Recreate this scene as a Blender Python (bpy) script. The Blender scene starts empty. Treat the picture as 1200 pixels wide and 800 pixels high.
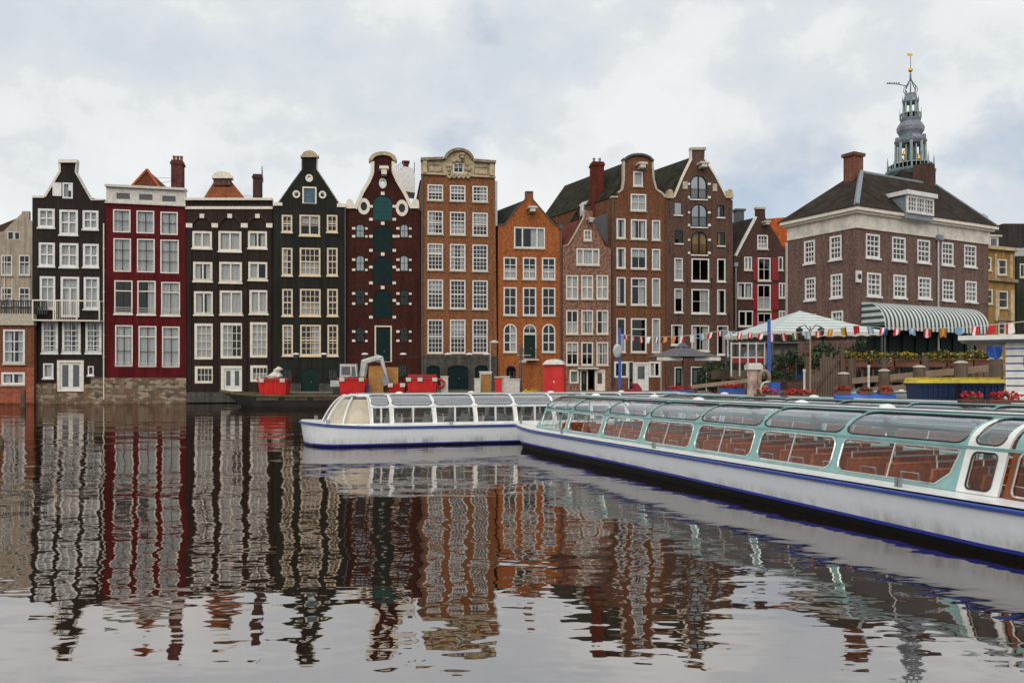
import bpy, bmesh, math, random
from mathutils import Vector
from mathutils.geometry import delaunay_2d_cdt
random.seed(7)
R = math.radians
S = bpy.context.scene
COL = S.collection
# ---------------- camera, world, sun, exposure ----------------
F = 975.0; H = 2.2; HZ = 445.0            # focal length in photo pixels, eye height, horizon row
cam = bpy.data.cameras.new('camera'); camo = bpy.data.objects.new('camera', cam); COL.objects.link(camo)
camo.location = (0, 0, H); camo.rotation_euler = (R(90), 0, 0)
cam.sensor_width = 36; cam.lens = 36*F/1200; cam.shift_y = 45/1200; cam.clip_start = .1; cam.clip_end = 5000
S.camera = camo
SUN_EL, SUN_AZ = 42, -12       # azimuth: degrees to the right of straight behind the camera
sun = bpy.data.lights.new('sun', 'SUN'); sun.energy = 1.5; sun.angle = R(60); sun.color = (1, .90, .78)
suno = bpy.data.objects.new('sun', sun); COL.objects.link(suno)
sd = Vector((math.sin(R(SUN_AZ))*math.cos(R(SUN_EL)), -math.cos(R(SUN_AZ))*math.cos(R(SUN_EL)), math.sin(R(SUN_EL))))
suno.rotation_euler = sd.to_track_quat('Z', 'Y').to_euler(); suno.location = (20, -30, 60)
W = bpy.data.worlds.new('World'); S.world = W; W.use_nodes = True
nt = W.node_tree; N = nt.nodes; L = nt.links; N.clear()
def nd(t, **k):
    n = N.new(t)
    for a, b in k.items(): setattr(n, a, b)
    return n
out = nd('ShaderNodeOutputWorld'); bg = nd('ShaderNodeBackground'); bg.inputs[1].default_value = .1
sky = nd('ShaderNodeTexSky', sky_type='NISHITA', sun_disc=False, sun_elevation=R(SUN_EL), sun_rotation=R(180-SUN_AZ))
sky.air_density = 1.0; sky.dust_density = 1.5; sky.ozone_density = 1.5
tc = nd('ShaderNodeTexCoord')
mp = nd('ShaderNodeMapping'); mp.inputs['Scale'].default_value = (1, 1, 1.35); mp.inputs['Location'].default_value = (3.1, 1.4, .35)
n1 = nd('ShaderNodeTexNoise'); n1.inputs['Scale'].default_value = 4.2; n1.inputs['Detail'].default_value = 10; n1.inputs['Roughness'].default_value = .56; n1.inputs['Distortion'].default_value = .05
n2 = nd('ShaderNodeTexNoise'); n2.inputs['Scale'].default_value = 5.5; n2.inputs['Detail'].default_value = 7; n2.inputs['Roughness'].default_value = .5
cr = nd('ShaderNodeValToRGB')     # cloud brightness
E_ = cr.color_ramp.elements; E_[0].position = .36; E_[0].color = (5.9, 6.4, 6.95, 1); E_[1].position = .60; E_[1].color = (8.0, 8.15, 8.2, 1)
e = E_.new(.48); e.color = (6.75, 7.1, 7.4, 1); e = E_.new(.515); e.color = (7.45, 7.75, 7.9, 1)
cv = nd('ShaderNodeValToRGB')     # cover: 1 = cloud
cv.color_ramp.elements[0].position = .31; cv.color_ramp.elements[0].color = (.5, .5, .5, 1); cv.color_ramp.elements[1].position = .44; cv.color_ramp.elements[1].color = (1, 1, 1, 1)
mx = nd('ShaderNodeMixRGB')
for n in (n1, n2): L.new(mp.outputs[0], n.inputs['Vector'])
L.new(tc.outputs['Generated'], mp.inputs['Vector'])
L.new(n1.outputs['Fac'], cr.inputs[0]); L.new(n2.outputs['Fac'], cv.inputs[0])
L.new(cv.outputs[0], mx.inputs[0]); L.new(sky.outputs[0], mx.inputs[1]); L.new(cr.outputs[0], mx.inputs[2])
L.new(mx.outputs[0], bg.inputs[0]); L.new(bg.outputs[0], out.inputs[0])
S.view_settings.view_transform = 'Standard'; S.view_settings.look = 'None'; S.view_settings.exposure = 0.12; S.view_settings.gamma = 1
S.view_settings.use_curve_mapping = False
S.cycles.max_bounces = 8; S.cycles.transparent_max_bounces = 16; S.cycles.caustics_reflective = False; S.cycles.caustics_refractive = False
# ---------------- materials ----------------
class NT:
    def __init__(s, name):
        s.m = bpy.data.materials.new(name); s.m.use_nodes = True; s.t = s.m.node_tree; s.t.nodes.clear()
        s.o = s.n('ShaderNodeOutputMaterial'); s.b = s.n('ShaderNodeBsdfPrincipled'); s.l(s.b.outputs[0], s.o.inputs[0])
        s.tc = s.n('ShaderNodeTexCoord')
    def n(s, t, **k):
        n = s.t.nodes.new(t)
        for a, b in k.items():
            if isinstance(a, str) and a.startswith('i_'): n.inputs[a[2:]].default_value = b
            else: setattr(n, a, b)
        return n
    def l(s, a, b): s.t.links.new(a, b)
    def noise(s, scale, det=4, rough=.55, vec=None):
        n = s.n('ShaderNodeTexNoise'); n.inputs['Scale'].default_value = scale; n.inputs['Detail'].default_value = det; n.inputs['Roughness'].default_value = rough
        s.l(vec or s.tc.outputs['Object'], n.inputs['Vector']); return n.outputs['Fac']
    def ramp(s, fac, a, b, p0=.35, p1=.65):
        r = s.n('ShaderNodeValToRGB'); r.color_ramp.elements[0].position = p0; r.color_ramp.elements[1].position = p1
        r.color_ramp.elements[0].color = (*a, 1); r.color_ramp.elements[1].color = (*b, 1); s.l(fac, r.inputs[0]); return r.outputs[0]
    def mix(s, fac, a, b, mode='MIX'):
        m = s.n('ShaderNodeMixRGB', blend_type=mode)
        for i, v in ((0, fac), (1, a), (2, b)):
            if hasattr(v, 'links') or hasattr(v, 'is_linked'): s.l(v, m.inputs[i])
            elif isinstance(v, (int, float)): m.inputs[i].default_value = v
            else: m.inputs[i].default_value = (*v, 1)
        return m.outputs[0]
    def mapping(s, sc=(1, 1, 1), src='Object'):
        m = s.n('ShaderNodeMapping'); m.inputs['Scale'].default_value = sc; s.l(s.tc.outputs[src], m.inputs['Vector']); return m.outputs[0]
    def bump(s, fac, strength=.3, dist=.01):
        b = s.n('ShaderNodeBump'); b.inputs['Strength'].default_value = strength; b.inputs['Distance'].default_value = dist
        s.l(fac, b.inputs['Height']); s.l(b.outputs[0], s.b.inputs['Normal'])
def sc3(c, k): return tuple(min(1, x*k) for x in c)
def wallvec(t):        # (x+y, z) of the object's own space, so courses run level on every face
    sp = t.n('ShaderNodeSeparateXYZ'); t.l(t.tc.outputs['Object'], sp.inputs[0])
    ad = t.n('ShaderNodeMath', operation='ADD'); t.l(sp.outputs[0], ad.inputs[0]); t.l(sp.outputs[1], ad.inputs[1])
    cb = t.n('ShaderNodeCombineXYZ'); t.l(ad.outputs[0], cb.inputs[0]); t.l(sp.outputs[2], cb.inputs[1]); return cb.outputs[0]
def M_plain(name, c, rough=.6, dirt=.12, sc=3, metal=0, spec=.5):
    t = NT(name); n = t.noise(sc, 5, .6)
    t.l(t.ramp(n, sc3(c, 1-dirt), sc3(c, 1+dirt*.5)), t.b.inputs['Base Color'])
    t.b.inputs['Roughness'].default_value = rough; t.b.inputs['Metallic'].default_value = metal; t.b.inputs['Specular IOR Level'].default_value = spec
    return t.m
def M_brick(name, c, mortar=None, var=.25, speck=.0, rough=.85, big=.22, joint=.35):
    t = NT(name); v = wallvec(t)
    b = t.n('ShaderNodeTexBrick'); t.l(v, b.inputs['Vector'])
    b.inputs['Scale'].default_value = 1; b.inputs['Brick Width'].default_value = .23; b.inputs['Row Height'].default_value = .075; b.inputs['Mortar Size'].default_value = .008
    b.inputs['Color1'].default_value = (*sc3(c, 1-var), 1); b.inputs['Color2'].default_value = (*sc3(c, 1+var), 1)
    b.inputs['Mortar'].default_value = (*(mortar or sc3(c, 1.6)), 1)
    base = t.mix(joint, c, b.outputs[0])
    n1 = t.noise(.55, 6, .6); base = t.mix(.8, base, t.ramp(n1, sc3((1, 1, 1), 1-big), (1, 1, 1), .35, .62), 'MULTIPLY')
    st = t.noise(1, 4, .6, t.mapping((2.2, 2.2, .22))); base = t.mix(.7, base, t.ramp(st, (.55, .53, .51), (1.05, 1.05, 1.05), .34, .62), 'MULTIPLY')
    if speck:
        n2 = t.noise(4.2, 3, .7); base = t.mix(speck, base, t.ramp(n2, sc3(c, .4), sc3(c, 1.9), .42, .58))
    n3 = t.noise(4.5, 4, .75); base = t.mix(.75, base, t.ramp(n3, (.55, .53, .52), (1.15, 1.12, 1.1), .32, .64), 'MULTIPLY')
    t.l(base, t.b.inputs['Base Color']); t.b.inputs['Roughness'].default_value = rough; t.b.inputs['Specular IOR Level'].default_value = .1
    t.bump(b.outputs['Fac'], .3, -.01)
    return t.m
def M_render(name, c, rough=.55):   # painted masonry with rain streaks
    t = NT(name); n1 = t.noise(.7, 6, .62); st = t.noise(1, 5, .65, t.mapping((3, 3, .16)))
    a = t.mix(.8, t.ramp(n1, sc3(c, .75), sc3(c, 1.2), .33, .68), t.ramp(st, (.45, .44, .43), (1.08, 1.08, 1.08), .33, .64), 'MULTIPLY')
    t.l(a, t.b.inputs['Base Color']); t.b.inputs['Roughness'].default_value = rough; t.b.inputs['Specular IOR Level'].default_value = .08
    v = wallvec(t); b = t.n('ShaderNodeTexBrick'); t.l(v, b.inputs['Vector']); b.inputs['Scale'].default_value = 1; b.inputs['Brick Width'].default_value = .23; b.inputs['Row Height'].default_value = .075
    t.bump(b.outputs['Fac'], .25, -.008); return t.m
def M_tile(name, c, row=.24, wid=.22, moss=None):
    t = NT(name); w = t.n('ShaderNodeTexBrick'); t.l(wallvec(t), w.inputs['Vector'])
    w.inputs['Scale'].default_value = 1; w.inputs['Brick Width'].default_value = wid; w.inputs['Row Height'].default_value = row; w.inputs['Mortar Size'].default_value = .03
    w.inputs['Color1'].default_value = (*sc3(c, .75), 1); w.inputs['Color2'].default_value = (*sc3(c, 1.25), 1); w.inputs['Mortar'].default_value = (*sc3(c, .45), 1)
    n = t.noise(1.3, 6, .65); base = t.mix(.6, w.outputs[0], t.ramp(n, sc3(c, .55), sc3(moss or c, 1.3), .35, .65))
    t.l(base, t.b.inputs['Base Color']); t.b.inputs['Roughness'].default_value = .9; t.b.inputs['Specular IOR Level'].default_value = .08; t.bump(w.outputs['Fac'], .6, -.03); return t.m
def M_stone(name, cs, scale=2.2, z=2.0):   # random rubble
    t = NT(name); v = t.n('ShaderNodeTexVoronoi'); mpv = t.mapping((scale*.7, scale*.7, scale*z*.7)); t.l(mpv, v.inputs['Vector']); v.inputs['Scale'].default_value = 1
    r = t.n('ShaderNodeValToRGB'); r.color_ramp.interpolation = 'CONSTANT'; sp = t.n('ShaderNodeSeparateColor'); t.l(v.outputs['Color'], sp.inputs[0]); t.l(sp.outputs[0], r.inputs[0])
    for i, c in enumerate(cs):
        e = r.color_ramp.elements[i] if i < 2 else r.color_ramp.elements.new(i/len(cs))
        e.position = i/len(cs); e.color = (*c, 1)
    v2 = t.n('ShaderNodeTexVoronoi', feature='DISTANCE_TO_EDGE'); t.l(mpv, v2.inputs['Vector']); v2.inputs['Scale'].default_value = 1
    base = t.mix(.7, r.outputs[0], t.ramp(v2.outputs['Distance'], (.35, .33, .3), (1, 1, 1), .0, .08), 'MULTIPLY')
    base = t.mix(.7, base, t.ramp(t.noise(7, 5, .7), (.45, .43, .4), (1.0, 1, 1), .3, .65), 'MULTIPLY')
    t.l(base, t.b.inputs['Base Color']); t.b.inputs['Roughness'].default_value = .9; t.bump(v2.outputs['Distance'], .6, .05); return t.m
def M_glass(name, tint=(.55, .6, .62), refl=1.35, rough=.02, wav=.0, base=.04):
    t = NT(name); t.t.nodes.remove(t.b)
    tr = t.n('ShaderNodeBsdfTransparent'); tr.inputs[0].default_value = (*tint, 1)
    gl = t.n('ShaderNodeBsdfGlossy'); gl.inputs['Roughness'].default_value = rough; gl.inputs[0].default_value = (1, 1, 1, 1)
    ge = t.n('ShaderNodeNewGeometry'); dt = t.n('ShaderNodeVectorMath', operation='DOT_PRODUCT'); t.l(ge.outputs['Normal'], dt.inputs[0]); t.l(ge.outputs['Incoming'], dt.inputs[1])
    ab = t.n('ShaderNodeMath', operation='ABSOLUTE'); t.l(dt.outputs['Value'], ab.inputs[0]); sb = t.n('ShaderNodeMath', operation='SUBTRACT'); sb.inputs[0].default_value = 1; t.l(ab.outputs[0], sb.inputs[1])
    pw = t.n('ShaderNodeMath', operation='POWER'); pw.inputs[1].default_value = 4.5; t.l(sb.outputs[0], pw.inputs[0])
    f0 = ((refl-1)/(refl+1))**2+base; ad = t.n('ShaderNodeMath', operation='MULTIPLY_ADD'); t.l(pw.outputs[0], ad.inputs[0]); ad.inputs[1].default_value = 1-f0; ad.inputs[2].default_value = f0
    mx = t.n('ShaderNodeMixShader'); t.l(ad.outputs[0], mx.inputs[0]); t.l(tr.outputs[0], mx.inputs[1]); t.l(gl.outputs[0], mx.inputs[2]); t.l(mx.outputs[0], t.o.inputs[0])
    if wav:
        n = t.noise(2.5, 2, .5); b = t.n('ShaderNodeBump'); b.inputs['Strength'].default_value = 1; b.inputs['Distance'].default_value = wav
        t.l(n, b.inputs['Height']); t.l(b.outputs[0], gl.inputs['Normal'])
    return t.m
def M_stripe(name, c1, c2, per, axis=0):
    t = NT(name); sp = t.n('ShaderNodeSeparateXYZ'); t.l(t.tc.outputs['Object'], sp.inputs[0])
    m = t.n('ShaderNodeMath', operation='MULTIPLY'); m.inputs[1].default_value = 1/per; t.l(sp.outputs[axis], m.inputs[0])
    fr = t.n('ShaderNodeMath', operation='FRACT'); t.l(m.outputs[0], fr.inputs[0])
    gt = t.n('ShaderNodeMath', operation='GREATER_THAN'); gt.inputs[1].default_value = .5; t.l(fr.outputs[0], gt.inputs[0])
    base = t.mix(gt.outputs[0], c1, c2); base = t.mix(.5, base, t.ramp(t.noise(2, 4), (.75, .75, .75), (1, 1, 1)), 'MULTIPLY')
    t.l(base, t.b.inputs['Base Color']); t.b.inputs['Roughness'].default_value = .8; return t.m
def M_wood(name, c, grain=(1, 12, 12), rough=.6, dirt=.45):
    t = NT(name); n = t.noise(1.2, 5, .6, t.mapping(grain))
    t.l(t.mix(.4, t.ramp(n, sc3(c, 1-dirt), sc3(c, 1+dirt*.6), .3, .7), t.ramp(t.noise(2, 3), sc3(c, .7), sc3(c, 1.2))), t.b.inputs['Base Color'])
    t.b.inputs['Roughness'].default_value = rough; t.b.inputs['Specular IOR Level'].default_value = .4 if rough < .3 else .12; return t.m
m = {}
m['white'] = M_plain('window_paint_white', (.76, .75, .72), .45, .16)
m['cream'] = M_plain('cream_paint', (.80, .73, .62), .5, .14)
m['ochre_cream'] = M_plain('cream_stone', (.50, .40, .25), .7, .35, 2)
m['brickwhite'] = M_plain('offwhite_paint', (.62, .59, .53), .5, .2)
m['darkframe'] = M_plain('dark_green_paint', (.012, .022, .02), .6, .2, 3, 0, .12)
m['teal'] = M_wood('teal_plank_paint', (.018, .075, .08), (8, 1, .5), .45, .3)
m['dkteal'] = M_wood('deep_teal_plank_paint', (.005, .021, .021), (8, 1, .5), .4, .3)
m['dkgreen'] = M_wood('dark_green_plank_paint', (.01, .03, .024), (8, 1, .5), .4, .3)
m['redpaint'] = M_plain('red_shutter_paint', (.25, .008, .015), .4, .2)
m['black'] = M_plain('black_iron', (.015, .015, .016), .5, .2)
m['glass'] = M_glass('window_glass', (.84, .85, .85), 1.3, .02, 0, .012)
m['skyglass'] = M_glass('window_glass_reflecting', (.5, .55, .57), 1.8, .02, 0, .22)
m['curtain'] = M_plain('net_curtain', (.82, .82, .82), .9, .1, 6)
m['goldcurtain'] = M_plain('gold_curtain', (.6, .3, .03), .9, .3, 6)
m['green_curtain_reflection'] = M_plain('pale_green_curtain_and_reflection', (.35, .5, .48), .9, .2, 6)
m['inner'] = M_plain('room_dark', (.05, .042, .036), .9, .3)
m['lead'] = M_plain('lead_grey', (.22, .25, .28), .5, .25, 4)
m['metal'] = M_plain('galvanised_metal', (.42, .44, .45), .35, .2, 4, .6)
m['dgrey'] = M_plain('slate_cladding', (.075, .078, .082), .5, .3)
m['rubble'] = M_stone('rubble_stone', [(.17, .12, .08), (.26, .19, .13), (.35, .27, .19), (.22, .13, .08), (.14, .105, .08), (.40, .33, .24)], 3.0, 2.0)
m['ashlar'] = M_brick('grey_stone_blocks', (.12, .115, .105), (.05, .05, .05), .35, 0, .85, .3, .6)
m['quay'] = M_stone('quay_wall_stone', [(.07, .055, .045), (.10, .08, .06), (.05, .045, .04)], 3.0, 1.6)
m['sandstone'] = M_plain('sandstone_trim', (.5, .44, .34), .8, .25, 5)
# ---------------- mesh helpers ----------------
class MB:
    def __init__(s): s.v = []; s.f = []; s.mi = []; s.cur = 0
    def add(s, vs, fs):
        o = len(s.v); s.v += [tuple(v) for v in vs]; s.f += [tuple(i+o for i in f) for f in fs]; s.mi += [s.cur]*len(fs); return s
    def box(s, x0, x1, y0, y1, z0, z1):
        return s.add([(x0, y0, z0), (x1, y0, z0), (x1, y1, z0), (x0, y1, z0), (x0, y0, z1), (x1, y0, z1), (x1, y1, z1), (x0, y1, z1)],
                     [(0, 3, 2, 1), (4, 5, 6, 7), (0, 1, 5, 4), (1, 2, 6, 5), (2, 3, 7, 6), (3, 0, 4, 7)])
    def prism(s, p, y0, y1):     # p: [(x, z)]
        n = len(p); return s.add([(x, y0, z) for x, z in p]+[(x, y1, z) for x, z in p],
                                 [tuple(range(n)), tuple(range(2*n-1, n-1, -1))]+[(i, i+n, (i+1) % n+n, (i+1) % n) for i in range(n)])
    def prismz(s, p, z0, z1):
        n = len(p); return s.add([(x, y, z0) for x, y in p]+[(x, y, z1) for x, y in p],
                                 [tuple(range(n-1, -1, -1)), tuple(range(n, 2*n))]+[(i, (i+1) % n, (i+1) % n+n, i+n) for i in range(n)])
    def hull8(s, b, t):          # 4 bottom + 4 top points
        return s.add(b+t, [(0, 3, 2, 1), (4, 5, 6, 7), (0, 1, 5, 4), (1, 2, 6, 5), (2, 3, 7, 6), (3, 0, 4, 7)])
    def ring(s, a, b, y0, y1):   # frame between outlines a (outer) and b (inner) of equal length
        n = len(a); vs = [(x, y0, z) for x, z in a]+[(x, y0, z) for x, z in b]+[(x, y1, z) for x, z in b]+[(x, y1, z) for x, z in a]
        fs = []
        for i in range(n):
            j = (i+1) % n
            for k in range(4):
                q = (k+1) % 4; fs.append((k*n+i, k*n+j, q*n+j, q*n+i))
        return s.add(vs, fs)
    def tube(s, pts, r, n=6, caps=True):
        pts = [Vector(p) for p in pts]; vs = []; fs = []; prev = None
        rr = r if isinstance(r, (list, tuple)) else [r]*len(pts)
        for i, p in enumerate(pts):
            d = (pts[min(i+1, len(pts)-1)]-pts[max(i-1, 0)]).normalized()
            u = prev or (Vector((0, 0, 1)) if abs(d.z) < .9 else Vector((1, 0, 0)))
            a = d.cross(u)
            if a.length < 1e-4: a = d.cross(Vector((0, 1, 0)))
            a.normalize(); b = a.cross(d).normalized(); prev = b
            for k in range(n):
                t = 2*math.pi*k/n+math.pi/n; q = p+(a*math.cos(t)+b*math.sin(t))*rr[i]; vs.append(tuple(q))
        for i in range(len(pts)-1):
            for k in range(n): fs.append((i*n+k, i*n+(k+1) % n, (i+1)*n+(k+1) % n, (i+1)*n+k))
        if caps: fs += [tuple(range(n-1, -1, -1)), tuple(range((len(pts)-1)*n, len(pts)*n))]
        return s.add(vs, fs)
    def lathe(s, prof, c=(0, 0), n=12, rot=0):   # prof: [(r, z)]
        vs = []; fs = []
        for r, z in prof:
            for k in range(n):
                t = 2*math.pi*k/n+rot; vs.append((c[0]+r*math.cos(t), c[1]+r*math.sin(t), z))
        for i in range(len(prof)-1):
            for k in range(n): fs.append((i*n+k, i*n+(k+1) % n, (i+1)*n+(k+1) % n, (i+1)*n+k))
        fs += [tuple(range(n-1, -1, -1)), tuple(range((len(prof)-1)*n, len(prof)*n))]
        return s.add(vs, fs)
    def grid(s, fn, nu, nv):
        vs = [fn(i/nu, j/nv) for j in range(nv+1) for i in range(nu+1)]
        return s.add(vs, [(j*(nu+1)+i, j*(nu+1)+i+1, (j+1)*(nu+1)+i+1, (j+1)*(nu+1)+i) for j in range(nv) for i in range(nu)])
    def build(s, name, mats, parent=None, smooth=False, loc=None, fix=True):
        me = bpy.data.meshes.new(name); me.from_pydata(s.v, [], s.f)
        if not isinstance(mats, (list, tuple)): mats = [mats]
        for x in mats: me.materials.append(x)
        if len(mats) > 1: me.polygons.foreach_set('material_index', s.mi)
        if fix:
            bm = bmesh.new(); bm.from_mesh(me); bmesh.ops.recalc_face_normals(bm, faces=bm.faces); bm.to_mesh(me); bm.free()
        if smooth:
            me.polygons.foreach_set('use_smooth', [True]*len(me.polygons))
        o = bpy.data.objects.new(name, me); COL.objects.link(o)
        if parent: o.parent = parent
        if loc: o.location = loc
        return o
def tag(o, label=None, cat=None, group=None, kind=None):
    if label: o['label'] = label
    if cat: o['category'] = cat
    if group: o['group'] = group
    if kind: o['kind'] = kind
    return o
def thing(name, label, cat, loc=(0, 0, 0), rz=0, group=None):
    o = bpy.data.objects.new(name, None); COL.objects.link(o); o.location = loc; o.rotation_euler = (0, 0, rz); o.empty_display_size = .3
    return tag(o, label, cat, group)
KIDS = {}
def copy_tree(o, parent=None):
    c = o.copy(); COL.objects.link(c)
    if parent: c.parent = parent
    for ch in [x for x in bpy.data.objects if x.parent == o and x != c]:
        copy_tree(ch, c)
    return c
def dup(o, loc, rz, label, scale=None):
    c = copy_tree(o); c.location = loc; c.rotation_euler = (0, 0, rz); c['label'] = label
    if scale: c.scale = scale
    return c
def cdt(outer, holes, extra=()):
    vs = [Vector(p) for p in outer]; n = len(outer); ed = [(i, (i+1) % n) for i in range(n)]
    for h in holes:
        o = len(vs); vs += [Vector(p) for p in h]; ed += [(o+i, o+(i+1) % len(h)) for i in range(len(h))]
    for a, b in extra:
        o = len(vs); vs += [Vector(a), Vector(b)]; ed.append((o, o+1))
    r = delaunay_2d_cdt(vs, ed, [], 0, 1e-5); V = r[0]; T = []
    def inside(p, poly):
        c = False; j = len(poly)-1
        for i in range(len(poly)):
            if (poly[i][1] > p[1]) != (poly[j][1] > p[1]) and p[0] < (poly[j][0]-poly[i][0])*(p[1]-poly[i][1])/(poly[j][1]-poly[i][1])+poly[i][0]: c = not c
            j = i
        return c
    for f in r[2]:
        cx = sum(V[i][0] for i in f)/len(f); cy = sum(V[i][1] for i in f)/len(f)
        if inside((cx, cy), outer) and not any(inside((cx, cy), h) for h in holes): T.append(tuple(f))
    return [tuple(v) for v in V], T
# ---------------- planes: where a vertical wall stands, so a measured outline gets its true size ----------------
class Plane:
    def __init__(s, x, y, ang): s.x, s.y, s.a = x, y, R(ang); s.c, s.s = math.cos(s.a), math.sin(s.a)
    def u(s, px):
        k = (px-600)/F      # X = k*Y ; X = x+u*c ; Y = y+u*s
        return (k*s.y-s.x)/(s.c-k*s.s)
    def at(s, px): u = s.u(px); return s.x+u*s.c, s.y+u*s.s
    def uz(s, px, py):
        u = s.u(px); Y = s.y+u*s.s; return u, H-(py-HZ)*Y/F
def pxpt(px, py, Y): return ((px-600)*Y/F, Y, H-(py-HZ)*Y/F)
# ---------------- setting ----------------
Y0 = 83.5; RA = 9.0
def ROW(d=0): return Plane(math.sin(R(RA))*-d, Y0+math.cos(R(RA))*d, RA)
row = ROW()
t = NT('canal_water')
t.b.inputs['Base Color'].default_value = (.018, .014, .009, 1)
t.t.nodes.remove(t.b)
df = t.n('ShaderNodeBsdfDiffuse'); df.inputs[0].default_value = (.018, .010, .005, 1)
gl = t.n('ShaderNodeBsdfGlossy'); gl.inputs['Roughness'].default_value = .015; gl.inputs[0].default_value = (.80, .755, .73, 1)
nm = t.n('ShaderNodeNewGeometry'); bn = t.n('ShaderNodeBump'); fr = bn
dt = t.n('ShaderNodeVectorMath', operation='DOT_PRODUCT'); t.l(nm.outputs['Incoming'], dt.inputs[1])
ab = t.n('ShaderNodeMath', operation='ABSOLUTE'); t.l(dt.outputs['Value'], ab.inputs[0]); s1_ = t.n('ShaderNodeMath', operation='SUBTRACT'); s1_.inputs[0].default_value = 1; t.l(ab.outputs[0], s1_.inputs[1])
pw = t.n('ShaderNodeMath', operation='POWER'); pw.inputs[1].default_value = 3.0; t.l(s1_.outputs[0], pw.inputs[0])
fa = t.n('ShaderNodeMath', operation='MULTIPLY_ADD'); t.l(pw.outputs[0], fa.inputs[0]); fa.inputs[1].default_value = .28; fa.inputs[2].default_value = .54
ms = t.n('ShaderNodeMixShader'); t.l(fa.outputs[0], ms.inputs[0]); t.l(df.outputs[0], ms.inputs[1]); t.l(gl.outputs[0], ms.inputs[2]); t.l(ms.outputs[0], t.o.inputs[0])
va = t.mapping((.55, .8, 1)); vb = t.mapping((.9, 1.5, 1)); 
na = t.noise(.55, 1.5, .4, va); nb = t.noise(1.6, 2, .45, vb); nc = t.noise(5.5, 2, .5, vb)
patch = t.n('ShaderNodeMapRange'); t.l(t.noise(.09, 2, .5, t.mapping((.8, 1.6, 1))), patch.inputs[0]); patch.inputs[1].default_value = .4; patch.inputs[2].default_value = .62; patch.inputs[3].default_value = .45; patch.inputs[4].default_value = 1.0
def mul(a, k):
    q = t.n('ShaderNodeMath', operation='MULTIPLY'); t.l(a, q.inputs[0])
    if isinstance(k, float): q.inputs[1].default_value = k
    else: t.l(k, q.inputs[1])
    return q.outputs[0]
def add(a, b):
    q = t.n('ShaderNodeMath', operation='ADD'); t.l(a, q.inputs[0]); t.l(b, q.inputs[1]); return q.outputs[0]
WA, WB, WC = .042, .0110, .0004
hgt = add(mul(na, WA), mul(add(mul(nb, WB), mul(nc, WC)), patch.outputs[0]))
b = t.n('ShaderNodeBump'); b.inputs['Strength'].default_value = 1; b.inputs['Distance'].default_value = 1; t.l(hgt, b.inputs['Height'])
for q in (gl, df): t.l(b.outputs[0], q.inputs['Normal'])
t.t.nodes.remove(bn); t.l(b.outputs[0], dt.inputs[0])
m['water'] = t.m
w = MB(); w.add([(-400, -300, 0), (400, -300, 0), (400, 140, 0), (-400, 140, 0)], [(0, 1, 2, 3)])
tag(w.build('water', m['water']), kind='structure')
m['cobble'] = M_plain('paving', (.16, .14, .125), .85, .3, 2)
# land behind and under the houses, out to the horizon, and the square on the right
xl, yl = row.at(-400); xr, yr = row.at(862)
land = [(xl, yl+1), (row.at(318)[0], row.at(318)[1]+1.2)]
q0 = Plane(0, 72.5, 5.0)
land += [q0.at(322), q0.at(700), (12.5, 58), (17.5, 50), (40, 47.5), (120, 47), (1500, 60), (1500, 2500), (-1500, 2500), (-1500, yl+1)]
g = MB(); g.prismz(land, .6, 1.1)
tag(g.build('ground', m['cobble']), kind='structure')
g = MB(); edge = land[1:8]
for a, b_ in zip(edge[:-1], edge[1:]):
    d = Vector((b_[0]-a[0], b_[1]-a[1])).normalized(); nx, ny = d.y, -d.x
    g.hull8([(a[0], a[1], -1), (a[0]+nx*.35, a[1]+ny*.35, -1), (b_[0]+nx*.35, b_[1]+ny*.35, -1), (b_[0], b_[1], -1)],
            [(a[0], a[1], 1.03), (a[0]+nx*.3, a[1]+ny*.3, 1.03), (b_[0]+nx*.3, b_[1]+ny*.3, 1.03), (b_[0], b_[1], 1.03)])
tag(g.build('quay_wall', m['quay']), 'dark stone quay wall along the foot of the canal houses', 'quay wall')

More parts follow.
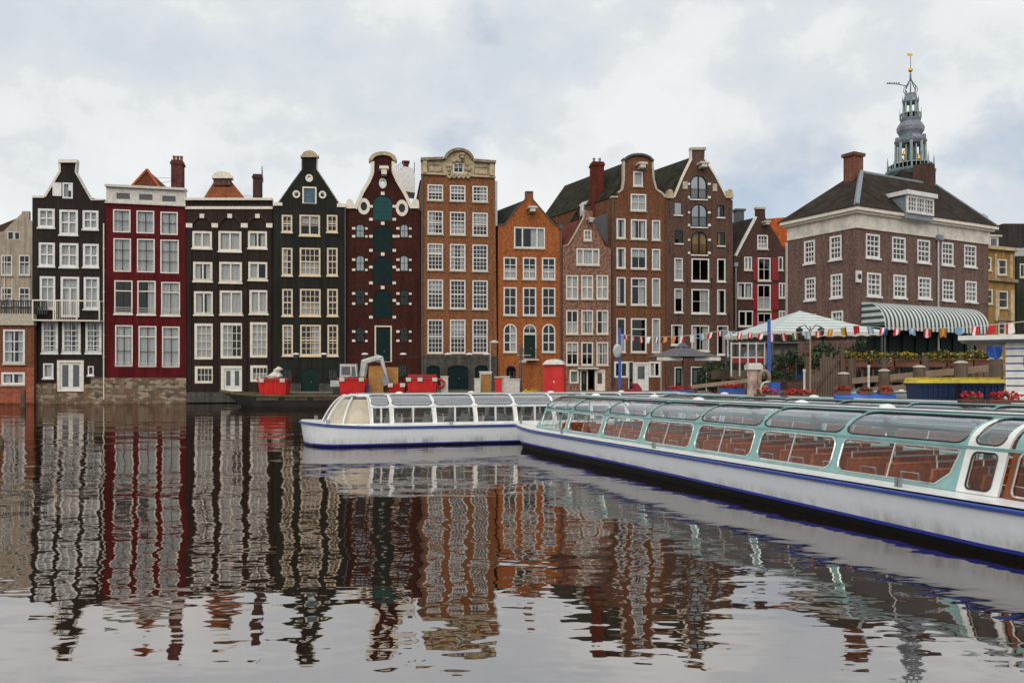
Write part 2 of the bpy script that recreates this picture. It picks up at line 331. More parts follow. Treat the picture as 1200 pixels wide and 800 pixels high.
# ---------------- houses ----------------
def arch_poly(u0, z0, u1, z1, arch=0, n=10):
    if not arch: return [(u0, z0), (u1, z0), (u1, z1), (u0, z1)]
    w = (u1-u0)/2; cx = (u0+u1)/2; rise = w*arch; zc = z1-rise
    return [(u0, z0), (u1, z0)]+[(cx+w*math.cos(math.pi*i/n), zc+rise*math.sin(math.pi*i/n)) for i in range(n+1)]
def topz(u, u0, u1, z1, arch):
    if not arch: return z1
    w = (u1-u0)/2; cx = (u0+u1)/2; rise = w*arch; k = max(0, 1-((u-cx)/w)**2); return z1-rise+rise*math.sqrt(k)
w_rand = random.Random(4)
class House:
    def __init__(s, name, label, cat, pl, px0, wallmat, group=None, dv=(0, 1), dep=11.):
        s.pl = pl; s.u0 = pl.u(px0); x, y = pl.at(px0)
        s.root = thing(name, label, cat, (x, y, 0), pl.a, group); s.mat = wallmat; s.holes = []; s.wins = []; s.dv = dv; s.dep = dep
    def P(s, px, py): u, z = s.pl.uz(px, py); return (u-s.u0, z)
    def hole(s, x0, y0, x1, y1, arch=0):
        a = s.P((x0+x1)/2, y0); u0 = s.P(x0, y0)[0]; u1 = s.P(x1, y0)[0]; z1 = s.P((x0+x1)/2, y0)[1]; z0 = s.P((x0+x1)/2, y1)[1]
        s.holes.append(arch_poly(u0, z0, u1, z1, arch)); return u0, z0, u1, z1
    def win(s, x0, y0, x1, y1, g=(2, 3), arch=0, cur='n', fm='white', fw=.13, sill=True, tr=None, glass='glass', mw=.05, leaf=None, sm='sandstone', cm='curtain', proud=.03, rail=0, sash=None, out=.0):
        """one window: frame and glazing bars, with its pane, sill and curtain as sub-parts"""
        if cur == 'n' and w_rand.random() < .42 and x1-x0 > 7 and fm != 'darkframe': cur = w_rand.choice('sslrbbh')
        u0, z0, u1, z1 = s.hole(x0, y0, x1, y1, arch); mb = MB(); w = u1-u0; h = z1-z0
        A = arch_poly(u0, z0, u1, z1, arch); B = arch_poly(u0+fw, z0+fw, u1-fw, z1-fw, arch)
        mb.ring(A, B, -proud, .12)
        iu0, iu1, iz0, iz1 = u0+fw, u1-fw, z0+fw, z1-fw
        izt = iz1
        if tr:                      # transom: fraction from the top
            zt = iz1-tr*(iz1-iz0); mb.box(iu0, iu1, 0, .1, zt-.05, zt+.05); izt = zt-.05
        nx, ny = g
        if leaf:                    # heavy mullions at fractions
            for fL in leaf: uu = iu0+fL*(iu1-iu0); mb.box(uu-.07, uu+.07, -.005, .1, iz0, topz(uu, iu0, iu1, izt if tr else iz1, arch if not tr else 0))
        for i in range(1, nx):
            uu = iu0+(iu1-iu0)*i/nx; mb.box(uu-mw/2, uu+mw/2, .02, .085, iz0, topz(uu, iu0, iu1, iz1, arch)-.002)
        for j in range(1, ny):
            zz = iz0+(izt-iz0)*j/ny
            hw = 0
            if arch:
                w2 = (iu1-iu0)/2; rise = w2*arch; k = (zz-(iz1-rise))/max(rise, .01); hw = w2-w2*math.sqrt(max(0, 1-k*k)) if k > 0 else 0
            mb.box(iu0+hw, iu1-hw, .025, .08, zz-mw/2, zz+mw/2)
        if sash: zz = iz0+(iz1-iz0)*sash; mb.box(iu0, iu1, .01, .095, zz-.06, zz+.06)
        wo = mb.build('window', m[fm], s.root)
        p = MB(); p.prism(B, .05, .058); p.build('pane', m[glass], wo)
        if sill:
            q = MB(); q.box(u0-.07, u1+.07, -.14, .0, z0-.14, z0-.002); q.build('sill', m[sm], wo)
        if cur != 'n':
            q = MB(); segs = {'w': [(0, 1)], 's': [(0, .33), (.68, 1)], 'l': [(0, .45)], 'r': [(.55, 1)], 'h': [(0, 1)], 'b': [(0, 1)]}[cur]
            for a, b2 in segs:
                za = iz0 if cur != 'b' else iz0+(iz1-iz0)*.62
                zb = iz1 if cur != 'h' else iz0+(iz1-iz0)*.5
                nf = max(3, int((b2-a)*(iu1-iu0)/.09))
                ph = random.random()*6
                q.grid(lambda i, j, a=a, b2=b2, za=za, zb=zb, nf=nf, ph=ph: (iu0-.03+(iu1-iu0+.06)*(a+(b2-a)*i), .2+.045*math.sin(i*nf*1.9+ph)+.02*math.sin(i*nf*.8+ph*2), za-.05+(zb-za+.1)*j), nf*3, 1)
            q.build('curtain', m[cm], wo, smooth=True)
        if rail:
            q = MB(); 
            for k in range(rail): q.tube([(u0+.02, -.12, z0+.18+k*.2), (u1-.02, -.12, z0+.18+k*.2)], .025, 4)
            q.tube([(u0+.03, -.12, z0), (u0+.03, -.12, z0+.2+(rail-1)*.2)], .02, 4); q.tube([(u1-.03, -.12, z0), (u1-.03, -.12, z0+.2+(rail-1)*.2)], .02, 4)
            q.build('railing', m['white'], wo)
        return wo
    def door(s, x0, y0, x1, y1, dm='dkgreen', arch=0, fm=None, fw=.1, leaves=2, name='door', glassy=None, handle=True):
        u0, z0, u1, z1 = s.hole(x0, y0, x1, y1, arch)
        mb = MB(); A = arch_poly(u0, z0, u1, z1, arch); B = arch_poly(u0+fw, z0+fw*.3, u1-fw, z1-fw, arch)
        if fm: f = MB(); f.ring(A, B, -.04, .13); 
        mb.prism(B if fm else [(x, z) for x, z in A], .06, .13)
        w = (u1-u0)
        for i in range(leaves):
            a = u0+fw+(w-2*fw)*i/leaves; b2 = u0+fw+(w-2*fw)*(i+1)/leaves
            if not glassy:
                zt = min(topz(a+.12, u0, u1, z1, arch), topz(b2-.12, u0, u1, z1, arch))-fw-.12
                mb.ring([(a+.03, z0+.06), (b2-.03, z0+.06), (b2-.03, zt+.08), (a+.03, zt+.08)], [(a+.14, z0+.2), (b2-.14, z0+.2), (b2-.14, zt-.06), (a+.14, zt-.06)], .035, .06)
                zm = (z0+zt)/2; mb.box(a+.14, b2-.14, .035, .06, zm-.06, zm+.06)
        d = mb.build(name, m[dm], s.root)
        if fm: f.build('frame', m[fm], d)
        if handle and not glassy:
            k = MB(); k.lathe([(.035, 0), (.05, .03), (.035, .06)], (u0+w*.5+.1, .02), 8); k.v = [(x, .0+(z2)*1-.03, z0+1.05+(y-.02)) for x, y, z2 in k.v]; k.build('handle', m['metal'], d)
        if glassy:
            for i in range(leaves):
                a = u0+fw+(w-2*fw)*i/leaves; b2 = u0+fw+(w-2*fw)*(i+1)/leaves
                za = z0+fw+glassy*(z1-z0); q = MB(); q.box(a+.2, b2-.2, .045, .058, za, z1-fw-.2); pn = q.build('pane', m['glassdk'], d)
        return d
    def wall(s, outline, eave, mat=None, dep=None, gz=0.4, base=0.0, name='wall'):
        """outline: px points of the facade from bottom left over the top to bottom right; eave: px row where the body stops"""
        pts = [s.P(*p) if not isinstance(p[0], str) else (p[1], p[2]) for p in outline]
        us = [p[0] for p in pts]; ua, ub = pts[0][0], pts[-1][0]; s.ua, s.ub = ua, ub
        pts[0] = (ua, base-.5); pts[-1] = (ub, base-.5)
        V, T = cdt(pts, s.holes); mb = MB()
        mb.add([(x, 0, z) for x, z in V]+[(x, gz, z) for x, z in V], [tuple(f) for f in T]+[tuple(i+len(V) for i in f)[::-1] for f in T])
        n = len(pts)
        mb.add([(x, 0, z) for x, z in pts]+[(x, gz, z) for x, z in pts], [(i, (i+1) % n, (i+1) % n+n, i+n) for i in range(n)])
        for h in s.holes:
            n = len(h); mb.add([(x, 0, z) for x, z in h]+[(x, gz, z) for x, z in h], [(i, i+n, (i+1) % n+n, (i+1) % n) for i in range(n)])
        ze = s.P((outline[0][0]+outline[-1][0])/2, eave)[1]; s.ze = ze; D = dep or s.dep
        dx, dy = s.dv[0]*D, s.dv[1]*D; a = .02
        bt = [(ua+a, gz), (ub-a, gz), (ub-a+dx, gz+dy), (ua+a+dx, gz+dy)]
        for i in (1, 2, 3):
            p, q = bt[i], bt[(i+1) % 4]; mb.add([(p[0], p[1], base-.5), (q[0], q[1], base-.5), (q[0], q[1], ze), (p[0], p[1], ze)], [(0, 1, 2, 3)])
        mb.add([(x, y, ze-.01) for x, y in bt], [(0, 1, 2, 3)])
        rp = MB(); rp.add([(ua+.5+.1*dx/D*3, 2.1, base), (ub-.5, 2.1, base), (ub-.5, 2.1, ze-.1), (ua+.5, 2.1, ze-.1)], [(0, 1, 2, 3)]); rp.build('dark_backdrop', m['dkroom'], s.root)  # dark sheet added behind the windows, its colour standing in for unlit rooms
        return mb.build(name, mat or s.mat, s.root, fix=False)
    def roof(s, ridge, mat, zr=None, over=.1, front=.42, hip=0, left=None, right=None, dep=None, zl=None, th=.12, name='roof'):
        """pitched roof running back from the gable; ridge: px point of its front end"""
        ur, zt = s.P(*ridge); D = dep or s.dep; dx, dy = s.dv[0]*D, s.dv[1]*D
        ul = s.ua-over if left is None else s.P(left, 300)[0]; ub = s.ub+over if right is None else s.P(right, 300)[0]; ze = s.ze if zl is None else s.P(0, zl)[1] if False else zl if zl is not None else s.ze
        mb = MB(); f = front; hx, hy = s.dv[0]*hip, s.dv[1]*hip
        sk = s.dv[0]*f
        A = [(ul, f, ze), (ur, f+hy, zt), (ub, f, ze)]; B = [(ul+dx, f+dy, ze), (ur+dx, f+dy, zt), (ub+dx, f+dy, ze)]
        A[1] = (ur+hx, f+hy, zt)
        mb.add(A+B, [(0, 1, 4, 3), (1, 2, 5, 4), (0, 2, 1), (3, 4, 5), (0, 3, 5, 2)])
        return mb.build(name, mat, s.root)
    def cap(s, pts, w=.14, mat='cream', y0=-.1, y1=.46, name='coping', hgt=None):
        """coping strip laid along the px polyline of the gable edge"""
        P = [s.P(*p) for p in pts]; mb = MB()
        for (x0, z0), (x1, z1) in zip(P[:-1], P[1:]):
            d = Vector((x1-x0, z1-z0)); l = d.length; d.normalize(); nx, nz = -d.y, d.x
            if nz < 0 and abs(nz) > 1e-3: nx, nz = -nx, -nz
            mb.prism([(x0-nx*w*.6, z0-nz*w*.6), (x1-nx*w*.6, z1-nz*w*.6), (x1+nx*w*.4, z1+nz*w*.4), (x0+nx*w*.4, z0+nz*w*.4)], y0+random.random()*.004, y1+.003)
        return mb.build(name, m[mat], s.root)
    def boxpx(s, x0, y0, x1, y1, ya, yb, mat, name, parent=None):
        a = s.P(x0, y0); b2 = s.P(x1, y1); zt = s.P((x0+x1)/2, y0)[1]; zb = s.P((x0+x1)/2, y1)[1]
        mb = MB(); mb.box(a[0], b2[0], ya, yb, zb, zt); return mb.build(name, m[mat], parent or s.root)
    def polypx(s, pts, ya, yb, mat, name, parent=None):
        mb = MB(); mb.prism([s.P(*p) for p in pts], ya, yb); return mb.build(name, m[mat] if isinstance(mat, str) else mat, parent or s.root)
    def arcpts(s, cx, cy, rx, ry, a0=0, a1=180, n=14): return [(cx+rx*math.cos(R(a0+(a1-a0)*i/n)), cy-ry*math.sin(R(a0+(a1-a0)*i/n))) for i in range(n+1)]
    def oval(s, cx, cy, rx, ry, k=1.7, fm='cream', name='oval_window'):
        u0, z0, u1, z1 = *s.P(cx-rx, cy+ry), *s.P(cx+rx, cy-ry); uc, zc = (u0+u1)/2, (z0+z1)/2; a, b2 = (u1-u0)/2, (z1-z0)/2; n = 16
        el = lambda q: [(uc+a*q*math.cos(2*math.pi*i/n), zc+b2*q*math.sin(2*math.pi*i/n)) for i in range(n)]
        s.holes.append(el(1)); mb = MB(); mb.ring(el(k), el(.93), -.09, .1); o = mb.build(name, m[fm], s.root)
        p = MB(); p.prism(el(.98), .05, .06); p.build('pane', m['glass'], o); return o
    def hoist(s, x0, y0, x1, y1, mat='cream', out=1.0):
        """hoisting beam sticking out of the gable under a little housing"""
        a = s.P(x0, y1); b2 = s.P(x1, y0); mb = MB(); w = b2[0]-a[0]; uc = (a[0]+b2[0])/2; zt = b2[1]; zb = a[1]
        mb.box(uc-w*.27, uc+w*.27, -out, .02, zb+(zt-zb)*.15, zt-(zt-zb)*.3)
        mb.prism([(uc-w*.5, zt-(zt-zb)*.3), (uc+w*.5, zt-(zt-zb)*.3), (uc+w*.42, zt), (uc-w*.42, zt)], -out-.08, .02)
        o = mb.build('hoist_beam', m[mat], s.root)
        k = MB(); k.tube([(uc, -out*.8, zb+(zt-zb)*.16), (uc, -out*.8, zb-.1), (uc+.07, -out*.8, zb-.2), (uc, -out*.8, zb-.27), (uc-.07, -out*.8, zb-.2)], .02, 5); k.build('hook', m['black'], o); return o
    def chimney(s, x0, y0, x1, y1, mat, back=3, dep=1.0, pots=0, potmat='terra', bands=True):
        pl2 = None
        # the chimney stands 'back' metres behind the facade: measure it on a plane there
        c, si = s.pl.c, s.pl.s; p2 = Plane(s.pl.x-si*back, s.pl.y+c*back, math.degrees(s.pl.a))
        f2 = lambda px, py: (p2.uz(px, py)[0]-s.u0, p2.uz(px, py)[1])
        a = f2(x0, y1); b2 = f2(x1, y0); zt = b2[1]; zb = a[1]; mb = MB(); mb.box(a[0], b2[0], back, back+dep, zb-1.5, zt)
        if bands: mb.box(a[0]-.08, b2[0]+.08, back-.08, back+dep+.08, zt-.42, zt-.2)
        o = mb.build('chimney', mat, s.root); w = b2[0]-a[0]
        for i in range(pots):
            q = MB(); cx = a[0]+w*(i+.5)/pots; q.lathe([(.15, zt), (.13, zt+.35), (.16, zt+.37), (.16, zt+.5), (.11, zt+.5), (.11, zt+.42)], (cx, back+dep/2), 8); q.build('chimney_pot', m[potmat], o)
        return o
    def pipe(s, px, y0, y1, mat='metal', r=.055, hopper=False, y=-.12):
        u, z1 = s.P(px, y0); z0 = s.P(px, y1)[1]; mb = MB(); mb.tube([(u, y, z1), (u, y, z0)], r, 6)
        if hopper: mb.box(u-.2, u+.2, y-.12, y+.12, z1-.05, z1+.35)
        for k in range(1, int((z1-z0)/2)): mb.box(u-.09, u+.09, y-.02, .02, z0+k*2, z0+k*2+.05)
        return mb.build('drain_pipe', m[mat], s.root)
m['dkroom'] = M_plain('painted_room_dark', (.02, .016, .014), .95, .4, .7, 0, .0)
m['creamY'] = M_plain('yellow_cream_paint', (.74, .60, .42), .5, .15); m['bluegrey'] = M_wood('blue_grey_plank_paint', (.10, .17, .21), (8, 1, .5)); m['ochre_dark'] = M_plain('weathered_cornice', (.28, .22, .15), .8, .4, 2); m['pilast'] = M_render('pilaster_render', (.034, .023, .019))
m['terra'] = M_plain('terracotta', (.25, .09, .05), .8, .3)
m['glassdk'] = M_glass('door_glass', (.3, .33, .35), 1.5, .02, .002, .06)
t_ = NT('pane_backed_door_glass'); t_.b.inputs['Base Color'].default_value = (.10, .10, .105, 1); t_.b.inputs['Roughness'].default_value = .06; m['glassdk'] = t_.m
GRP = 'canal houses along the far bank'
# ---- cream gabled house at the far left edge and the brick annex in front of it
K = {}
pl = ROW(5)
hs = House('canal_house', 'pale cream plastered gabled house at the left edge behind the terrace', 'house', pl, -22, M_render('cream_plaster', (.50, .43, .34), .8), GRP, dep=9)
for x0, y0, x1, y1, k in [(17, 272, 23.4, 281, 'n'), (9, 271.5, 16, 281, 'n')]: hs.win(x0, y0, x1, y1, (1, 1), cur=k, fw=.06, sill=False)
for y0, y1 in [(299, 322.5), (337, 359)]:
    for x0, x1 in [(-20, -7), (1.5, 14.4), (22.3, 35)]: hs.win(x0, y0, x1, y1, (2, 1), tr=.34, cur='h', fw=.1)
hs.wall([(-22, 470), (-22, 272), (3, 271.5), (5, 270.5), (12, 263), (25.5, 250), (25.5, 247.5), (34, 247.5), (34, 257), (41, 262), (41, 470)], 272)
hs.roof((22, 253), M_tile('brown_roof_tile', (.10, .06, .045)))
hs.boxpx(5, 300.5, 6, 470, -.08, -.02, 'cream', 'trim_strip')
pl = ROW(-.6)
hs = House('terrace_annex', 'low brick annex with roof terrace, orange brick at its foot', 'house', pl, -20, M_brick('orange_brown_brick', (.20, .085, .045), None, .3, .2), GRP, dep=5.5)
hs.win(-17, 386, -3, 426, (2, 3), fw=.12, cur='n', rail=1); hs.win(3.8, 386, 29.3, 426, (2, 3), fw=.16, mw=.09, rail=1)
hs.win(1.7, 436, 29.3, 450.5, (1, 1), leaf=[.5], fw=.18, cur='s')
hs.wall([(-20, 470), (-20, 380), (40, 380), (40, 470)], 380, gz=.4)
hs.boxpx(-20, 367.5, 40.5, 381, -.18, .5, 'sandstone', 'ledge'); 
mb = MB(); a = hs.P(-20, 470); b_ = hs.P(39.9, 430)
V, T = cdt([(a[0], .1), (b_[0], .1), (b_[0], b_[1]), (a[0], b_[1])], [hs.holes[2]]); mb.add([(x, -.03, z) for x, z in V], [tuple(q) for q in T]); mb.build('lower_brickwork', M_brick('bright_orange_brick', (.36, .075, .03), (.5, .42, .36), .35, .25, .85, .2, .8), hs.root)
del mb
mb = MB(); zr0 = hs.P(0, 367.5)[1]; zr1 = hs.P(0, 351)[1]
for k in range(27):
    u = .15+k*.2; mb.box(u, u+.1, -.08, -.04, zr0, zr1-.1) if k % 3 else mb.box(u-.02, u+.12, -.1, -.02, zr0, zr1)
mb.box(0, 5.4, -.1, -.02, zr1-.16, zr1-.06); mb.box(0, 5.4, -.1, -.02, zr0+.55, zr0+.66); mb.build('railing', m['black'], hs.root)

# ---- dark house with white windows
dk1 = M_render('soft_black_render', (.032, .024, .022))
hs = House('canal_house', 'soft black house with white French balcony, open white shutter in its gable', 'house', ROW(-.0), 37.8, dk1, GRP)
K['dark_white'] = hs
hs.win(73.3, 214.2, 85.4, 232.7, (1, 1), sill=False, cur='n', fw=.14)
hs.boxpx(62.0, 214.2, 72.4, 229.9, -.09, -.04, 'white', 'shutter')
for c in [(44.6, 244.6, 64.2, 266.7), (69.7, 246, 91.4, 275.2), (96.9, 246.7, 115.4, 268.8)]: hs.win(*c, (2, 2), cur='w', fw=.2, mw=.13, sm='white')
for c in [(45.5, 284.3, 64.4, 312), (70, 285, 92, 313), (97.3, 285.8, 115.8, 313)]: hs.win(*c, (2, 2), cur='w', fw=.2, mw=.13, sm='white')
for c in [(46.7, 323.8, 64.8, 361.7), (98.2, 324.7, 116.4, 362)]: hs.win(*c, (2, 1), tr=.3, cur='w', fw=.2, mw=.08, sm='white')
hs.win(71.2, 324.3, 92.9, 371.6, (1, 1), tr=.25, leaf=[.5], cur='w', fw=.2, sill=False)
for c in [(48.9, 375.7, 68, 413.5), (72.9, 375.7, 94.6, 413.5), (100.3, 375.7, 119, 413.5)]: hs.win(*c, (2, 4), tr=.28, cur='s', fw=.2, mw=.07, sm='white', rail=2)
hs.win(50.6, 425.6, 62.7, 442.8, (1, 1), cur='w', fw=.14, sm='white'); hs.win(103, 428.8, 109.9, 439.4, (1, 1), fw=.1, sm='white')
hs.door(67, 422, 98.2, 458.6, 'white', 0, 'cream', .22, 2, 'door', glassy=.08)
hs.wall([(37.8, 470), (37.8, 231.5), (52, 231.2), (70, 200.4), (69.7, 190), (90.3, 190), (88.4, 201.4), (107.3, 234.4), (122.6, 234.8), (122.6, 470)], 235)
hs.roof((79, 222), M_tile('dark_roof_tile', (.04, .035, .033)))
hs.cap([(37.8, 230.4), (52.4, 230.4), (70.5, 200), (70, 189)], .2); hs.cap([(68.6, 188.8), (91, 188.8)], .3, y0=-.18)
hs.cap([(90, 189), (88.8, 201.6), (107.3, 234.2), (122.5, 234)], .12, 'brickwhite')
a = hs.P(42.5, 375); b_ = hs.P(121, 353); mb = MB(); mb.box(a[0], b_[0], -.95, -.0, a[1]-.12, a[1]); bal = mb.build('balcony', m['cream'], hs.root)
mb = MB(); zt = b_[1]; mb.box(a[0], b_[0], -.95, -.88, zt-.12, zt); n = 5
for i in range(5): u = a[0]+(b_[0]-a[0]-.1)*[0, .31, .34, .66, 1][i]; mb.box(u, u+.1, -.96, -.87, a[1], zt)
for i in range(13, 25): u = a[0]+(b_[0]-a[0])*i/38; mb.box(u, u+.025, -.93, -.905, a[1], zt-.1)
mb.box(a[0], a[0]+.06, -.9, 0, zt-.1, zt); mb.box(b_[0]-.06, b_[0], -.9, 0, zt-.1, zt)
mb.build('railing', m['cream'], bal)
def off(hs, back):
    p2 = Plane(hs.pl.x-hs.pl.s*back, hs.pl.y+hs.pl.c*back, math.degrees(hs.pl.a)); return lambda px, py: (p2.uz(px, py)[0]-hs.u0, p2.uz(px, py)[1])
def rubble_base(hs, pxs, bottom=470.5, y0=-.16):
    mb = MB()
    for x0, x1, yt in pxs:
        a = hs.P(x0, yt); b2 = hs.P(x1, yt); zt = hs.P((x0+x1)/2, yt)[1]; mb.box(a[0], b2[0], y0, -.002, -.5, zt)
    return mb.build('stone_base', m['rubble'], hs.root)
rubble_base(hs, [(42.5, 66.6, 449), (66.7, 98.6, 460), (98.7, 107, 450), (107.1, 122.4, 442)])
hs.pipe(122, 262, 468, 'cream', .06)
# ---- red house
rd = M_render('oxblood_render', (.115, .010, .014))
hs = House('canal_house', 'deep red house with flat white cornice and three attic lights, on a rubble base', 'house', ROW(.05), 122.8, rd, GRP)
for c in [(132.6, 245.6, 153, 272.4), (160, 247, 180.8, 273.6), (188, 248.4, 208.4, 275.2)]: hs.win(*c, (2, 2), cur='w', fw=.11, fm='cream', sill=False)
for c in [(133, 279.4, 153.6, 318.4), (160.6, 280, 181.4, 319.2), (188, 281, 209.6, 320.4)]: hs.win(*c, (2, 3), cur='w', fw=.11, fm='cream', sill=False)
for c, k in [((134, 328.6, 155.4, 367.6), 'n'), ((161, 329, 182.6, 368.4), 'r'), ((189, 330.4, 211, 369.4), 'w')]: hs.win(*c, (2, 1), tr=.3, cur=k, fw=.11, fm='cream', sm='cream', rail=3)
for c in [(135, 381, 155.6, 429.4), (162.4, 382, 183.4, 430), (190, 382.6, 210.6, 430.4)]: hs.win(*c, (2, 2), tr=.25, cur='w', fw=.11, fm='cream', sill=False, rail=2)
for o in [x for x in bpy.data.objects if x.parent == hs.root and x.name.startswith('window')]:   # dark sashes inside the cream frames
    me = o.data; me.materials.append(m['darkframe'])
    for p in me.polygons:
        if min(me.vertices[i].co.y for i in p.vertices) > .005: p.material_index = 1
hs.wall([(122.8, 470), (122.8, 237), (217.6, 241), (218.6, 470)], 238)
pts = [hs.P(*q) for q in [(124.6, 237), (124.6, 218), (217.2, 222.6), (217.4, 241)]]
for c in [(136, 226, 153, 234), (162.6, 227.4, 179.6, 235), (189.6, 229.4, 206.6, 237)]:
    pass
hh = hs.holes; hs.holes = []
for c in [(136, 226, 153, 234), (162.6, 227.4, 179.6, 235.2), (189.6, 229.4, 206.6, 237)]: hs.win(*c, (1, 1), cur='n', fw=.05, fm='brickwhite', sill=False, glass='glassdk')
V, T = cdt(pts, hs.holes); mb = MB()
mb.add([(x, -.05, z) for x, z in V], [tuple(f) for f in T]); n = len(pts)
mb.add([(x, -.05, z) for x, z in pts]+[(x, .5, z) for x, z in pts], [(i, (i+1) % n, (i+1) % n+n, i+n) for i in range(n)]+[(4, 5, 6, 7)])
for h in hs.holes: n = len(h); mb.add([(x, -.05, z) for x, z in h]+[(x, .3, z) for x, z in h], [(i, i+n, (i+1) % n+n, (i+1) % n) for i in range(n)])
mb.build('attic_band', m['brickwhite'], hs.root, fix=False)
hs.cap([(123.8, 217.5), (218, 222.2)], .22, 'brickwhite', -.35, .6, 'cornice'); hs.cap([(123.5, 237), (218, 241.3)], .16, 'brickwhite', -.2, .1, 'moulding')
hs.ua += .0; z0_ = hs.P(170, 219)[1]
mb = MB()  # tiled cross roof showing as a triangle above the cornice
p2 = Plane(pl.x, 0, 0)
o_ = off(hs, 1.2); A = [o_(150, 223), o_(172.4, 198.6), o_(190, 224)]
mb.prism([(A[0][0], A[0][1]), A[1], (A[2][0], A[2][1])], 1.2, 9); mb.build('roof', M_tile('red_pantile', (.20, .07, .035)), hs.root)
mb = MB(); 
for a, b2 in ((A[0], A[1]), (A[1], A[2])):
    mb.tube([(a[0], 1.15, a[1]), (b2[0], 1.15, b2[1])], .13, 5)
mb.build('roof_edge_tiles', M_plain('orange_tile', (.45, .11, .04), .8), hs.root)
hs.chimney(200.3, 187.5, 213, 221, M_brick('chimney_brick', (.16, .06, .05)), 2.0, 1.2, 3)
mb = MB()
a = hs.P(176, 204); b2 = hs.P(200, 203); 
for dz in (0, -.5): mb.tube([(a[0], 1.5, a[1]+dz*1.2), (b2[0], 2.0, b2[1]+dz*.4)], .02, 4)
mb.build('stay_wire', m['black'], hs.root)
rubble_base(hs, [(122.9, 218.6, 442.5)])
# ---- brown-black house with blind arches
bk = M_render('umber_black_render', (.038, .025, .021))
hs = House('canal_house', 'umber black house with white windows under three blind arches and red tiled roof', 'house', ROW(.1), 218.8, bk, GRP)
rows3 = [([(225.4, 271, 248.4, 291), (256, 271, 283, 294.5), (290.6, 271, 313, 291)], (1, 1)), ([(226.4, 307, 249, 329.4), (257, 307, 283.6, 331), (291, 307, 313.6, 328)], (1, 1)),
         ([(227.4, 341.4, 250, 368.6), (257.6, 340.6, 284.6, 368.4), (292.4, 340, 314.4, 367.6)], (1, 1))]
for i, (r_, g_) in enumerate(rows3):
    for j, c in enumerate(r_): hs.win(*c, g_, leaf=[.5], cur=['w', 'w', 's', 's', 'w', 'l', 'n', 'w', 'w'][i*3+j], fw=.2, fm='cream', sm='cream', tr=.0, rail=1 if i else 0)
for j, c in enumerate([(228, 379, 250.4, 421), (258.6, 378.4, 285.4, 420), (293, 377.6, 315, 418.8)]): hs.win(*c, (4 if j == 1 else 3, 4), cur='wlw'[j], fw=.24, mw=.055, fm='cream', sill=False)
hs.win(228.4, 429, 251.2, 449, (4, 2), fw=.24, fm='cream', sill=False); hs.win(293.4, 428, 315.6, 447.2, (4, 2), fw=.24, fm='cream', cur='h', sill=False)
hs.door(259, 428.6, 286, 458.4, 'white', 0, 'cream', .26, 2, 'door', glassy=.12)
hs.wall([(218.8, 470), (217.4, 234), (319.4, 234), (320.3, 470)], 240)
for y, w_, o in ((233.6, .22, -.3), (243.4, .26, -.12)): hs.cap([(217.2, y), (319.6, y)], w_, 'cream', o, .5 if y < 240 else 0, 'cornice')
for cx, r_ in ((237, 11.5), (269.6, 13.5), (302, 11.5)):
    mb = MB(); P_ = [hs.P(*q) for q in hs.arcpts(cx, 270, r_, 15)]; Q_ = [hs.P(*q) for q in hs.arcpts(cx, 270, r_+2.6, 18)]
    for i in range(14): mb.prism([P_[i], P_[i+1], Q_[i+1], Q_[i]], -.14, 0)
    mb.build('blind_arch', M_render('arch_render', (.05, .033, .026)), hs.root)
    hs.boxpx(cx-2.6, 251, cx+2.6, 256, -.2, 0, 'cream', 'keystone')
for x0, x1 in ((218.4, 225.8), (248.4, 255.8), (282.6, 290.6), (312.2, 319.4)):
    hs.boxpx(x0, 262, x1, 267, -.2, 0, 'cream', 'impost'); hs.boxpx(x0+1.2, 267, x1-1.2, 458, -.1, 0, 'pilast', 'pilaster') if 'pilast' in m else None
tl = M_tile('red_pantile_aged', (.24, .085, .04))
mb = MB(); oa = off(hs, 1.5); ob_ = off(hs, 3.2); A = [oa(236, 236), ob_(251, 212.5), ob_(271.5, 213), oa(290, 236)]
mb.add([(A[0][0], 1.5, A[0][1]), (A[3][0], 1.5, A[3][1]), (A[2][0], 3.2, A[2][1]), (A[1][0], 3.2, A[1][1]), (A[0][0], 10, A[0][1]), (A[3][0], 10, A[3][1]), (A[2][0], 8.3, A[2][1]), (A[1][0], 8.3, A[1][1])],
       [(0, 1, 2, 3), (4, 5, 6, 7), (0, 4, 7, 3), (1, 5, 6, 2), (3, 2, 6, 7), (0, 1, 5, 4)])
mb.build('roof', tl, hs.root)
mb = MB(); mb.prism([off(hs, 2.6)(*q) for q in [(250, 217), (250, 206.5), (270, 206.5), (270, 217)]], 2.6, 3.3); top = mb.build('roof_gable', M_brick('gable_brick', (.16, .10, .08)), hs.root)
mb = MB(); mb.prism([off(hs, 2.4)(*q) for q in [(248, 208.8), (248, 206.2)]+hs.arcpts(259.8, 205.8, 11, 5, 175, 5)+[(271.8, 206.2), (271.8, 208.8)]], 2.4, 3.4); mb.build('pediment', m['cream'], top)
hs.chimney(296.3, 204, 306, 233, M_brick('chimney_brick_dark', (.09, .05, .045)), 2.5, 1.0, 0)
mb = MB(); a = hs.P(302, 204); mb.tube([(a[0], 3, a[1]-.1), (a[0], 3, a[1]+1.5)], [.12, .05], 6); mb.build('flue_pipe', m['lead'], hs.root)
mb = MB(); a = hs.P(280, 225); b2 = hs.P(297, 225); 
for dz in (0, .35): mb.tube([(a[0]-1, 3, a[1]+dz), (b2[0], 3, b2[1]+dz*.6)], .02, 4)
mb.build('stay_wire', m['black'], hs.root)
hs.boxpx(219, 459, 320, 471, -.25, -.002, 'ashlar', 'stone_base')
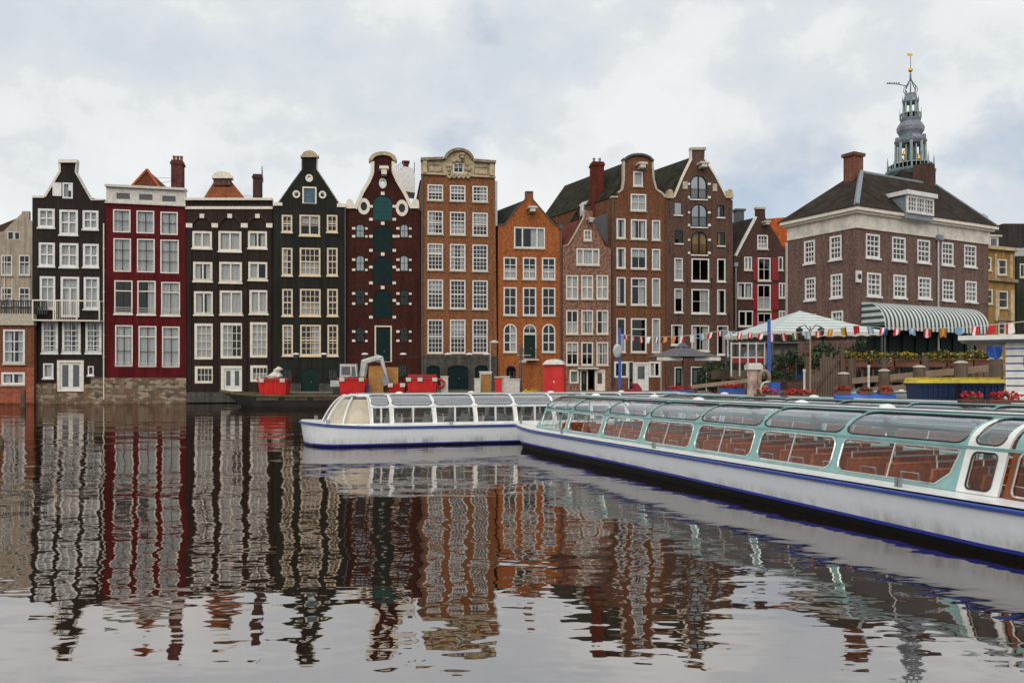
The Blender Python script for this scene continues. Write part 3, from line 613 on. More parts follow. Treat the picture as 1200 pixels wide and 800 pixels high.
# ---- green-black neck gable
gk = M_render('green_black_render', (.024, .025, .021))
hs = House('canal_house', 'green black neck gabled house with cream grid windows and a blue attic shutter', 'house', ROW(-.15), 320.2, gk, GRP)
for r_, g_, g2 in (((252, 272, 276), (2, 3), (2, 2)), ((290.5, 322.8, 322.8), (2, 4), (4, 4)), ((338.6, 370, 370), (2, 4), (4, 4)), ((380.6, 416.6, 416.6), (2, 5), (4, 5))):
    dxp = (r_[0]-252)*.006
    hs.win(330.2+dxp, r_[0], 342.5+dxp, r_[1], g_, fm='creamY', fw=.15, sm='creamY', mw=.06, sash=.5)
    if g2 == (2, 2): hs.win(351, r_[0], 375, r_[2], (1, 2), leaf=[.5], fm='creamY', fw=.15, sm='creamY', cur='b')
    else: hs.win(351+dxp, r_[0], 375.2+dxp, r_[2], g2, fm='creamY', fw=.15, sm='creamY', mw=.06, sash=.5, cur='h' if r_[0] == 338.6 else 'n')
    hs.win(383+dxp, r_[0], 395.4+dxp, r_[1], g_, fm='creamY', fw=.15, sm='creamY', mw=.06, sash=.5)
hs.door(354.4, 219, 371, 238.6, 'bluegrey', 0, 'cream', .14, 1, 'attic_shutter', handle=False)
hs.oval(362.4, 209, 2.6, 2.6); hs.oval(347.4, 227.8, 2.6, 2.6); hs.oval(378, 228.4, 2.6, 2.6)
hs.door(353.6, 432, 373, 460, 'dkgreen', .5, None, .1, 2, 'cellar_door')
hs.win(331, 432, 343, 445, (2, 1), .6, sill=False, fm='darkframe', fw=.08); hs.win(384, 432, 395.6, 445, (2, 1), .6, sill=False, fm='darkframe', fw=.08)
neck = hs.arcpts(362.8, 184, 9.3, 7, 172, 8)
hs.wall([(320.4, 470), (320.2, 239.5), (326, 238.4), (342, 215.5), (353.8, 199.5), (354, 184)]+[(371.4, 184), (371.2, 198), (383, 216), (397.6, 238.6), (404, 240), (405.6, 470)], 240)
hs.roof((362.8, 218), M_tile('dark_roof_tile_b', (.035, .035, .035)))
hs.polypx([(352.2, 184.8), (352.2, 182.6)]+neck+[(373.6, 182.6), (373.6, 184.8)], -.22, .5, 'ochre_cream', 'pediment')
hs.cap([(320, 239), (331, 239)], .3, 'cream', -.12); hs.cap([(395, 240.4), (405.4, 240.6)], .34, 'cream', -.12)
hs.cap([(326, 238), (342, 215), (353.8, 199), (353.8, 185)], .1, 'dgrey', -.05); hs.cap([(371.6, 185), (371.4, 198), (383.2, 215.6), (398, 238.4)], .1, 'brickwhite', -.05)
hs.pipe(404.6, 244, 458, 'dgrey', .07)
hs.boxpx(320.6, 449, 353, 462, -.14, -.003, 'ashlar', 'stone_base'); hs.boxpx(373.6, 449, 405.4, 462, -.14, -.003, 'ashlar', 'stone_base')
# ---- maroon warehouse with teal doors
mr = M_brick('maroon_brick', (.070, .024, .017), (.09, .03, .03), .2, 0, .8, .3, .5)
hs = House('warehouse', 'maroon brick warehouse with a column of teal arched doors and cream bell gable', 'house', ROW(.1), 405.8, mr, GRP)
for y0, y1, d in ((229, 258.6, 'teal'), (264, 295, 'dkteal'), (300, 333, 'dkteal'), (339, 373, 'dkteal')):
    hs.door(437.2, y0, 459.6, y1, d, .95, None, .02, 2, 'loading_door', handle=False)
    for x0, x1 in ((432.6, 436.8), (460, 464)):
        hs.boxpx(x0, y0+11.5, x1, y0+14.6, -.1, 0, 'cream', 'stone_block'); hs.boxpx(x0, y1-3, x1, y1+.2, -.1, 0, 'cream', 'stone_block')
    hs.boxpx(446.4, y0-4, 450.6, y0-.2, -.1, 0, 'cream', 'stone_block')
hs.door(439, 381.4, 459.2, 424, 'dkteal', 0, 'creamY', .14, 2)
for y0, y1 in ((262.4, 278.8), (299, 318), (338.6, 357.6), (383, 401)):
    for x0, x1 in ((417, 427.2), (468.8, 478.6)):
        hs.win(x0, y0, x1, y1, (2, 2), .8, fm='darkframe', fw=.08, sill=False, glass='skyglass' if y0 < 330 else 'glass', mw=.05)
        for yy in (y0+4, y1-3.2):
            hs.boxpx(x0-4.4, yy, x0-.6, yy+2.8, -.1, 0, 'cream', 'stone_block'); hs.boxpx(x1+.6, yy+.4, x1+3.6, yy+2.8, -.1, 0, 'cream', 'stone_block')
hs.win(467, 427, 476.8, 441.6, (3, 3), .6, fm='darkframe', fw=.07, sill=False); hs.win(418, 428, 430, 444, (2, 1), .6, fm='darkframe', fw=.07, sill=False)
hs.oval(426.4, 242, 4.2, 5.4, 1.75); hs.oval(471, 244, 4.2, 5.4, 1.75); hs.oval(448.6, 215, 3, 4, 1.5)
hs.wall([(406, 470), (405.8, 245), (415.6, 245), (424, 226), (432, 213), (436.2, 203), (436.4, 190), (461.2, 190), (461.2, 202), (466, 213), (474, 226), (482.6, 244), (492.6, 247), (493.2, 470)], 247)
hs.roof((448.6, 222), M_tile('dark_roof_tile_c', (.05, .045, .045)))
hs.cap([(416, 244.5), (424, 226), (432, 212.5), (436, 203), (436.2, 189.5)], .34, 'cream', -.16); hs.cap([(461.4, 189.5), (461.4, 202), (466.4, 212.8), (474.4, 226), (483, 244)], .34, 'cream', -.16)
out_ = hs.arcpts(448.6, 188, 16, 9.6, 176, 4); inn = hs.arcpts(448.6, 188, 11.5, 5.6, 176, 4)
hs.polypx([(432.4, 190.4), (432, 187.4)]+out_+[(465.4, 187.4), (465, 190.4)]+inn[::-1], -.3, .5, 'ochre_cream', 'pediment')
hs.polypx([(437, 190)]+inn+[(460.4, 190)], -.05, .45, mr, 'pediment_field')
for cx in (410.8, 486):
    s_ = 1 if cx < 440 else -1
    hs.polypx([(cx-5*s_, 244.6), (cx-5*s_, 239)]+[(cx+s_*dx_, yy) for dx_, yy in ((-4.5, 235.4), (-2, 233.6), (1, 234), (3, 237), (4.6, 239.6))]+[(cx+5.6*s_, 244.6)], -.2, .4, 'cream', 'scroll_ornament')
hs.hoist(444.2, 197.6, 455.8, 208.4)
# white dormer structures on the roof behind, between warehouse and the next house
K['wh'] = hs
mb = MB(); p3 = ROW(7)
def off(hs, back):
    p2 = Plane(hs.pl.x-hs.pl.s*back, hs.pl.y+hs.pl.c*back, math.degrees(hs.pl.a)); return lambda px, py: (p2.uz(px, py)[0]-hs.u0, p2.uz(px, py)[1])
q = off(hs, 6); P_ = [q(*c) for c in [(462.5, 222), (462.5, 203), (473.5, 195), (484.5, 197), (486.5, 209), (486.5, 226)]]; mb.prism(P_, 6, 9); pt = mb.build('roof_house', m['white'], hs.root)
a = q(472.5, 194.6); b2 = q(479, 188); mb = MB(); mb.box(a[0], b2[0], 6.4, 7.2, a[1]-.3, b2[1]); mb.box(a[0]-.1, b2[0]+.1, 6.3, 7.3, b2[1]-.1, b2[1]+.05); mb.build('chimney', M_brick('small_chimney_brick', (.13, .03, .04)), pt)
mb = MB(); a = q(463, 204); b2 = q(473, 196)
for k in range(6): u = a[0]+(b2[0]-a[0])*k/5; z = a[1]+(b2[1]-a[1])*k/5; mb.tube([(u, 6, z), (u, 6, z+.7)], .03, 4)
mb.tube([(a[0], 6, a[1]+.7), (b2[0], 6, b2[1]+.7)], .03, 4); a = q(485.5, 190); mb.tube([(a[0], 6, a[1]), (a[0], 6, a[1]-1.2)], .05, 5); mb.build('railing', m['lead'], pt)
# ---- brown brick house with cream attic
br = M_brick('brown_brick', (.27, .115, .052), (.3, .2, .15), .3, .25)
hs = House('canal_house', 'brown brick house with small paned white sashes and arched cream stone attic', 'house', ROW(-.1), 493.4, br, GRP)
for r_, g_ in (((216.4, 234.8, .9), (4, 4)), ((247.4, 274.2, 1.0), (4, 5)), ((285.4, 316.3, .7), (4, 6)), ((327.6, 361.1, .5), (4, 6)), ((374.4, 413.6, 0), (4, 7))):
    for j, (x0, x1) in enumerate(((501, 519.2), (527.3, 545.4), (553.6, 571.5))):
        cut = (r_[0] == 247.4 and j == 1) or (r_[0] == 285.4 and j == 0)
        hs.win(x0, r_[0]+j*r_[2], x1, r_[1]+j*r_[2], g_, fw=.12, mw=.048, sash=.5 if not cut else .62, cur='b' if (j+int(r_[0])) % 3 == 0 else 'n')
hs.door(500, 428, 515.6, 453, 'dkteal', .5, None, .05, 2, 'cellar_door', handle=False); hs.door(524.4, 428, 549, 456, 'dkteal', .35, None, .05, 2); hs.door(556.4, 428, 572, 452, 'dkteal', .5, None, .05, 2, 'cellar_door', handle=False)
arc = hs.arcpts(537.4, 190, 16.4, 14, 172, 8)
top_ = [(493.6, 187), (519, 186.6)]+arc+[(556, 189), (580, 190.6)]
hs.wall([(493.4, 470), (493.6, 203), (580, 208), (583, 470)], 212)
hh = hs.holes; hs.holes = []; hs.win(531, 191, 543.4, 203, (2, 1), fw=.12, sill=False); pts = [hs.P(*q) for q in [(493.6, 202.6)]+top_+[(580, 207.6)]]
V, T = cdt(pts, hs.holes); mb = MB(); n = len(pts)
mb.add([(x, -.06, z) for x, z in V]+[(x, .5, z) for x, z in V], [tuple(f) for f in T]+[tuple(i+len(V) for i in f) for f in T]); mb.add([(x, -.06, z) for x, z in pts]+[(x, .5, z) for x, z in pts], [(i, (i+1) % n, (i+1) % n+n, i+n) for i in range(n)])
at_ = mb.build('attic', m['ochre_cream'], hs.root, fix=False)
hs.cap([(493, 187)]+[(519.4, 186.2)], .26, 'ochre_dark', -.42, .6, 'cornice'); hs.cap([(555.4, 188.4), (580.6, 190.4)], .26, 'ochre_dark', -.42, .6, 'cornice'); hs.cap(hs.arcpts(537.4, 190, 17, 14.4, 168, 12), .26, 'ochre_dark', -.42, .6, 'cornice')
hs.cap([(493.2, 203.4), (522, 205)], .14, 'ochre_cream', -.22, 0, 'moulding'); hs.cap([(552, 206.4), (580.4, 208)], .14, 'ochre_cream', -.22, 0, 'moulding')
for x0 in (495.4, 573.6):
    dy = (x0-495)*.045; hs.boxpx(x0, 189.5+dy, x0+4.6, 203+dy, -.34, -.06, 'ochre_cream', 'bracket')
for cx, dy in ((510, 0), (563.5, 3)): 
    mb = MB(); A = [hs.P(cx-8.5, 192.6+dy), hs.P(cx+8.5, 193.2+dy), hs.P(cx+8.5, 202+dy), hs.P(cx-8.5, 201.4+dy)]; B = [hs.P(cx-7.3, 193.8+dy), hs.P(cx+7.3, 194.4+dy), hs.P(cx+7.3, 200.8+dy), hs.P(cx-7.3, 200.2+dy)]; mb.ring(A, B, -.12, -.06); mb.build('panel_moulding', m['ochre_dark'], hs.root)
mb = MB()
for k in range(46):
    a_ = random.random()*math.pi*1.15-.25; rr = 9+random.random()*5; cx = 537.4+math.cos(a_)*rr; cy = 200-math.sin(a_)*rr*.85+(3 if math.sin(a_) < 0 else 0)
    if 530 < cx < 544.6 and 190 < cy < 204: continue
    p_ = hs.P(cx, cy); r = .1+random.random()*.12; mb.lathe([(0.01, -r), (r*.8, -r*.5), (r, 0), (r*.8, r*.5), (.01, r)], (0, 0), 6); mb.v[-30:] = [(x+p_[0], y-.1, z+p_[1]) for x, y, z in mb.v[-30:]]
for k in range(30):
    cx = 524+k*.95; p_ = hs.P(cx, 205+3.5*abs(math.sin(k*.55))); r = .16; mb.lathe([(0.01, -r), (r*.8, -r*.5), (r, 0), (r*.8, r*.5), (.01, r)], (0, 0), 6); mb.v[-30:] = [(x+p_[0], y-.1, z+p_[1]) for x, y, z in mb.v[-30:]]
mb.build('carved_ornament', m['ochre_cream'], at_)
hs.pipe(495.2, 206, 455, 'dgrey', .06)
hs.hoist(537.6, 182, 543.8, 188, 'ochre_cream', .8)
mb = MB(); a = hs.P(493.8, 418); b_ = hs.P(582.6, 470); V, T = cdt([(a[0], .6), (b_[0], .6), (b_[0], a[1]), (a[0], a[1])], [[p for p in h] for h in hh if h[0][1] < 5 and max(q[1] for q in h) < a[1]])
mb.add([(x, -.08, z) for x, z in V], [tuple(f) for f in T]); mb.box(a[0], b_[0], -.12, .0, a[1]-.1, a[1]+.1); mb.build('stone_base', m['ashlar'], hs.root)
hs.roof((537, 192), M_tile('dark_roof_tile_d', (.06, .05, .05)))
mb = MB(); a = hs.P(580.6, 211); b_ = hs.P(583.4, 264); mb.box(a[0], b_[0], .3, 1.2, b_[1], a[1]); mb.build('side_flashing', m['metal'], hs.root)
# ---- orange brick house
SK = Vector((-.477, .879)); c9, s9 = math.cos(R(RA)), math.sin(R(RA)); DV = (SK.x*c9+SK.y*s9, -SK.x*s9+SK.y*c9)
ob = M_brick('orange_brick', (.40, .130, .042), (.42, .22, .12), .25, .22)
hs = House('canal_house', 'bright orange brick house with plain pointed gable and three arched ground windows', 'house', ROW(.15), 583.4, ob, GRP, dv=DV, dep=12)
hs.win(602.4, 266.4, 638.6, 290.8, (1, 1), leaf=[.25, .76], fw=.13, cur='n', sash=None); 
for c in [(590, 301.4, 605.6, 327), (612.6, 301.6, 628.4, 327.3), (635, 302, 650.8, 327.6)]: hs.win(*c, (2, 3), fw=.13, mw=.07, cur='h')
for c in [(590, 336.6, 605.6, 369.4), (612.6, 336.8, 628.4, 369.6), (635, 337, 650.8, 369.8)]: hs.win(*c, (2, 3), fw=.13, mw=.07, cur='n')
for x0, x1 in ((590, 605.6), (635.2, 650.8)):
    wd = hs.win(x0, 379.4, x1, 412.6, (2, 3), 1.0, fw=.12, mw=.1)
d_ = hs.win(613, 380, 628.4, 391, (2, 1), 1.0, fw=.1, sill=False); hs.door(613, 391.4, 628.4, 420, 'dkgreen', 0, 'white', .08, 1)
hs.win(593.4, 428.6, 604.4, 442.5, (2, 2), .8, fm='darkframe', fw=.06, sill=False)
hs.wall([(583.6, 470), (583.6, 264), (591, 263), (603, 247), (616.4, 233), (616.6, 225), (623.8, 225), (624, 234), (636, 248), (649.8, 264), (658.6, 266), (659, 470)], 265)
hs.roof((619.5, 232), M_tile('black_roof_tile', (.035, .038, .036)))
hs.cap([(584, 263.4), (591, 262.8), (603, 246.6), (616, 232.6), (616.4, 225)], .1, 'dgrey'); hs.cap([(615.6, 224.8), (624.6, 224.8)], .14, 'dgrey'); hs.cap([(624.2, 225), (624.4, 233.6), (636.4, 247.6), (650, 263.4), (659, 265.6)], .1, 'dgrey')
hs.pipe(657.2, 268, 455, 'dgrey', .07, True)
hs.hoist(616.8, 244, 628.2, 250.6, 'brickwhite')
mb = MB(); a = hs.P(612, 409); b_ = hs.P(630, 421); mb.box(a[0], b_[0], -.7, -.0, b_[1]-.1, b_[1]); bl = mb.build('balcony', m['cream'], hs.root); mb = MB()
for k in range(12): u = a[0]+(b_[0]-a[0])*k/11; mb.tube([(u, -.66, b_[1]), (u, -.66, a[1])], .02, 4)
mb.tube([(a[0], -.66, a[1]), (b_[0], -.66, a[1])], .03, 4); mb.tube([(a[0], -.66, a[1]), (a[0], 0, a[1])], .02, 4); mb.tube([(b_[0], -.66, a[1]), (b_[0], 0, a[1])], .02, 4); mb.build('railing', m['black'], bl)
# ---- little pinkish brick house
pk = M_brick('pink_speckled_brick', (.26, .14, .10), (.36, .26, .2), .4, .5, .85, .25, .7)
hs = House('canal_house', 'narrow pink speckled brick house with small pointed gable, lowest of the row', 'house', ROW(-.2), 659.6, pk, GRP, dv=DV, dep=12)
hs.win(684, 269.6, 693.2, 282, (2, 2), fw=.12, cur='w', fm='cream'); hs.win(675.4, 291.4, 702.4, 310.6, (1, 1), leaf=[.27, .73], fw=.13, cur='w', fm='cream')
for i, (y0, y1, c) in enumerate(((322.6, 350.4, 'www'), (363.4, 391.3, 'nnr'), (400.8, 427.7, 'nns'))):
    for j, (x0, x1) in enumerate(((663.4, 677.6), (681.2, 695), (699, 712.8))): hs.win(x0, y0, x1, y1, (2, 2), cur=c[j], fm='cream', fw=.12, mw=.11 if i == 0 else .08, sash=None)
hs.win(667.4, 433.4, 678, 449, (1, 1), fm='cream', fw=.15, cur='w', cm='green_curtain_reflection', sill=False)
hs.door(680, 433.4, 688.6, 458, 'darkframe', 0, 'cream', .1, 1, glassy=.3); hs.door(697, 433.4, 709, 458, 'cream', 0, 'cream', .1, 1, glassy=.3); hs.win(689.2, 433.4, 696.4, 456, (1, 1), fm='darkframe', fw=.05, sill=False)
hs.wall([(659.6, 470), (659.6, 289), (666, 287), (675, 272), (684.4, 255.4), (684.4, 247), (694.4, 247), (694.6, 256), (702, 274), (709, 289), (716, 291), (716.4, 470)], 290)
hs.roof((689.4, 254), M_tile('redbrown_roof_tile', (.16, .045, .035)))
hs.cap([(659.6, 288.6), (666, 286.6), (675, 271.6), (684, 255), (684, 246.6)], .1, 'sandstone'); hs.hoist(687, 257, 694.6, 262, 'brickwhite', .8)
mb = MB(); q = off(hs, 5); P_ = [q(*c) for c in [(682.4, 252), (682.4, 237), (693.8, 233.6), (693.8, 252)]]; mb.prism(P_, 5, 7); dm = mb.build('dormer', m['white'], hs.root)
mb = MB(); 
for k in range(2):
    A = q(684+k*5, 246); B = q(687.6+k*5, 239.6); mb.box(A[0], B[0], 4.96, 5.0, A[1], B[1])
mb.build('pane', m['glassdk'], dm); hs.boxpx(676, 430.4, 700, 432.4, -.5, -.0, 'brickwhite', 'shop_canopy')
# ---- tall brown brick with rounded neck gable
b9 = M_brick('red_brown_brick', (.20, .088, .048), (.22, .14, .1), .3, .2)
hs = House('canal_house', 'tall red brown brick house with rounded neck gable beside the big red chimney', 'house', ROW(.1), 716.4, b9, GRP, dv=DV, dep=14)
hs.win(742, 201, 753.2, 218.4, (1, 1), fw=.14, cur='w'); hs.win(739, 227.4, 757.2, 247.2, (2, 2), fw=.14, cur='w')
for i, (y0, y1, dd) in enumerate(((256.2, 279.4, 1), (290.2, 314.2, .8), (324.8, 356.8, .6), (372.7, 412.6, .2))):
    hs.win(722.4, y0, 733, y1, (1, 1) if i != 3 else (1, 2), fw=.13, cur='nnnh'[i], cm='curtain'); hs.win(739.2, y0+dd, 757.6, y1+dd, (2, 1) if i in (0, 1, 2) else (1, 1), fw=.14, cur=['s', 'n', 'r', 'n'][i], cm='curtain', tr=.3 if i >= 2 else 0); hs.win(764, y0+2*dd, 773.6, y1+2*dd, (1, 1), fw=.13, cur='w')
hs.win(719.6, 423.4, 736, 442.4, (1, 1), leaf=[.5], fw=.2, sill=False); hs.door(743, 424.4, 760, 458, 'white', 0, 'white', .2, 1, glassy=.35); hs.win(760.4, 423.4, 774, 442, (1, 1), leaf=[.5], fw=.2, sill=False); hs.win(736.4, 423.4, 742.6, 458, (1, 1), fm='white', fw=.08, sill=False)
arc = hs.arcpts(747.6, 190, 17, 9, 165, 15)
hs.wall([(716.4, 470), (716.4, 231), (724, 231), (724, 226), (729.4, 222), (731, 210), (731, 186)]+arc+[(764.4, 189), (764.4, 196), (765.6, 210), (768.6, 222), (776, 227), (779.4, 231.4), (779.8, 470)], 232)
hs.cap([(716, 230.6), (724, 230.6)], .16, 'sandstone', -.12); hs.cap([(724, 225.6), (729.2, 221.6), (730.8, 210), (730.8, 187)], .2, 'sandstone', -.1); hs.cap([(729.6, 186)]+arc+[(765.8, 189)], .2, 'dgrey', -.25); hs.cap([(764.8, 190), (765.2, 198), (766, 210), (769, 221.6), (776.4, 226.6), (779.6, 231)], .2, 'sandstone', -.1)
hs.pipe(718, 234, 452, 'dgrey', .06)
hs.hoist(744.4, 193, 755.8, 200, 'brickwhite')
rt = M_tile('mossy_slate', (.030, .027, .022), .25, .3, (.045, .045, .03))
# broad hipped roof behind the narrow houses
q = off(hs, 6); mb = MB(); A = [q(660, 262), q(694, 217), q(733, 197.6), q(733, 262)]; B = [(A[0][0], A[0][1]), (A[1][0], A[1][1])]
mb.add([(A[0][0], 6, A[0][1]-1), (A[1][0], 6, A[1][1]), (A[2][0], 6, A[2][1]), (A[3][0], 6, A[3][1]-1), (A[0][0]+2, 13, A[0][1]-1), (A[1][0]+2, 13, A[1][1]-1), (A[2][0]+3, 13, A[2][1]-1), (A[3][0]+3, 13, A[3][1]-1)],
       [(0, 1, 2, 3), (4, 5, 6, 7), (0, 1, 5, 4), (1, 2, 6, 5), (2, 3, 7, 6), (3, 0, 4, 7)]); mb.build('roof', rt, hs.root)
hs.roof((747.6, 184), rt, name='roof')
hs.chimney(694.6, 189.5, 708, 254, M_brick('red_chimney_brick', (.16, .036, .024), (.15, .05, .04), .25), 3.0, 1.3, 2, 'lead')
mb = MB(); q = off(hs, .8); mb.prism([q(*c) for c in [(695, 256), (715.6, 248.5), (715.6, 292), (709, 290)]], .8, 6); mb.build('side_wall', m['dgrey'], hs.root)
# ---- brown warehouse with arched loading windows
b10 = M_brick('dusky_brown_brick', (.135, .078, .058), (.22, .16, .14), .3, .2)
hs = House('warehouse', 'dusky brown brick warehouse with three arched loading windows, one hung with gold curtains', 'house', ROW(.0), 779.8, b10, GRP, dv=DV, dep=22)
for i, c in enumerate([(808.8, 205.6, 828.2, 233.4), (809.6, 239, 828.8, 266), (810, 271, 828.8, 298.4)]):
    wd = hs.win(*c, (1, 1), .9, fm='darkframe', fw=.1, leaf=[.5], cur=['w', 'n', 's'][i], cm=['green_curtain_reflection', 'curtain', 'goldcurtain'][i], glass='skyglass' if i < 2 else 'glass', sm='white', rail=0)  # topmost window's pale curtain is a reflection painted behind the glass
    u0, z0, u1, z1 = *hs.P(c[0], c[3]), *hs.P(c[2], c[1])
    q = MB(); 
    for k in range(15): u = u0+.1+(u1-u0-.2)*k/14; q.tube([(u, -.16, z0), (u, -.16, z0+1.05)], .016, 4)
    q.tube([(u0, -.16, z0+1.05), (u1, -.16, z0+1.05)], .03, 4); q.build('railing', m['black'], wd)
    for x0, x1 in ((806, 808.4), (829.2, 832.6)):
        hs.boxpx(x0, c[1]+9, x1, c[1]+11.4, -.1, 0, 'white', 'stone_block'); hs.boxpx(x0, c[3]-3.4, x1, c[3]-.6, -.1, 0, 'white', 'stone_block')
    if i == 2:
        q = MB(); q.grid(lambda a_, b2: (u0+.1+(u1-u0-.2)*a_, .25+.05*math.sin(a_*60), z0+(z1-z0)*b2), 60, 1); q.build('curtain', m['goldcurtain'], wd, smooth=True)
hs.win(790, 237, 799.2, 251.8, (1, 1), fm='darkframe', fw=.05, glass='skyglass', sm='white'); hs.win(840.4, 240.6, 848.6, 254.6, (1, 1), fm='darkframe', fw=.05, cur='l', sm='white'); hs.win(791, 270, 800.2, 285.2, (1, 1), fm='darkframe', fw=.05, sm='white'); hs.win(840.6, 272.4, 849.2, 287.8, (1, 1), fm='darkframe', fw=.05, cur='l', cm='goldcurtain', sm='white')
for y0, y1, a_ in ((302.4, 328.4, 0), (338.2, 366, 1), (380.4, 404, 2)):
    hs.win(790.2-(3.6 if a_ == 2 else 0), y0, 800, y1, (1, 2 if a_ < 1 else 1), cur='wnn'[a_], sm='white', fw=.11); hs.win(810.2, y0+.6, 831, y1+1.2+(6 if a_ == 2 else 0), (2, 2) if a_ else (2, 1), sm='white', fw=.13, mw=.04); hs.win(840.4, y0+1, 850+(3.4 if a_ == 2 else 0), y1+1.4+(10 if a_ == 2 else 0), (1, 1), sm='white', fw=.11, cur='n')
hs.door(790.4, 430, 800, 458, 'dkgreen', 0, 'white', .09, 1, glassy=.3); hs.door(809.6, 429.6, 828.4, 458, 'dkgreen', 0, 'white', .1, 2, glassy=.3)
hs.wall([(779.8, 470), (779.8, 232.4), (789.6, 232), (799, 208.6), (810, 186), (810, 174.4), (826, 174.4), (825.4, 186), (838, 206.6), (850.6, 231), (858.6, 235), (859.6, 470)], 234)
hs.roof((817.6, 181), rt)
hs.cap([(789.8, 231), (799.4, 208), (810.2, 186)], .16, 'cream'); hs.cap([(809.8, 186), (809.8, 174.6)], .1, 'cream'); hs.cap([(809, 174.2), (827, 174.2)], .26, 'sandstone', -.15); hs.cap([(825.6, 186), (838.4, 206.4), (851, 230.6)], .16, 'cream')
for cx in (784.6, 854.4): hs.polypx([(cx-4.4, 232.4), (cx-4.4, 228), (cx-3, 225.6)]+hs.arcpts(cx, 225.4, 3.4, 3.2, 160, 20, 6)+[(cx+3.2, 226), (cx+4.2, 228.4), (cx+4.2, 233)], -.2, .4, 'ochre_cream', 'scroll_ornament')
hs.hoist(816, 192.4, 827, 199, 'brickwhite')
for x0, x1, y0 in ((800, 805.4, 213), (835, 840, 215.6)): 
    o = hs.boxpx(x0, y0, x1, y0+8.6, -.1, 0, 'sandstone', 'stone_plaque')
for px_, py_ in ((785, 250), (785, 292), (805, 246), (834, 250), (834, 290), (853, 292), (805, 330), (834, 332), (795, 372), (854, 372)):
    mb = MB(); u, z = hs.P(px_, py_); mb.box(u-.035, u+.035, -.06, 0, z-.55, z+.55); mb.build('wall_anchor', m['black'], hs.root)
# ---- small gable with red shutters
b11 = M_brick('dark_brown_brick', (.095, .055, .045), (.13, .09, .08), .3, .2)
hs = House('canal_house', 'small dark brick gabled house with dark red shutters between taller buildings', 'house', ROW(.6), 859.6, b11, GRP, dv=DV, dep=14)
hs.win(887.4, 275.4, 899.8, 291.8, (3, 3), fw=.13, mw=.06); hs.win(872, 301, 881.2, 316.6, (1, 1), leaf=[.5], fw=.12, cur='w'); hs.win(888, 302, 903, 329, (2, 2), fw=.12, cur='n'); hs.win(912, 301, 917.4, 316.6, (1, 1), fw=.1)
hs.win(864, 331, 881.6, 349.6, (1, 1), leaf=[.5], fw=.12, cur='s'); hs.win(887.4, 333.4, 903.2, 363, (2, 2), fw=.12, cur='h'); hs.win(912.6, 331.4, 921, 349, (1, 1), leaf=[.5], fw=.12)
hs.win(865.4, 364, 882.6, 382.4, (1, 1), leaf=[.5], fw=.12); hs.win(887.4, 366.4, 904, 388, (2, 1), fw=.12, cur='h'); hs.win(912.6, 364, 921, 380, (1, 1), leaf=[.5], fw=.12)
hs.win(866, 402, 884, 430, (2, 2), fw=.1); hs.win(890, 402, 908, 430, (2, 2), fw=.1)
hs.wall([(859.8, 470), (859.8, 302), (862, 300), (874, 277), (886.4, 254), (886.6, 244), (896.4, 244), (896.8, 254.6), (907, 271), (917.4, 288.4), (925, 292), (926, 470)], 300)
hs.cap([(862, 300), (874, 277), (886.2, 254)], .16, 'white'); hs.cap([(885.6, 243.8), (897.2, 243.8)], .2, 'sandstone', -.1); hs.hoist(892, 260.4, 899.6, 265, 'brickwhite', .8)
for y0, y1 in ((302, 329), (333.4, 363), (366.4, 386)):
    for x0, x1 in ((882.2, 887.4), (904, 911.8)): hs.boxpx(x0, y0, x1, y1, -.09, -.03, 'redpaint', 'shutter')
hs.roof((891.5, 253), M_tile('dark_roof_tile_e', (.05, .04, .036)))
mb = MB(); q = off(hs, 7); mb.prism([q(*c) for c in [(893, 257), (928, 254), (928, 294), (914, 292)]], 7, 9); mb.build('rear_roof', M_tile('bright_pantile', (.50, .12, .035), .35, .3), hs.root)
mb = MB(); q = off(hs, 8); A = q(863.5, 262); B = q(872, 246); mb.box(A[0], B[0], 8, 9, A[1]-2, B[1]); mb.box(A[0]-.2, B[0]+.2, 7.9, 9.1, B[1]-.1, B[1]+.12); mb.build('chimney', m['dgrey'], hs.root)
hs.pipe(861, 312, 392, 'metal', .08, True, -.3); 
hs.boxpx(920.2, 285, 925.4, 400, -.3, .0, 'brickwhite', 'corner_board')
# ---------------- corner building on the square ----------------
cx_, cy_ = 25.6, 62.0
CR = Plane(cx_, cy_, math.degrees(math.atan2(975, 1793))); CL_a = math.degrees(math.atan2(-529*-1, 975)) 
LA = math.degrees(math.atan2(-975, 529))          # left face, running from its far end to the corner
CLp = Plane(cx_, cy_, LA)
b12 = M_brick('corner_brick', (.195, .128, .106), (.2, .15, .13), .3, .2)
ho = House('corner_building', 'broad brown corner house with hipped dark roof, white frieze and striped awning', 'building', CR, 1003, b12)
ROOT = ho.root; LEN = CR.u(1158); lx, ly = CLp.at(922.5); LW = abs(CLp.u(922.5))
for c in [(1014.6, 274.4, 1030.8, 302.2), (1045.3, 278, 1061, 305.3), (1074.8, 281.2, 1089.6, 307.7), (1103.3, 284.3, 1117, 310.6), (1129.7, 287.4, 1143.7, 312.6),
          (1015.8, 319.8, 1032.3, 347), (1046.8, 322.2, 1061.8, 348.8), (1075.8, 325, 1090.8, 349.6), (1104, 327.5, 1118, 352), (1130.9, 329.5, 1144.4, 353.8)]:
    y_ = (c[1]+c[3])/2; ho.win(*c, (3, 4), fw=.14, mw=.07, cur='n', sash=.5, sm='white')
for px in (1020, 1050, 1080, 1110, 1136): ho.win(px-5, 385+(px-1020)*.03, px+8, 420, (2, 3), fw=.12, mw=.06, fm='darkframe', sill=False)
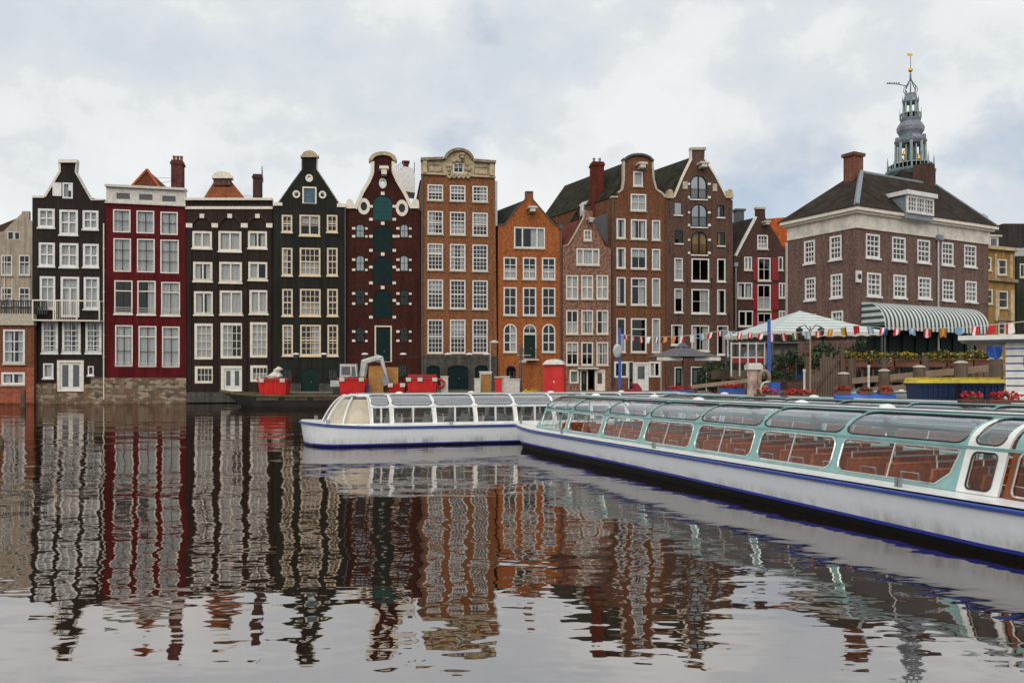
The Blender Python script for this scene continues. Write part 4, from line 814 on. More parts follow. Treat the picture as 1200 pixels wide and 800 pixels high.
def face(hs, ua, ub, z0, z1, gz=.4):
    pts = [(ua, z0), (ub, z0), (ub, z1), (ua, z1)]; V, T = cdt(pts, hs.holes); mb = MB()
    mb.add([(x, 0, z) for x, z in V]+[(x, gz, z) for x, z in V], [tuple(f) for f in T]+[tuple(i+len(V) for i in f)[::-1] for f in T])
    for h in hs.holes:
        n = len(h); mb.add([(x, 0, z) for x, z in h]+[(x, gz, z) for x, z in h], [(i, i+n, (i+1) % n+n, (i+1) % n) for i in range(n)])
    return mb
ZF = ho.P(1003, 267)[1]; ZE = ho.P(1003, 244.5)[1]
w = face(ho, 0, LEN, .8, ZE-.1); w.add([(LEN, 0, .8), (LEN, LW, .8), (LEN, LW, ZE-.1), (LEN, 0, ZE-.1), (0, LW, .8), (0, LW, ZE-.1)], [(0, 1, 2, 3), (1, 4, 5, 2)]); w.add([(0.01, .01, ZE-.12), (LEN, .01, ZE-.12), (LEN, LW, ZE-.12), (0.01, LW, ZE-.12)], [(0, 1, 2, 3)])
w.build('wall', b12, ROOT, fix=False)
# left face: same house, its own measuring plane
class Sub(House):
    def __init__(s, pl, px0, root, relrot, u0=0, loc=(0, 0, 0)):
        s.pl = pl; s.u0 = u0; s.holes = []; s.root = root; s.mat = None; s.dv = (0, 1); s.dep = 8
hl = Sub(CLp, 1003, None, 0)
lroot = bpy.data.objects.new('side_wall', None)
pre = set(bpy.data.objects)
wrap = []
hl.root = ROOT
for c in [(942, 281.9, 954.7, 308.5), (972, 276.3, 985.9, 304), (943, 325.4, 955.4, 351.4), (973.3, 321, 986.8, 348.5), (974, 364.2, 987.8, 392), (944, 368, 956, 394)]: hl.win(*c, (3, 4), fw=.14, mw=.07, sash=.5, sm='white')
w = face(hl, -LW, 0, .8, ZE-.1); w.build('side_wall', b12, ROOT, fix=False)
rel = R(LA)-CR.a
def relocate(objs):      # side-face pieces were built in the side plane's frame; turn them about the shared corner
    c, s_ = math.cos(rel), math.sin(rel)
    for o in objs:
        for v in o.data.vertices:
            x, y = v.co.x, v.co.y; v.co.x = x*c-y*s_; v.co.y = x*s_+y*c
relocate([o for o in bpy.data.objects if o not in pre and o.type == 'MESH'])
bpy.data.objects.remove(lroot)
m['cornercream'] = M_plain('frieze_cream_paint', (.72, .67, .58), .6, .25, 1.2)
fz = MB()
fz.box(-.08, LEN+.05, -.1, 0, ZF, ZE-.25); fz.box(-.06, 0, 0, LW, ZF, ZE-.25); fz.box(LEN, LEN+.08, -.08, LW, ZF, ZE-.25); fz.build('frieze', m['cornercream'], ROOT)
fz = MB(); fz.box(-.55, LEN+.55, -.55, LW+.3, ZE-.2, ZE+.05); fz.box(-.35, LEN+.35, -.35, LW+.2, ZE-.36, ZE-.2); fz.build('cornice', m['cream'], ROOT)
RT = M_tile('dark_brown_roof_tile', (.040, .031, .026), .28, .25, (.05, .042, .034))
# hip roof
def corn(x, y, z): return (x, y, z)
rx0 = CR.u(1005)+1.2
pA = Plane(cx_-math.sin(CR.a)*LW/2, cy_+math.cos(CR.a)*LW/2, math.degrees(CR.a))
base = pA.u(1003)*0; u_r0, z_r0 = pA.uz(1004, 203); u_r1, z_r1 = pA.uz(1091, 217)
zr = z_r0; mb = MB(); e = .6
mb.add([(-e, -e, ZE+.05), (LEN+e, -e, ZE+.05), (LEN+e, LW+e, ZE+.05), (-e, LW+e, ZE+.05), (u_r0, LW/2-.4, zr), (u_r1, LW/2-.4, zr), (u_r1, LW/2+.4, zr), (u_r0, LW/2+.4, zr)], [(0, 1, 5, 4), (1, 2, 6, 5), (2, 3, 7, 6), (3, 0, 4, 7), (4, 5, 6, 7)])
rf = mb.build('roof', RT, ROOT)
mb = MB(); mb.tube([(-e*.7, -e*.7, ZE+.15), (u_r0, LW/2-.4, zr+.02)], .22, 5); mb.tube([(u_r0, LW/2-.3, zr+.04), (u_r1, LW/2-.3, zr+.04)], .16, 5); mb.tube([(LEN+e*.8, -e*.8, ZE+.1), (u_r1, LW/2-.4, zr+.04)], .10, 5); mb.build('lead_ridge', m['lead'], rf)
a = pA.uz(986, 203); b_ = pA.uz(1007, 182); mb = MB(); ccx = (a[0]+b_[0])/2+.3; mb.box(ccx-.55, ccx+.55, LW/2-.5, LW/2+.5, zr-2.2, b_[1]-.25); mb.box(ccx-.68, ccx+.68, LW/2-.62, LW/2+.62, b_[1]-.25, b_[1]); mb.build('chimney', M_brick('pinkish_chimney_brick', (.22, .10, .07)), rf)
a = pA.uz(1080, 215); mb = MB(); mb.box(u_r1-1.6, u_r1-.4, LW/2-.6, LW/2+.6, zr-1, zr+1.7); mb.build('chimney', M_brick('brown_chimney_brick', (.12, .07, .06)), rf)
# dormer
DY = .9
for _ in range(30):
    pd = Plane(cx_-math.sin(CR.a)*DY, cy_+math.cos(CR.a)*DY, math.degrees(CR.a)); zs = pd.uz(1076, 252)[1]; DY += .35*((zs-ZE-.05)/(zr-ZE-.05)*(LW/2-.4+e)-e-DY)
DY -= .05
print('dormer depth', DY)
a = pd.uz(1060.5, 249); b_ = pd.uz(1092, 225); z0, z1 = pd.uz(1076, 251.5)[1], pd.uz(1076, 227)[1]
mb = MB(); mb.box(a[0], b_[0], DY, DY+2.4, z0-.4, z1-.25); dm = mb.build('dormer', m['lead'], rf)
mb = MB(); mb.box(a[0]-.2, b_[0]+.2, DY-.3, DY+2.4, z1-.25, z1+.08); mb.build('dormer_roof', m['white'], dm)
wd = (b_[0]-a[0])
fr_ = MB(); fr_.ring([(a[0], z0), (b_[0], z0), (b_[0], z1-.25), (a[0], z1-.25)], [(a[0]+.16, z0+.22), (b_[0]-.16, z0+.22), (b_[0]-.16, z1-.45), (a[0]+.16, z1-.45)], DY-.12, DY)
for k in range(1, 9):
    u = a[0]+.16+(wd-.32)*k/9; h_ = .08 if k % 3 == 0 else .03; fr_.box(u-h_, u+h_, DY-.1, DY-.02, z0+.22, z1-.45)
for k in (1, 2): z = z0+.22+(z1-z0-.67)*k/3; fr_.box(a[0]+.16, b_[0]-.16, DY-.09, DY-.03, z-.03, z+.03)
wn = fr_.build('window', m['white'], dm); mb = MB(); mb.box(a[0]+.1, b_[0]-.1, DY-.045, DY-.005, z0+.1, z1-.3); mb.build('pane', m['glassdk'], wn)
# snow guards / vents
for px in (1036, 1060, 1118): 
    u = CR.u(px); mb = MB(); mb.box(u-.55, u+.55, -.1, .1, ZE+.45, ZE+.6); mb.v = [(x, y+.25, z) for x, y, z in mb.v]; mb.build('snow_guard', m['white'], rf)
ho.pipe(1098, 262, 415, 'metal', .08, False); mb = MB(); u, z = ho.P(1098, 282); mb.box(u-.28, u+.28, -.4, -.04, z, z+.4); mb.build('rain_hopper', m['lead'], ROOT)
mb = MB(); a = ho.P(1001.8, 331); b_ = ho.P(1009, 318); mb.box(-.2, .35, -.25, -.13, a[1], b_[1]); sg = mb.build('corner_sign', m['white'], ROOT); mb = MB(); mb.lathe([(.01, -.02), (.19, -.02), (.19, .02), (.01, .02)], (0, 0), 14); mb.v = [(x+.08, z-.27, y+(a[1]+b_[1])/2) for x, y, z in mb.v]; mb.build('roundel', m['black'], sg)
for px in (1022, 1052, 1072, 1098, 1128, 1147):
    u, z = ho.P(px, 352+(px-1022)*.045); mb = MB(); mb.tube([(u, 0, z), (u, -.6, z+.12), (u, -.75, z)], .025, 4); mb.lathe([(.03, z+.02), (.14, z-.14)], (u, -.75), 8); mb.build('wall_lamp', m['black'], ROOT)
# awning
sa, sb = CR.u(1008.5), CR.u(1130); zt = ho.P(1010, 355.5)[1]; za = ho.P(1009, 384)[1]
AW = M_stripe('awning_stripe', (.70, .72, .70), (.045, .085, .08), .46)
OUT = 2.0
def aw(i, j): t_ = j*math.pi/2; return (sa+(sb-sa)*i, -.05-OUT*math.sin(t_), za+.1+(zt-za)*math.cos(t_)**.9 if j < 1 else za+.1)
mb = MB(); mb.grid(lambda i, j: aw(i, j), 2, 12); o = mb.build('awning', AW, ROOT, smooth=True)
mb = MB(); mb.grid(lambda i, j: (sa+(sb-sa)*i, -.05-OUT-.01, za+.1-.34*j), 2, 1); mb.build('valance', AW, o)
for xx in (sa, sb):
    mb = MB(); P_ = [aw(0, k/10) for k in range(11)]; mb.add([(xx, -.04, za+.1)]+[(xx, p[1], p[2]) for p in P_], [tuple(range(12))]); 
    mb.build('awning_side', M_stripe('awning_side_stripe', (.6, .63, .62), (.045, .085, .08), .46, 2), o)
mb = MB(); mb.box(sa, sb, -.12, -.02, 1.1, 3.4) ; 
# pub front under the awning, with a dark panel standing in for shade
mb = MB(); 
for k in range(9): u = sa+(sb-sa)*k/8; mb.box(u-.14, u+.14, -.16, -.0, 1.1, za-.2)
mb.box(sa, sb, -.18, -.0, za-.3, za+.02); mb.box(sa, sb, -.15, 0, 1.1, 1.9); mb.box(.03, sb, -.05, -.003, 1.1, za); mb.build('shop_front_with_shade', m['darkframe'], ROOT)
# ---------------- yellow house, dark buildings at the right edge ----------------
py_ = Plane((1152-600)*80/F, 80, 12)
yb = M_brick('ochre_plaster', (.46, .28, .10), (.4, .25, .1), .1, 0, .8, .3, .2)
hy = House('ochre_building', 'ochre stone house with pilasters and small dormer behind the corner building', 'house', py_, 1140, yb, dep=9, dv=(.5, .86))
for c in [(1156, 301.5, 1161.5, 317), (1168.8, 304, 1179.6, 322), (1157, 339, 1163, 356), (1170, 341, 1181, 361), (1170, 377, 1178, 392)]: hy.win(*c, (1, 2), fw=.1, fm='cream')
hy.wall([(1140, 440), (1140, 289), (1189, 293.6), (1190, 440)], 294)
hy.cap([(1138, 288), (1191, 293)], .3, 'ochre_cream', -.4, .3, 'cornice'); hy.cap([(1140, 325), (1190.4, 329.6)], .3, 'ochre_dark', -.35, 0, 'cornice')
for x in (1165, 1182.4): hy.boxpx(x, 340, x+4.4, 376, -.2, 0, 'ochre_cream', 'pilaster')
for x in (1165, 1183): hy.boxpx(x, 298, x+2.4, 326, -.12, 0, 'ochre_cream', 'pilaster')
hy.boxpx(1168, 372, 1182, 376, -.3, 0, 'ochre_dark', 'door_hood')
mb = MB(); q = off(hy, 0); A = [q(1138, 290), q(1191, 294), q(1176, 277), q(1146, 275)]
mb.add([(A[0][0], .3, A[0][1]), (A[1][0], .3, A[1][1]), (A[2][0], 4, A[2][1]), (A[3][0], 4, A[3][1]), (A[0][0], 9, A[0][1]), (A[1][0], 9, A[1][1])], [(0, 1, 2, 3), (0, 3, 4), (1, 2, 5), (2, 3, 4, 5), (0, 1, 5, 4)])
yr_ = mb.build('roof', m['dgrey'], hy.root)
a = hy.P(1160, 290); b_ = hy.P(1172, 277); mb = MB(); mb.box(a[0], b_[0], .2, 2.6, a[1]-.1, b_[1]); mb.box(a[0]-.3, b_[0]+.3, .05, 2.7, b_[1], b_[1]+.15); dm = mb.build('dormer', m['brickwhite'], yr_); mb = MB(); mb.box(a[0]+.3, b_[0]-.25, .15, .19, a[1]+.25, b_[1]-.2); mb.build('pane', m['glassdk'], dm)
mb = MB(); u, z = hy.P(1167, 272); z1_ = hy.P(1167, 249)[1]; mb.lathe([(.32, z-1), (.32, z1_-.5), (.42, z1_-.4), (.42, z1_-.1), (.1, z1_+.2)], (u, 1.6), 10); mb.build('flue_pipe', m['metal'], yr_, smooth=False)
pdk = Plane((1150-600)*96/F, 96, 12)
hk = House('dark_building', 'dark brick modern block rising behind the ochre house', 'building', pdk, 1150, M_brick('sooty_brick', (.06, .05, .05), None, .3), dep=10)
hk.win(1180, 290, 1188, 303, (1, 1), fw=.1); hk.dv = (.6, .8); hk.wall([(1150, 440), (1150, 272), (1176, 262), (1205, 262), (1230, 262), (1230, 440)], 264)
pgr = Plane((1191-600)*88/F, 88, 14)
hg = House('dark_building', 'dark building with pale grey metal roof at the right edge', 'building', pgr, 1192, M_render('dark_green_render', (.04, .045, .035)), dep=8, dv=(.75, .66))
for c in [(1195, 309, 1201, 325)]: hg.win(*c, (1, 1), fw=.1)
hg.wall([(1191.5, 440), (1191.5, 300), (1240, 300), (1240, 440)], 300)
hg.polypx([(1190, 301), (1192, 291), (1240, 286), (1240, 301)], .2, 6, 'metal', 'roof')
# ---------------- church tower ----------------
TD = 155.0; k_ = TD/F; tz = lambda y: H-(y-HZ)*k_; tx = (1067-600)*k_
T = thing('church_tower', 'slender openwork church spire with gilded ball rising behind the corner building roof', 'tower', (tx, TD, 0))
m['patina'] = M_plain('green_copper_patina', (.14, .20, .21), .6, .45, 1.2); m['patinaL'] = M_plain('pale_copper_patina', (.30, .38, .37), .6, .3, 1.2); m['tlead'] = M_plain('weathered_spire_lead', (.20, .215, .26), .5, .4, .8); m['gold'] = M_plain('gilding', (.75, .42, .06), .35, .1, 3, .7); m['towerbrick'] = M_brick('tower_brick', (.06, .04, .036))
mb = MB(); mb.box(-3.1, 3.1, -3.1, 3.1, 0, tz(206)); mb.build('shaft', m['towerbrick'], T)
mb = MB(); r8 = math.pi/8
mb.lathe([(3.7, tz(207)), (4.3, tz(203)), (4.3, tz(200)), (3.4, tz(200))], n=8, rot=r8); base_ = mb.build('gallery', m['patina'], T)
mb = MB()
for k in range(32):
    a = 2*math.pi*k/32; r = 3.75; mb.tube([(r*math.cos(a), r*math.sin(a), tz(200)), (r*math.cos(a), r*math.sin(a), tz(194))], .07, 4)
mb.lathe([(3.85, tz(194.3)), (3.85, tz(193.3)), (3.65, tz(193.3)), (3.65, tz(194.3))], n=8, rot=r8)
for k in range(8):
    a = 2*math.pi*k/8+r8; r = 3.9; mb.tube([(r*math.cos(a), r*math.sin(a), tz(200)), (r*math.cos(a), r*math.sin(a), tz(190)), (r*math.cos(a), r*math.sin(a), tz(183))], [.18, .14, .02], 5)
mb.build('balustrade', m['patinaL'], base_)
mb = MB()
for k in range(8):
    a = 2*math.pi*k/8+r8; r = 2.55; x, y = r*math.cos(a), r*math.sin(a); mb.tube([(x, y, tz(196)), (x*.96, y*.96, tz(168))], .27, 6)
    a2 = a+math.pi/8; r = 2.3; x, y = r*math.cos(a2), r*math.sin(a2); mb.tube([(x, y, tz(196)), (x*.96, y*.96, tz(172))], .12, 5)
mb.build('columns', m['patinaL'], T)
mb = MB(); mb.lathe([(1.0, tz(196)), (.9, tz(169))], n=8, rot=r8); mb.build('core', m['patina'], T)
for k in range(4):
    a = k*math.pi/2+.5; q = MB(); q.lathe([(.06, .9), (.22, .75), (.32, .4), (.5, 0)], n=8); q.build('bell', m['gold'], T, loc=(1.7*math.cos(a), 1.7*math.sin(a), tz(183+(k % 2)*6)))
mb = MB(); mb.lathe([(2.5, tz(170)), (2.8, tz(167)), (2.8, tz(165)), (2.3, tz(163)), (1.9, tz(160)), (2.0, tz(158)), (2.35, tz(154)), (2.4, tz(150)), (2.1, tz(146)), (1.7, tz(143)), (1.8, tz(141)), (1.85, tz(139.5))], n=8, rot=r8); o = mb.build('bulb', m['tlead'], T)
mb = MB()
for k in range(4):
    a = k*math.pi/2+math.pi/4+.2; c, s_ = math.cos(a), math.sin(a); z = tz(166)
    mb.add([(c*2.55-s_*1.2, s_*2.55+c*1.2, z), (c*2.55+s_*1.2, s_*2.55-c*1.2, z), (c*2.6, s_*2.6, z+1.1), (c*2-s_*1.2, s_*2+c*1.2, z), (c*2+s_*1.2, s_*2-c*1.2, z), (c*2, s_*2, z+1.1)], [(0, 1, 2), (3, 4, 5), (0, 2, 5, 3), (1, 2, 5, 4), (0, 1, 4, 3)])
mb.build('pediment', m['patina'], o)
mb = MB()
for k in range(24):
    a = 2*math.pi*k/24; r = 1.75; mb.tube([(r*math.cos(a), r*math.sin(a), tz(139.5)), (r*math.cos(a), r*math.sin(a), tz(133.5))], .05, 4)
mb.lathe([(1.8, tz(134)), (1.8, tz(133)), (1.65, tz(133)), (1.65, tz(134))], n=8, rot=r8)
for k in range(8):
    a = 2*math.pi*k/8+r8; r = 1.2; mb.tube([(r*math.cos(a), r*math.sin(a), tz(140)), (r*math.cos(a), r*math.sin(a), tz(120))], .17, 5); r = 1.8; mb.tube([(r*math.cos(a), r*math.sin(a), tz(139)), (r*math.cos(a), r*math.sin(a), tz(126))], [.12, .02], 4)
mb.build('lantern', m['patinaL'], T)
mb = MB(); mb.lathe([(1.2, tz(121.5)), (1.45, tz(120)), (1.35, tz(118)), (1.0, tz(113)), (.95, tz(110))], n=8, rot=r8); mb.build('lantern_cap', m['tlead'], T)
mb = MB()
for k in range(8):
    a = 2*math.pi*k/8+r8; mb.tube([(r*math.cos(a), r*math.sin(a), tz(y)) for r, y in ((.9, 110), (1.2, 106.5), (1.1, 103), (.5, 98), (.12, 93), (.08, 86))], .075, 4)
    r = 1.35; mb.tube([(r*math.cos(a), r*math.sin(a), tz(119)), (r*math.cos(a), r*math.sin(a), tz(112))], [.1, .02], 4)
mb.tube([(0, 0, tz(104)), (0, 0, tz(66))], .06, 5); mb.build('crown', m['patina'], T)
mb = MB(); mb.lathe([(.02, -.42), (.3, -.3), (.42, 0), (.3, .3), (.02, .42)], n=10); mb.build('gilt_ball', m['gold'], T, True, (0, 0, tz(82.5)))
mb = MB(); mb.prism([(-.5, .1), (-.1, .05), (0, -.2), (.25, 0), (.45, .45), (.25, .4), (.05, .55), (-.15, .45), (-.45, .6), (-.6, .35)], -.05, .05); mb.build('weathercock', m['gold'], T, loc=(0, 0, tz(66)))
mb = MB(); mb.tube([(-.9, 0, tz(101)), (-2.2, 0, tz(99)), (-4.3, 0, tz(97.6))], .09, 4)
for k in range(6): mb.box(-4.4+k*.42, -4.15+k*.42, -.05, .05, tz(98.8), tz(97)+.04*(k % 2))
mb.build('pennant_arm', m['patina'], T)
# ---------------- glass-topped canal boats ----------------
t = NT('hull_white_enamel'); st_ = t.noise(1, 6, .7, t.mapping((2.2, 2.2, .35))); ws = t.noise(.8, 5, .65); bw = t.ramp(t.mix(.5, ws, t.noise(6, 4, .7)), (.80, .83, .87), (.87, .89, .93), .38, .62)
sp = t.n('ShaderNodeSeparateXYZ'); t.l(t.tc.outputs['Object'], sp.inputs[0]); mr_ = t.n('ShaderNodeMapRange'); t.l(sp.outputs[2], mr_.inputs[0]); mr_.inputs[1].default_value = .16; mr_.inputs[2].default_value = .36; mr_.inputs[3].default_value = 1; mr_.inputs[4].default_value = 0
gr = t.mix(1.0, t.ramp(st_, (0, 0, 0), (1, 1, 1), .45, .7), mr_.outputs[0], 'MULTIPLY'); st2 = t.ramp(t.noise(1, 3, .6, t.mapping((5, 5, .25))), (0, 0, 0), (.16, .16, .16), .62, .76)
t.l(t.mix(st2, t.mix(gr, bw, (.38, .36, .30)), (.42, .36, .28)), t.b.inputs['Base Color']); t.b.inputs['Roughness'].default_value = .3; m['hull'] = t.m
m['hullblue'] = M_plain('gunwale_blue', (.018, .055, .30), .35, .2, 4); m['hullstripe'] = M_plain('waterline_blue', (.015, .03, .42), .35, .15, 4)
m['hullblack'] = M_plain('antifouling_black', (.010, .010, .011), .6, .3, 2, 0, .12); m['mint'] = M_plain('mint_paint', (.23, .43, .41), .35, .18, 3); m['mintroof'] = M_plain('pale_mint_roof', (.58, .70, .69), .4, .25, 1.5)
m['boatwhite'] = M_plain('boat_white_paint', (.80, .80, .78), .3, .14, 3); m['seatwood'] = M_wood('varnished_seat_wood', (.56, .15, .042), (.6, 9, 9), .2, .6); m['seatdark'] = M_plain('brown_leather', (.085, .028, .02), .4, .3)
m['floorwood'] = M_wood('boat_floor', (.045, .022, .016), (.5, 8, 1), .5); m['rubber'] = M_plain('rubber_seal', (.015, .015, .015), .5, .1); m['chrome'] = M_plain('polished_rail', (.70, .70, .68), .2, .1, 3, .7)
m['boatglass'] = M_glass('boat_window_glass', (.90, .92, .91), 1.35, .01, 0, .01); m['roofglass'] = M_glass('curved_roof_glass', (.80, .83, .86), 1.5, .02, .0, .12)
m['silverglass'] = M_glass('silvery_roof_glass', (.75, .78, .80), 1.5, .03, .0, .28)
m['creamblind'] = M_plain('cream_blind', (.62, .52, .40), .9, .15, 3)
m['brownwood'] = M_wood('brown_door_wood', (.22, .07, .03), (9, 9, .6), .35)
def rrect(x0, z0, x1, z1, r=.1, n=4, cut=None):   # rounded; cut: big slanted corner at (x0,z0) side
    P = []
    for cx, cz, a in ((x1-r, z0+r, -90), (x1-r, z1-r, 0), (x0+r, z1-r, 90), (x0+r, z0+r, 180)):
        for i in range(n+1): t = R(a+90*i/n); P.append((cx+r*math.cos(t), cz+r*math.sin(t)))
    return P
def boat(name, label, loc, hd, Lb, hb=2.1, fcol='mint', rcol='mintroof', bays=(), nose=(.9, 2.2), group='glass topped canal boats', inner='brown', rake=.55, zs_=.22, zs2=None, simple=False, zc=0.0):
    root = thing(name, label, 'tour boat', (loc[0], loc[1], 0), hd, group)
    def hbf(s):
        if s < 0: return hb*.42
        pts = [(0, .55), (.25, .76), (.6, .93), (1.5, .975), (3, 1.0), (Lb-4, 1.0), (Lb-1, .93), (Lb, .8)]
        for (a, p), (b_, q) in zip(pts[:-1], pts[1:]):
            if s <= b_: t_ = (s-a)/(b_-a); return hb*(p+(q-p)*t_)
        return hb*.8
    st = [0, .15, .35, .55, .8, 1.1, 1.5, 2.2, 3, 5, 8, 11, 14, Lb-4, Lb-2, Lb-1, Lb]; st = sorted(set(x for x in st if x <= Lb))
    zg = lambda s: .62+.13*max(0, (3-s)/3)**2
    def sec(s, z):       # half width and x at height z
        g = zg(s); f = (g-z)/g; w = hbf(s)*(1-.05*max(0, f)**1.5-.06*max(0, .12-z)); x = -s-rake*max(0, f)*max(0, (1.6-s)/1.6)
        return x, w
    zq = lambda s: zs_+((zs2 if zs2 is not None else zs_)-zs_)*min(1, max(0, (s-9)/10))
    def shell(zs, nm, mt, par=root):
        mb = MB()
        for sd_ in (1, -1):
            mb.grid(lambda i, j: (lambda s, z: (sec(s, z)[0], sd_*sec(s, z)[1], z))(st[round(i*(len(st)-1))], zs(st[round(i*(len(st)-1))])[0]+(zs(st[round(i*(len(st)-1))])[1]-zs(st[round(i*(len(st)-1))])[0])*j), len(st)-1, 4)
        for s in (0, Lb):
            mb.grid(lambda i, j: (lambda z: (sec(s, z)[0]+(.16*(1-(2*i-1)**2) if s == 0 else -.05), (2*i-1)*sec(s, z)[1], z))(zs(s)[0]+(zs(s)[1]-zs(s)[0])*j), 8, 4)
        o = mb.build(nm, mt, par, smooth=False); 
        return o
    hull = shell(lambda s: (zq(s), zg(s)), 'hull', m['hull']); shell(lambda s: (zq(s)-.05, zq(s)), 'boot_stripe', m['hullstripe'], hull); shell(lambda s: (-.4, zq(s)-.05), 'hull_bottom', m['hullblack'], hull)
    mb = MB()
    path = [(-s, hbf(s)+.02, zg(s)-.01) for s in st[::-1]]+[(.16*(1-(2*i/8-1)**2)+.03, -(2*i/8-1)*hbf(0), zg(0)) for i in range(1, 8)]+[(-s, -hbf(s)-.02, zg(s)) for s in st]
    mb.tube(path, .034, 6); mb.build('rub_rail', m['hullblue'], hull)
    n0, n1 = nose; hc = hb-.37; fl = -.10; zd = .69+zc
    # deck: fore deck and side strips, inner lining, cabin floor
    mb = MB(); mb.add([(-s, sd_*hbf(s), zg(s)+.045) for s in st if s <= n1 for sd_ in (1, -1)], [(2*i, 2*i+1, 2*i+3, 2*i+2) for i in range(len([s for s in st if s <= n1])-1)])
    for sd_ in (1, -1):
        ss = [s for s in st if s >= 1.5]; mb.add([(-s, sd_*hbf(s), zg(s)+.045) for s in ss]+[(-s, sd_*(hc-.03), zg(s)+.075) for s in ss], [(i, i+1, i+1+len(ss), i+len(ss)) for i in range(len(ss)-1)])
    mb.add([(.16*(1-(2*i/8-1)**2), (2*i/8-1)*hbf(0), zg(0)+.045) for i in range(9)], [tuple(range(9))])
    mb.add([(-Lb+1.6, -hb*.93, .665), (-Lb+1.6, hb*.93, .665), (-Lb, hb*.8, .665), (-Lb, -hb*.8, .665)], [(0, 1, 2, 3)])
    mb.build('deck', m['boatwhite'], hull)
    mb = MB(); mb.box(-Lb+1.5, -n1, -hc, hc, fl-.05, fl)
    for sd_ in (1, -1): mb.box(-Lb+1.5, -n1, sd_*hc-.02, sd_*hc+.02, fl, .66)
    mb.box(-n1-.02, -n1+.02, -hc, hc, fl, .66); mb.build('cabin_floor', m['floorwood'] if inner == 'brown' else M_plain('pale_floor', (.3, .27, .24), .6), root)
    s0, s1 = bays[0][0], bays[-1][1]
    yb_, yt_ = hc, hc-.20; zb_, zt_ = .70, 1.28
    lw = lambda z: yb_+(yt_-yb_)*(z-zb_)/(zt_-zb_)
    def crv(t_):         # curved glazing, from the waist rail to the roof edge
        p0, p1, p2 = (hc-.22, 1.30), (hc-.33, 1.63), (hc-.90, 1.672); a = (1-t_)**2; b_ = 2*t_*(1-t_); c = t_*t_
        return a*p0[0]+b_*p1[0]+c*p2[0], a*p0[1]+b_*p1[1]+c*p2[1]
    for sd_ in (1, -1):
        # waist panels with their windows
        for (a, b_, kind) in bays:
            fm = {'door': 'boatwhite', 'wood': 'brownwood'}.get(kind, fcol)
            z0, z1 = (.755, 1.255); pil = .10 if fcol == 'mint' else .07
            if kind == 'trap': hole = [(-b_+.36, z0), (-b_+.27, z0-.002), (-a-.16, z0), (-a-.09, z0+.05), (-a-.07, z0+.12), (-a-.07, z1-.09), (-a-.09, z1-.03), (-a-.15, z1), (-b_+.13, z1), (-b_+.08, z1-.03), (-b_+.08, z1-.08), (-b_+.15, z0+.16)]; hole = [hole[0]]+[(x, z) for x, z in hole[2:]]
            elif kind == 'door': hole = rrect(-b_+.13, z0+.0, -a-.13, z1-.02, .07)
            elif kind == 'wood': hole = rrect(-b_+.1, z0-.02, -a-.1, z1+.02, .08)
            else: hole = rrect(-b_+pil, z0, -a-pil, z1, .14 if fcol == 'mint' else .035)
            V, T = cdt([(-b_, zb_), (-a, zb_), (-a, zt_), (-b_, zt_)], [hole]); th = .035; mb = MB()
            mb.add([(x, sd_*lw(z), z) for x, z in V]+[(x, sd_*(lw(z)-th), z) for x, z in V], [tuple(f) for f in T]+[tuple(i+len(V) for i in f) for f in T])
            n = len(hole); mb.add([(x, sd_*lw(z), z) for x, z in hole]+[(x, sd_*(lw(z)-th), z) for x, z in hole], [(i, i+n, (i+1) % n+n, (i+1) % n) for i in range(n)])
            pn = mb.build('window_panel' if kind not in ('door', 'wood') else 'door_panel', m[fm], root, fix=False)
            q = MB(); q.add([(x, sd_*(lw(z)-.018), z) for x, z in hole], [tuple(range(n))]); q.build('pane', m['boatglass'], pn)
            if not simple or sd_ == 1:
                q = MB(); q.tube([(x, sd_*(lw(z)+.006), z) for x, z in hole+hole[:1]], .014 if fcol == 'mint' else .009, 4, False); q.build('window_trim', m['rubber'] if kind in ('door',) else m['chrome'], pn)
                if kind in ('std', 'trap') and fcol == 'mint': q = MB(); xm = (-a-b_)/2; q.tube([(xm+.04, sd_*(lw(z0)+.01), z0), (xm+.04, sd_*(lw(z1)+.01), z1)], .013, 4); q.build('window_divider', m['chrome'], pn)
                elif kind == 'std': q = MB(); xm = (-a-b_)/2; q.box(xm-.025, xm+.025, *sorted((sd_*(lw(1.0)-.01-.05), sd_*(lw(1.0)+.04))), z0, z1); q.build('window_divider', m['boatwhite'], pn)
            # curved roof light: framed opening with rounded corners, pane, seal
            rm = fm if kind != 'wood' else fcol; g0, g1 = -b_+.05, -a-.05
            if kind in ('door', 'wood'): g0, g1 = -b_+.1, -a-.1
            hl_ = []; rx, rt_ = min(.16, (g1-g0)*.25), .16
            for cx_q, ct_q, an in ((g1-rx, .05+rt_, -90), (g1-rx, .95-rt_, 0), (g0+rx, .95-rt_, 90), (g0+rx, .05+rt_, 180)):
                for i_ in range(5): tt = R(an+90*i_/4); hl_.append((cx_q+rx*math.cos(tt), ct_q+rt_*math.sin(tt)))
            V, T = cdt([(-b_, 0), (-a, 0), (-a, 1), (-b_, 1)], [hl_], [((-b_, k_/9), (-a, k_/9)) for k_ in range(1, 9)])
            q = MB(); off_ = lambda t_, o_: (crv(t_)[0]+o_*.7, crv(t_)[1]+o_*.7)
            for o_ in (.006, -.022): q.add([(x, sd_*off_(t_, o_)[0], off_(t_, o_)[1]) for x, t_ in V], [tuple(z_) for z_ in T])
            n = len(hl_); q.add([(x, sd_*off_(t_, .006)[0], off_(t_, .006)[1]) for x, t_ in hl_]+[(x, sd_*off_(t_, -.022)[0], off_(t_, -.022)[1]) for x, t_ in hl_], [(i_, i_+n, (i_+1) % n+n, (i_+1) % n) for i_ in range(n)])
            rp_ = q.build('roof_frame', m[rm], root, fix=False)
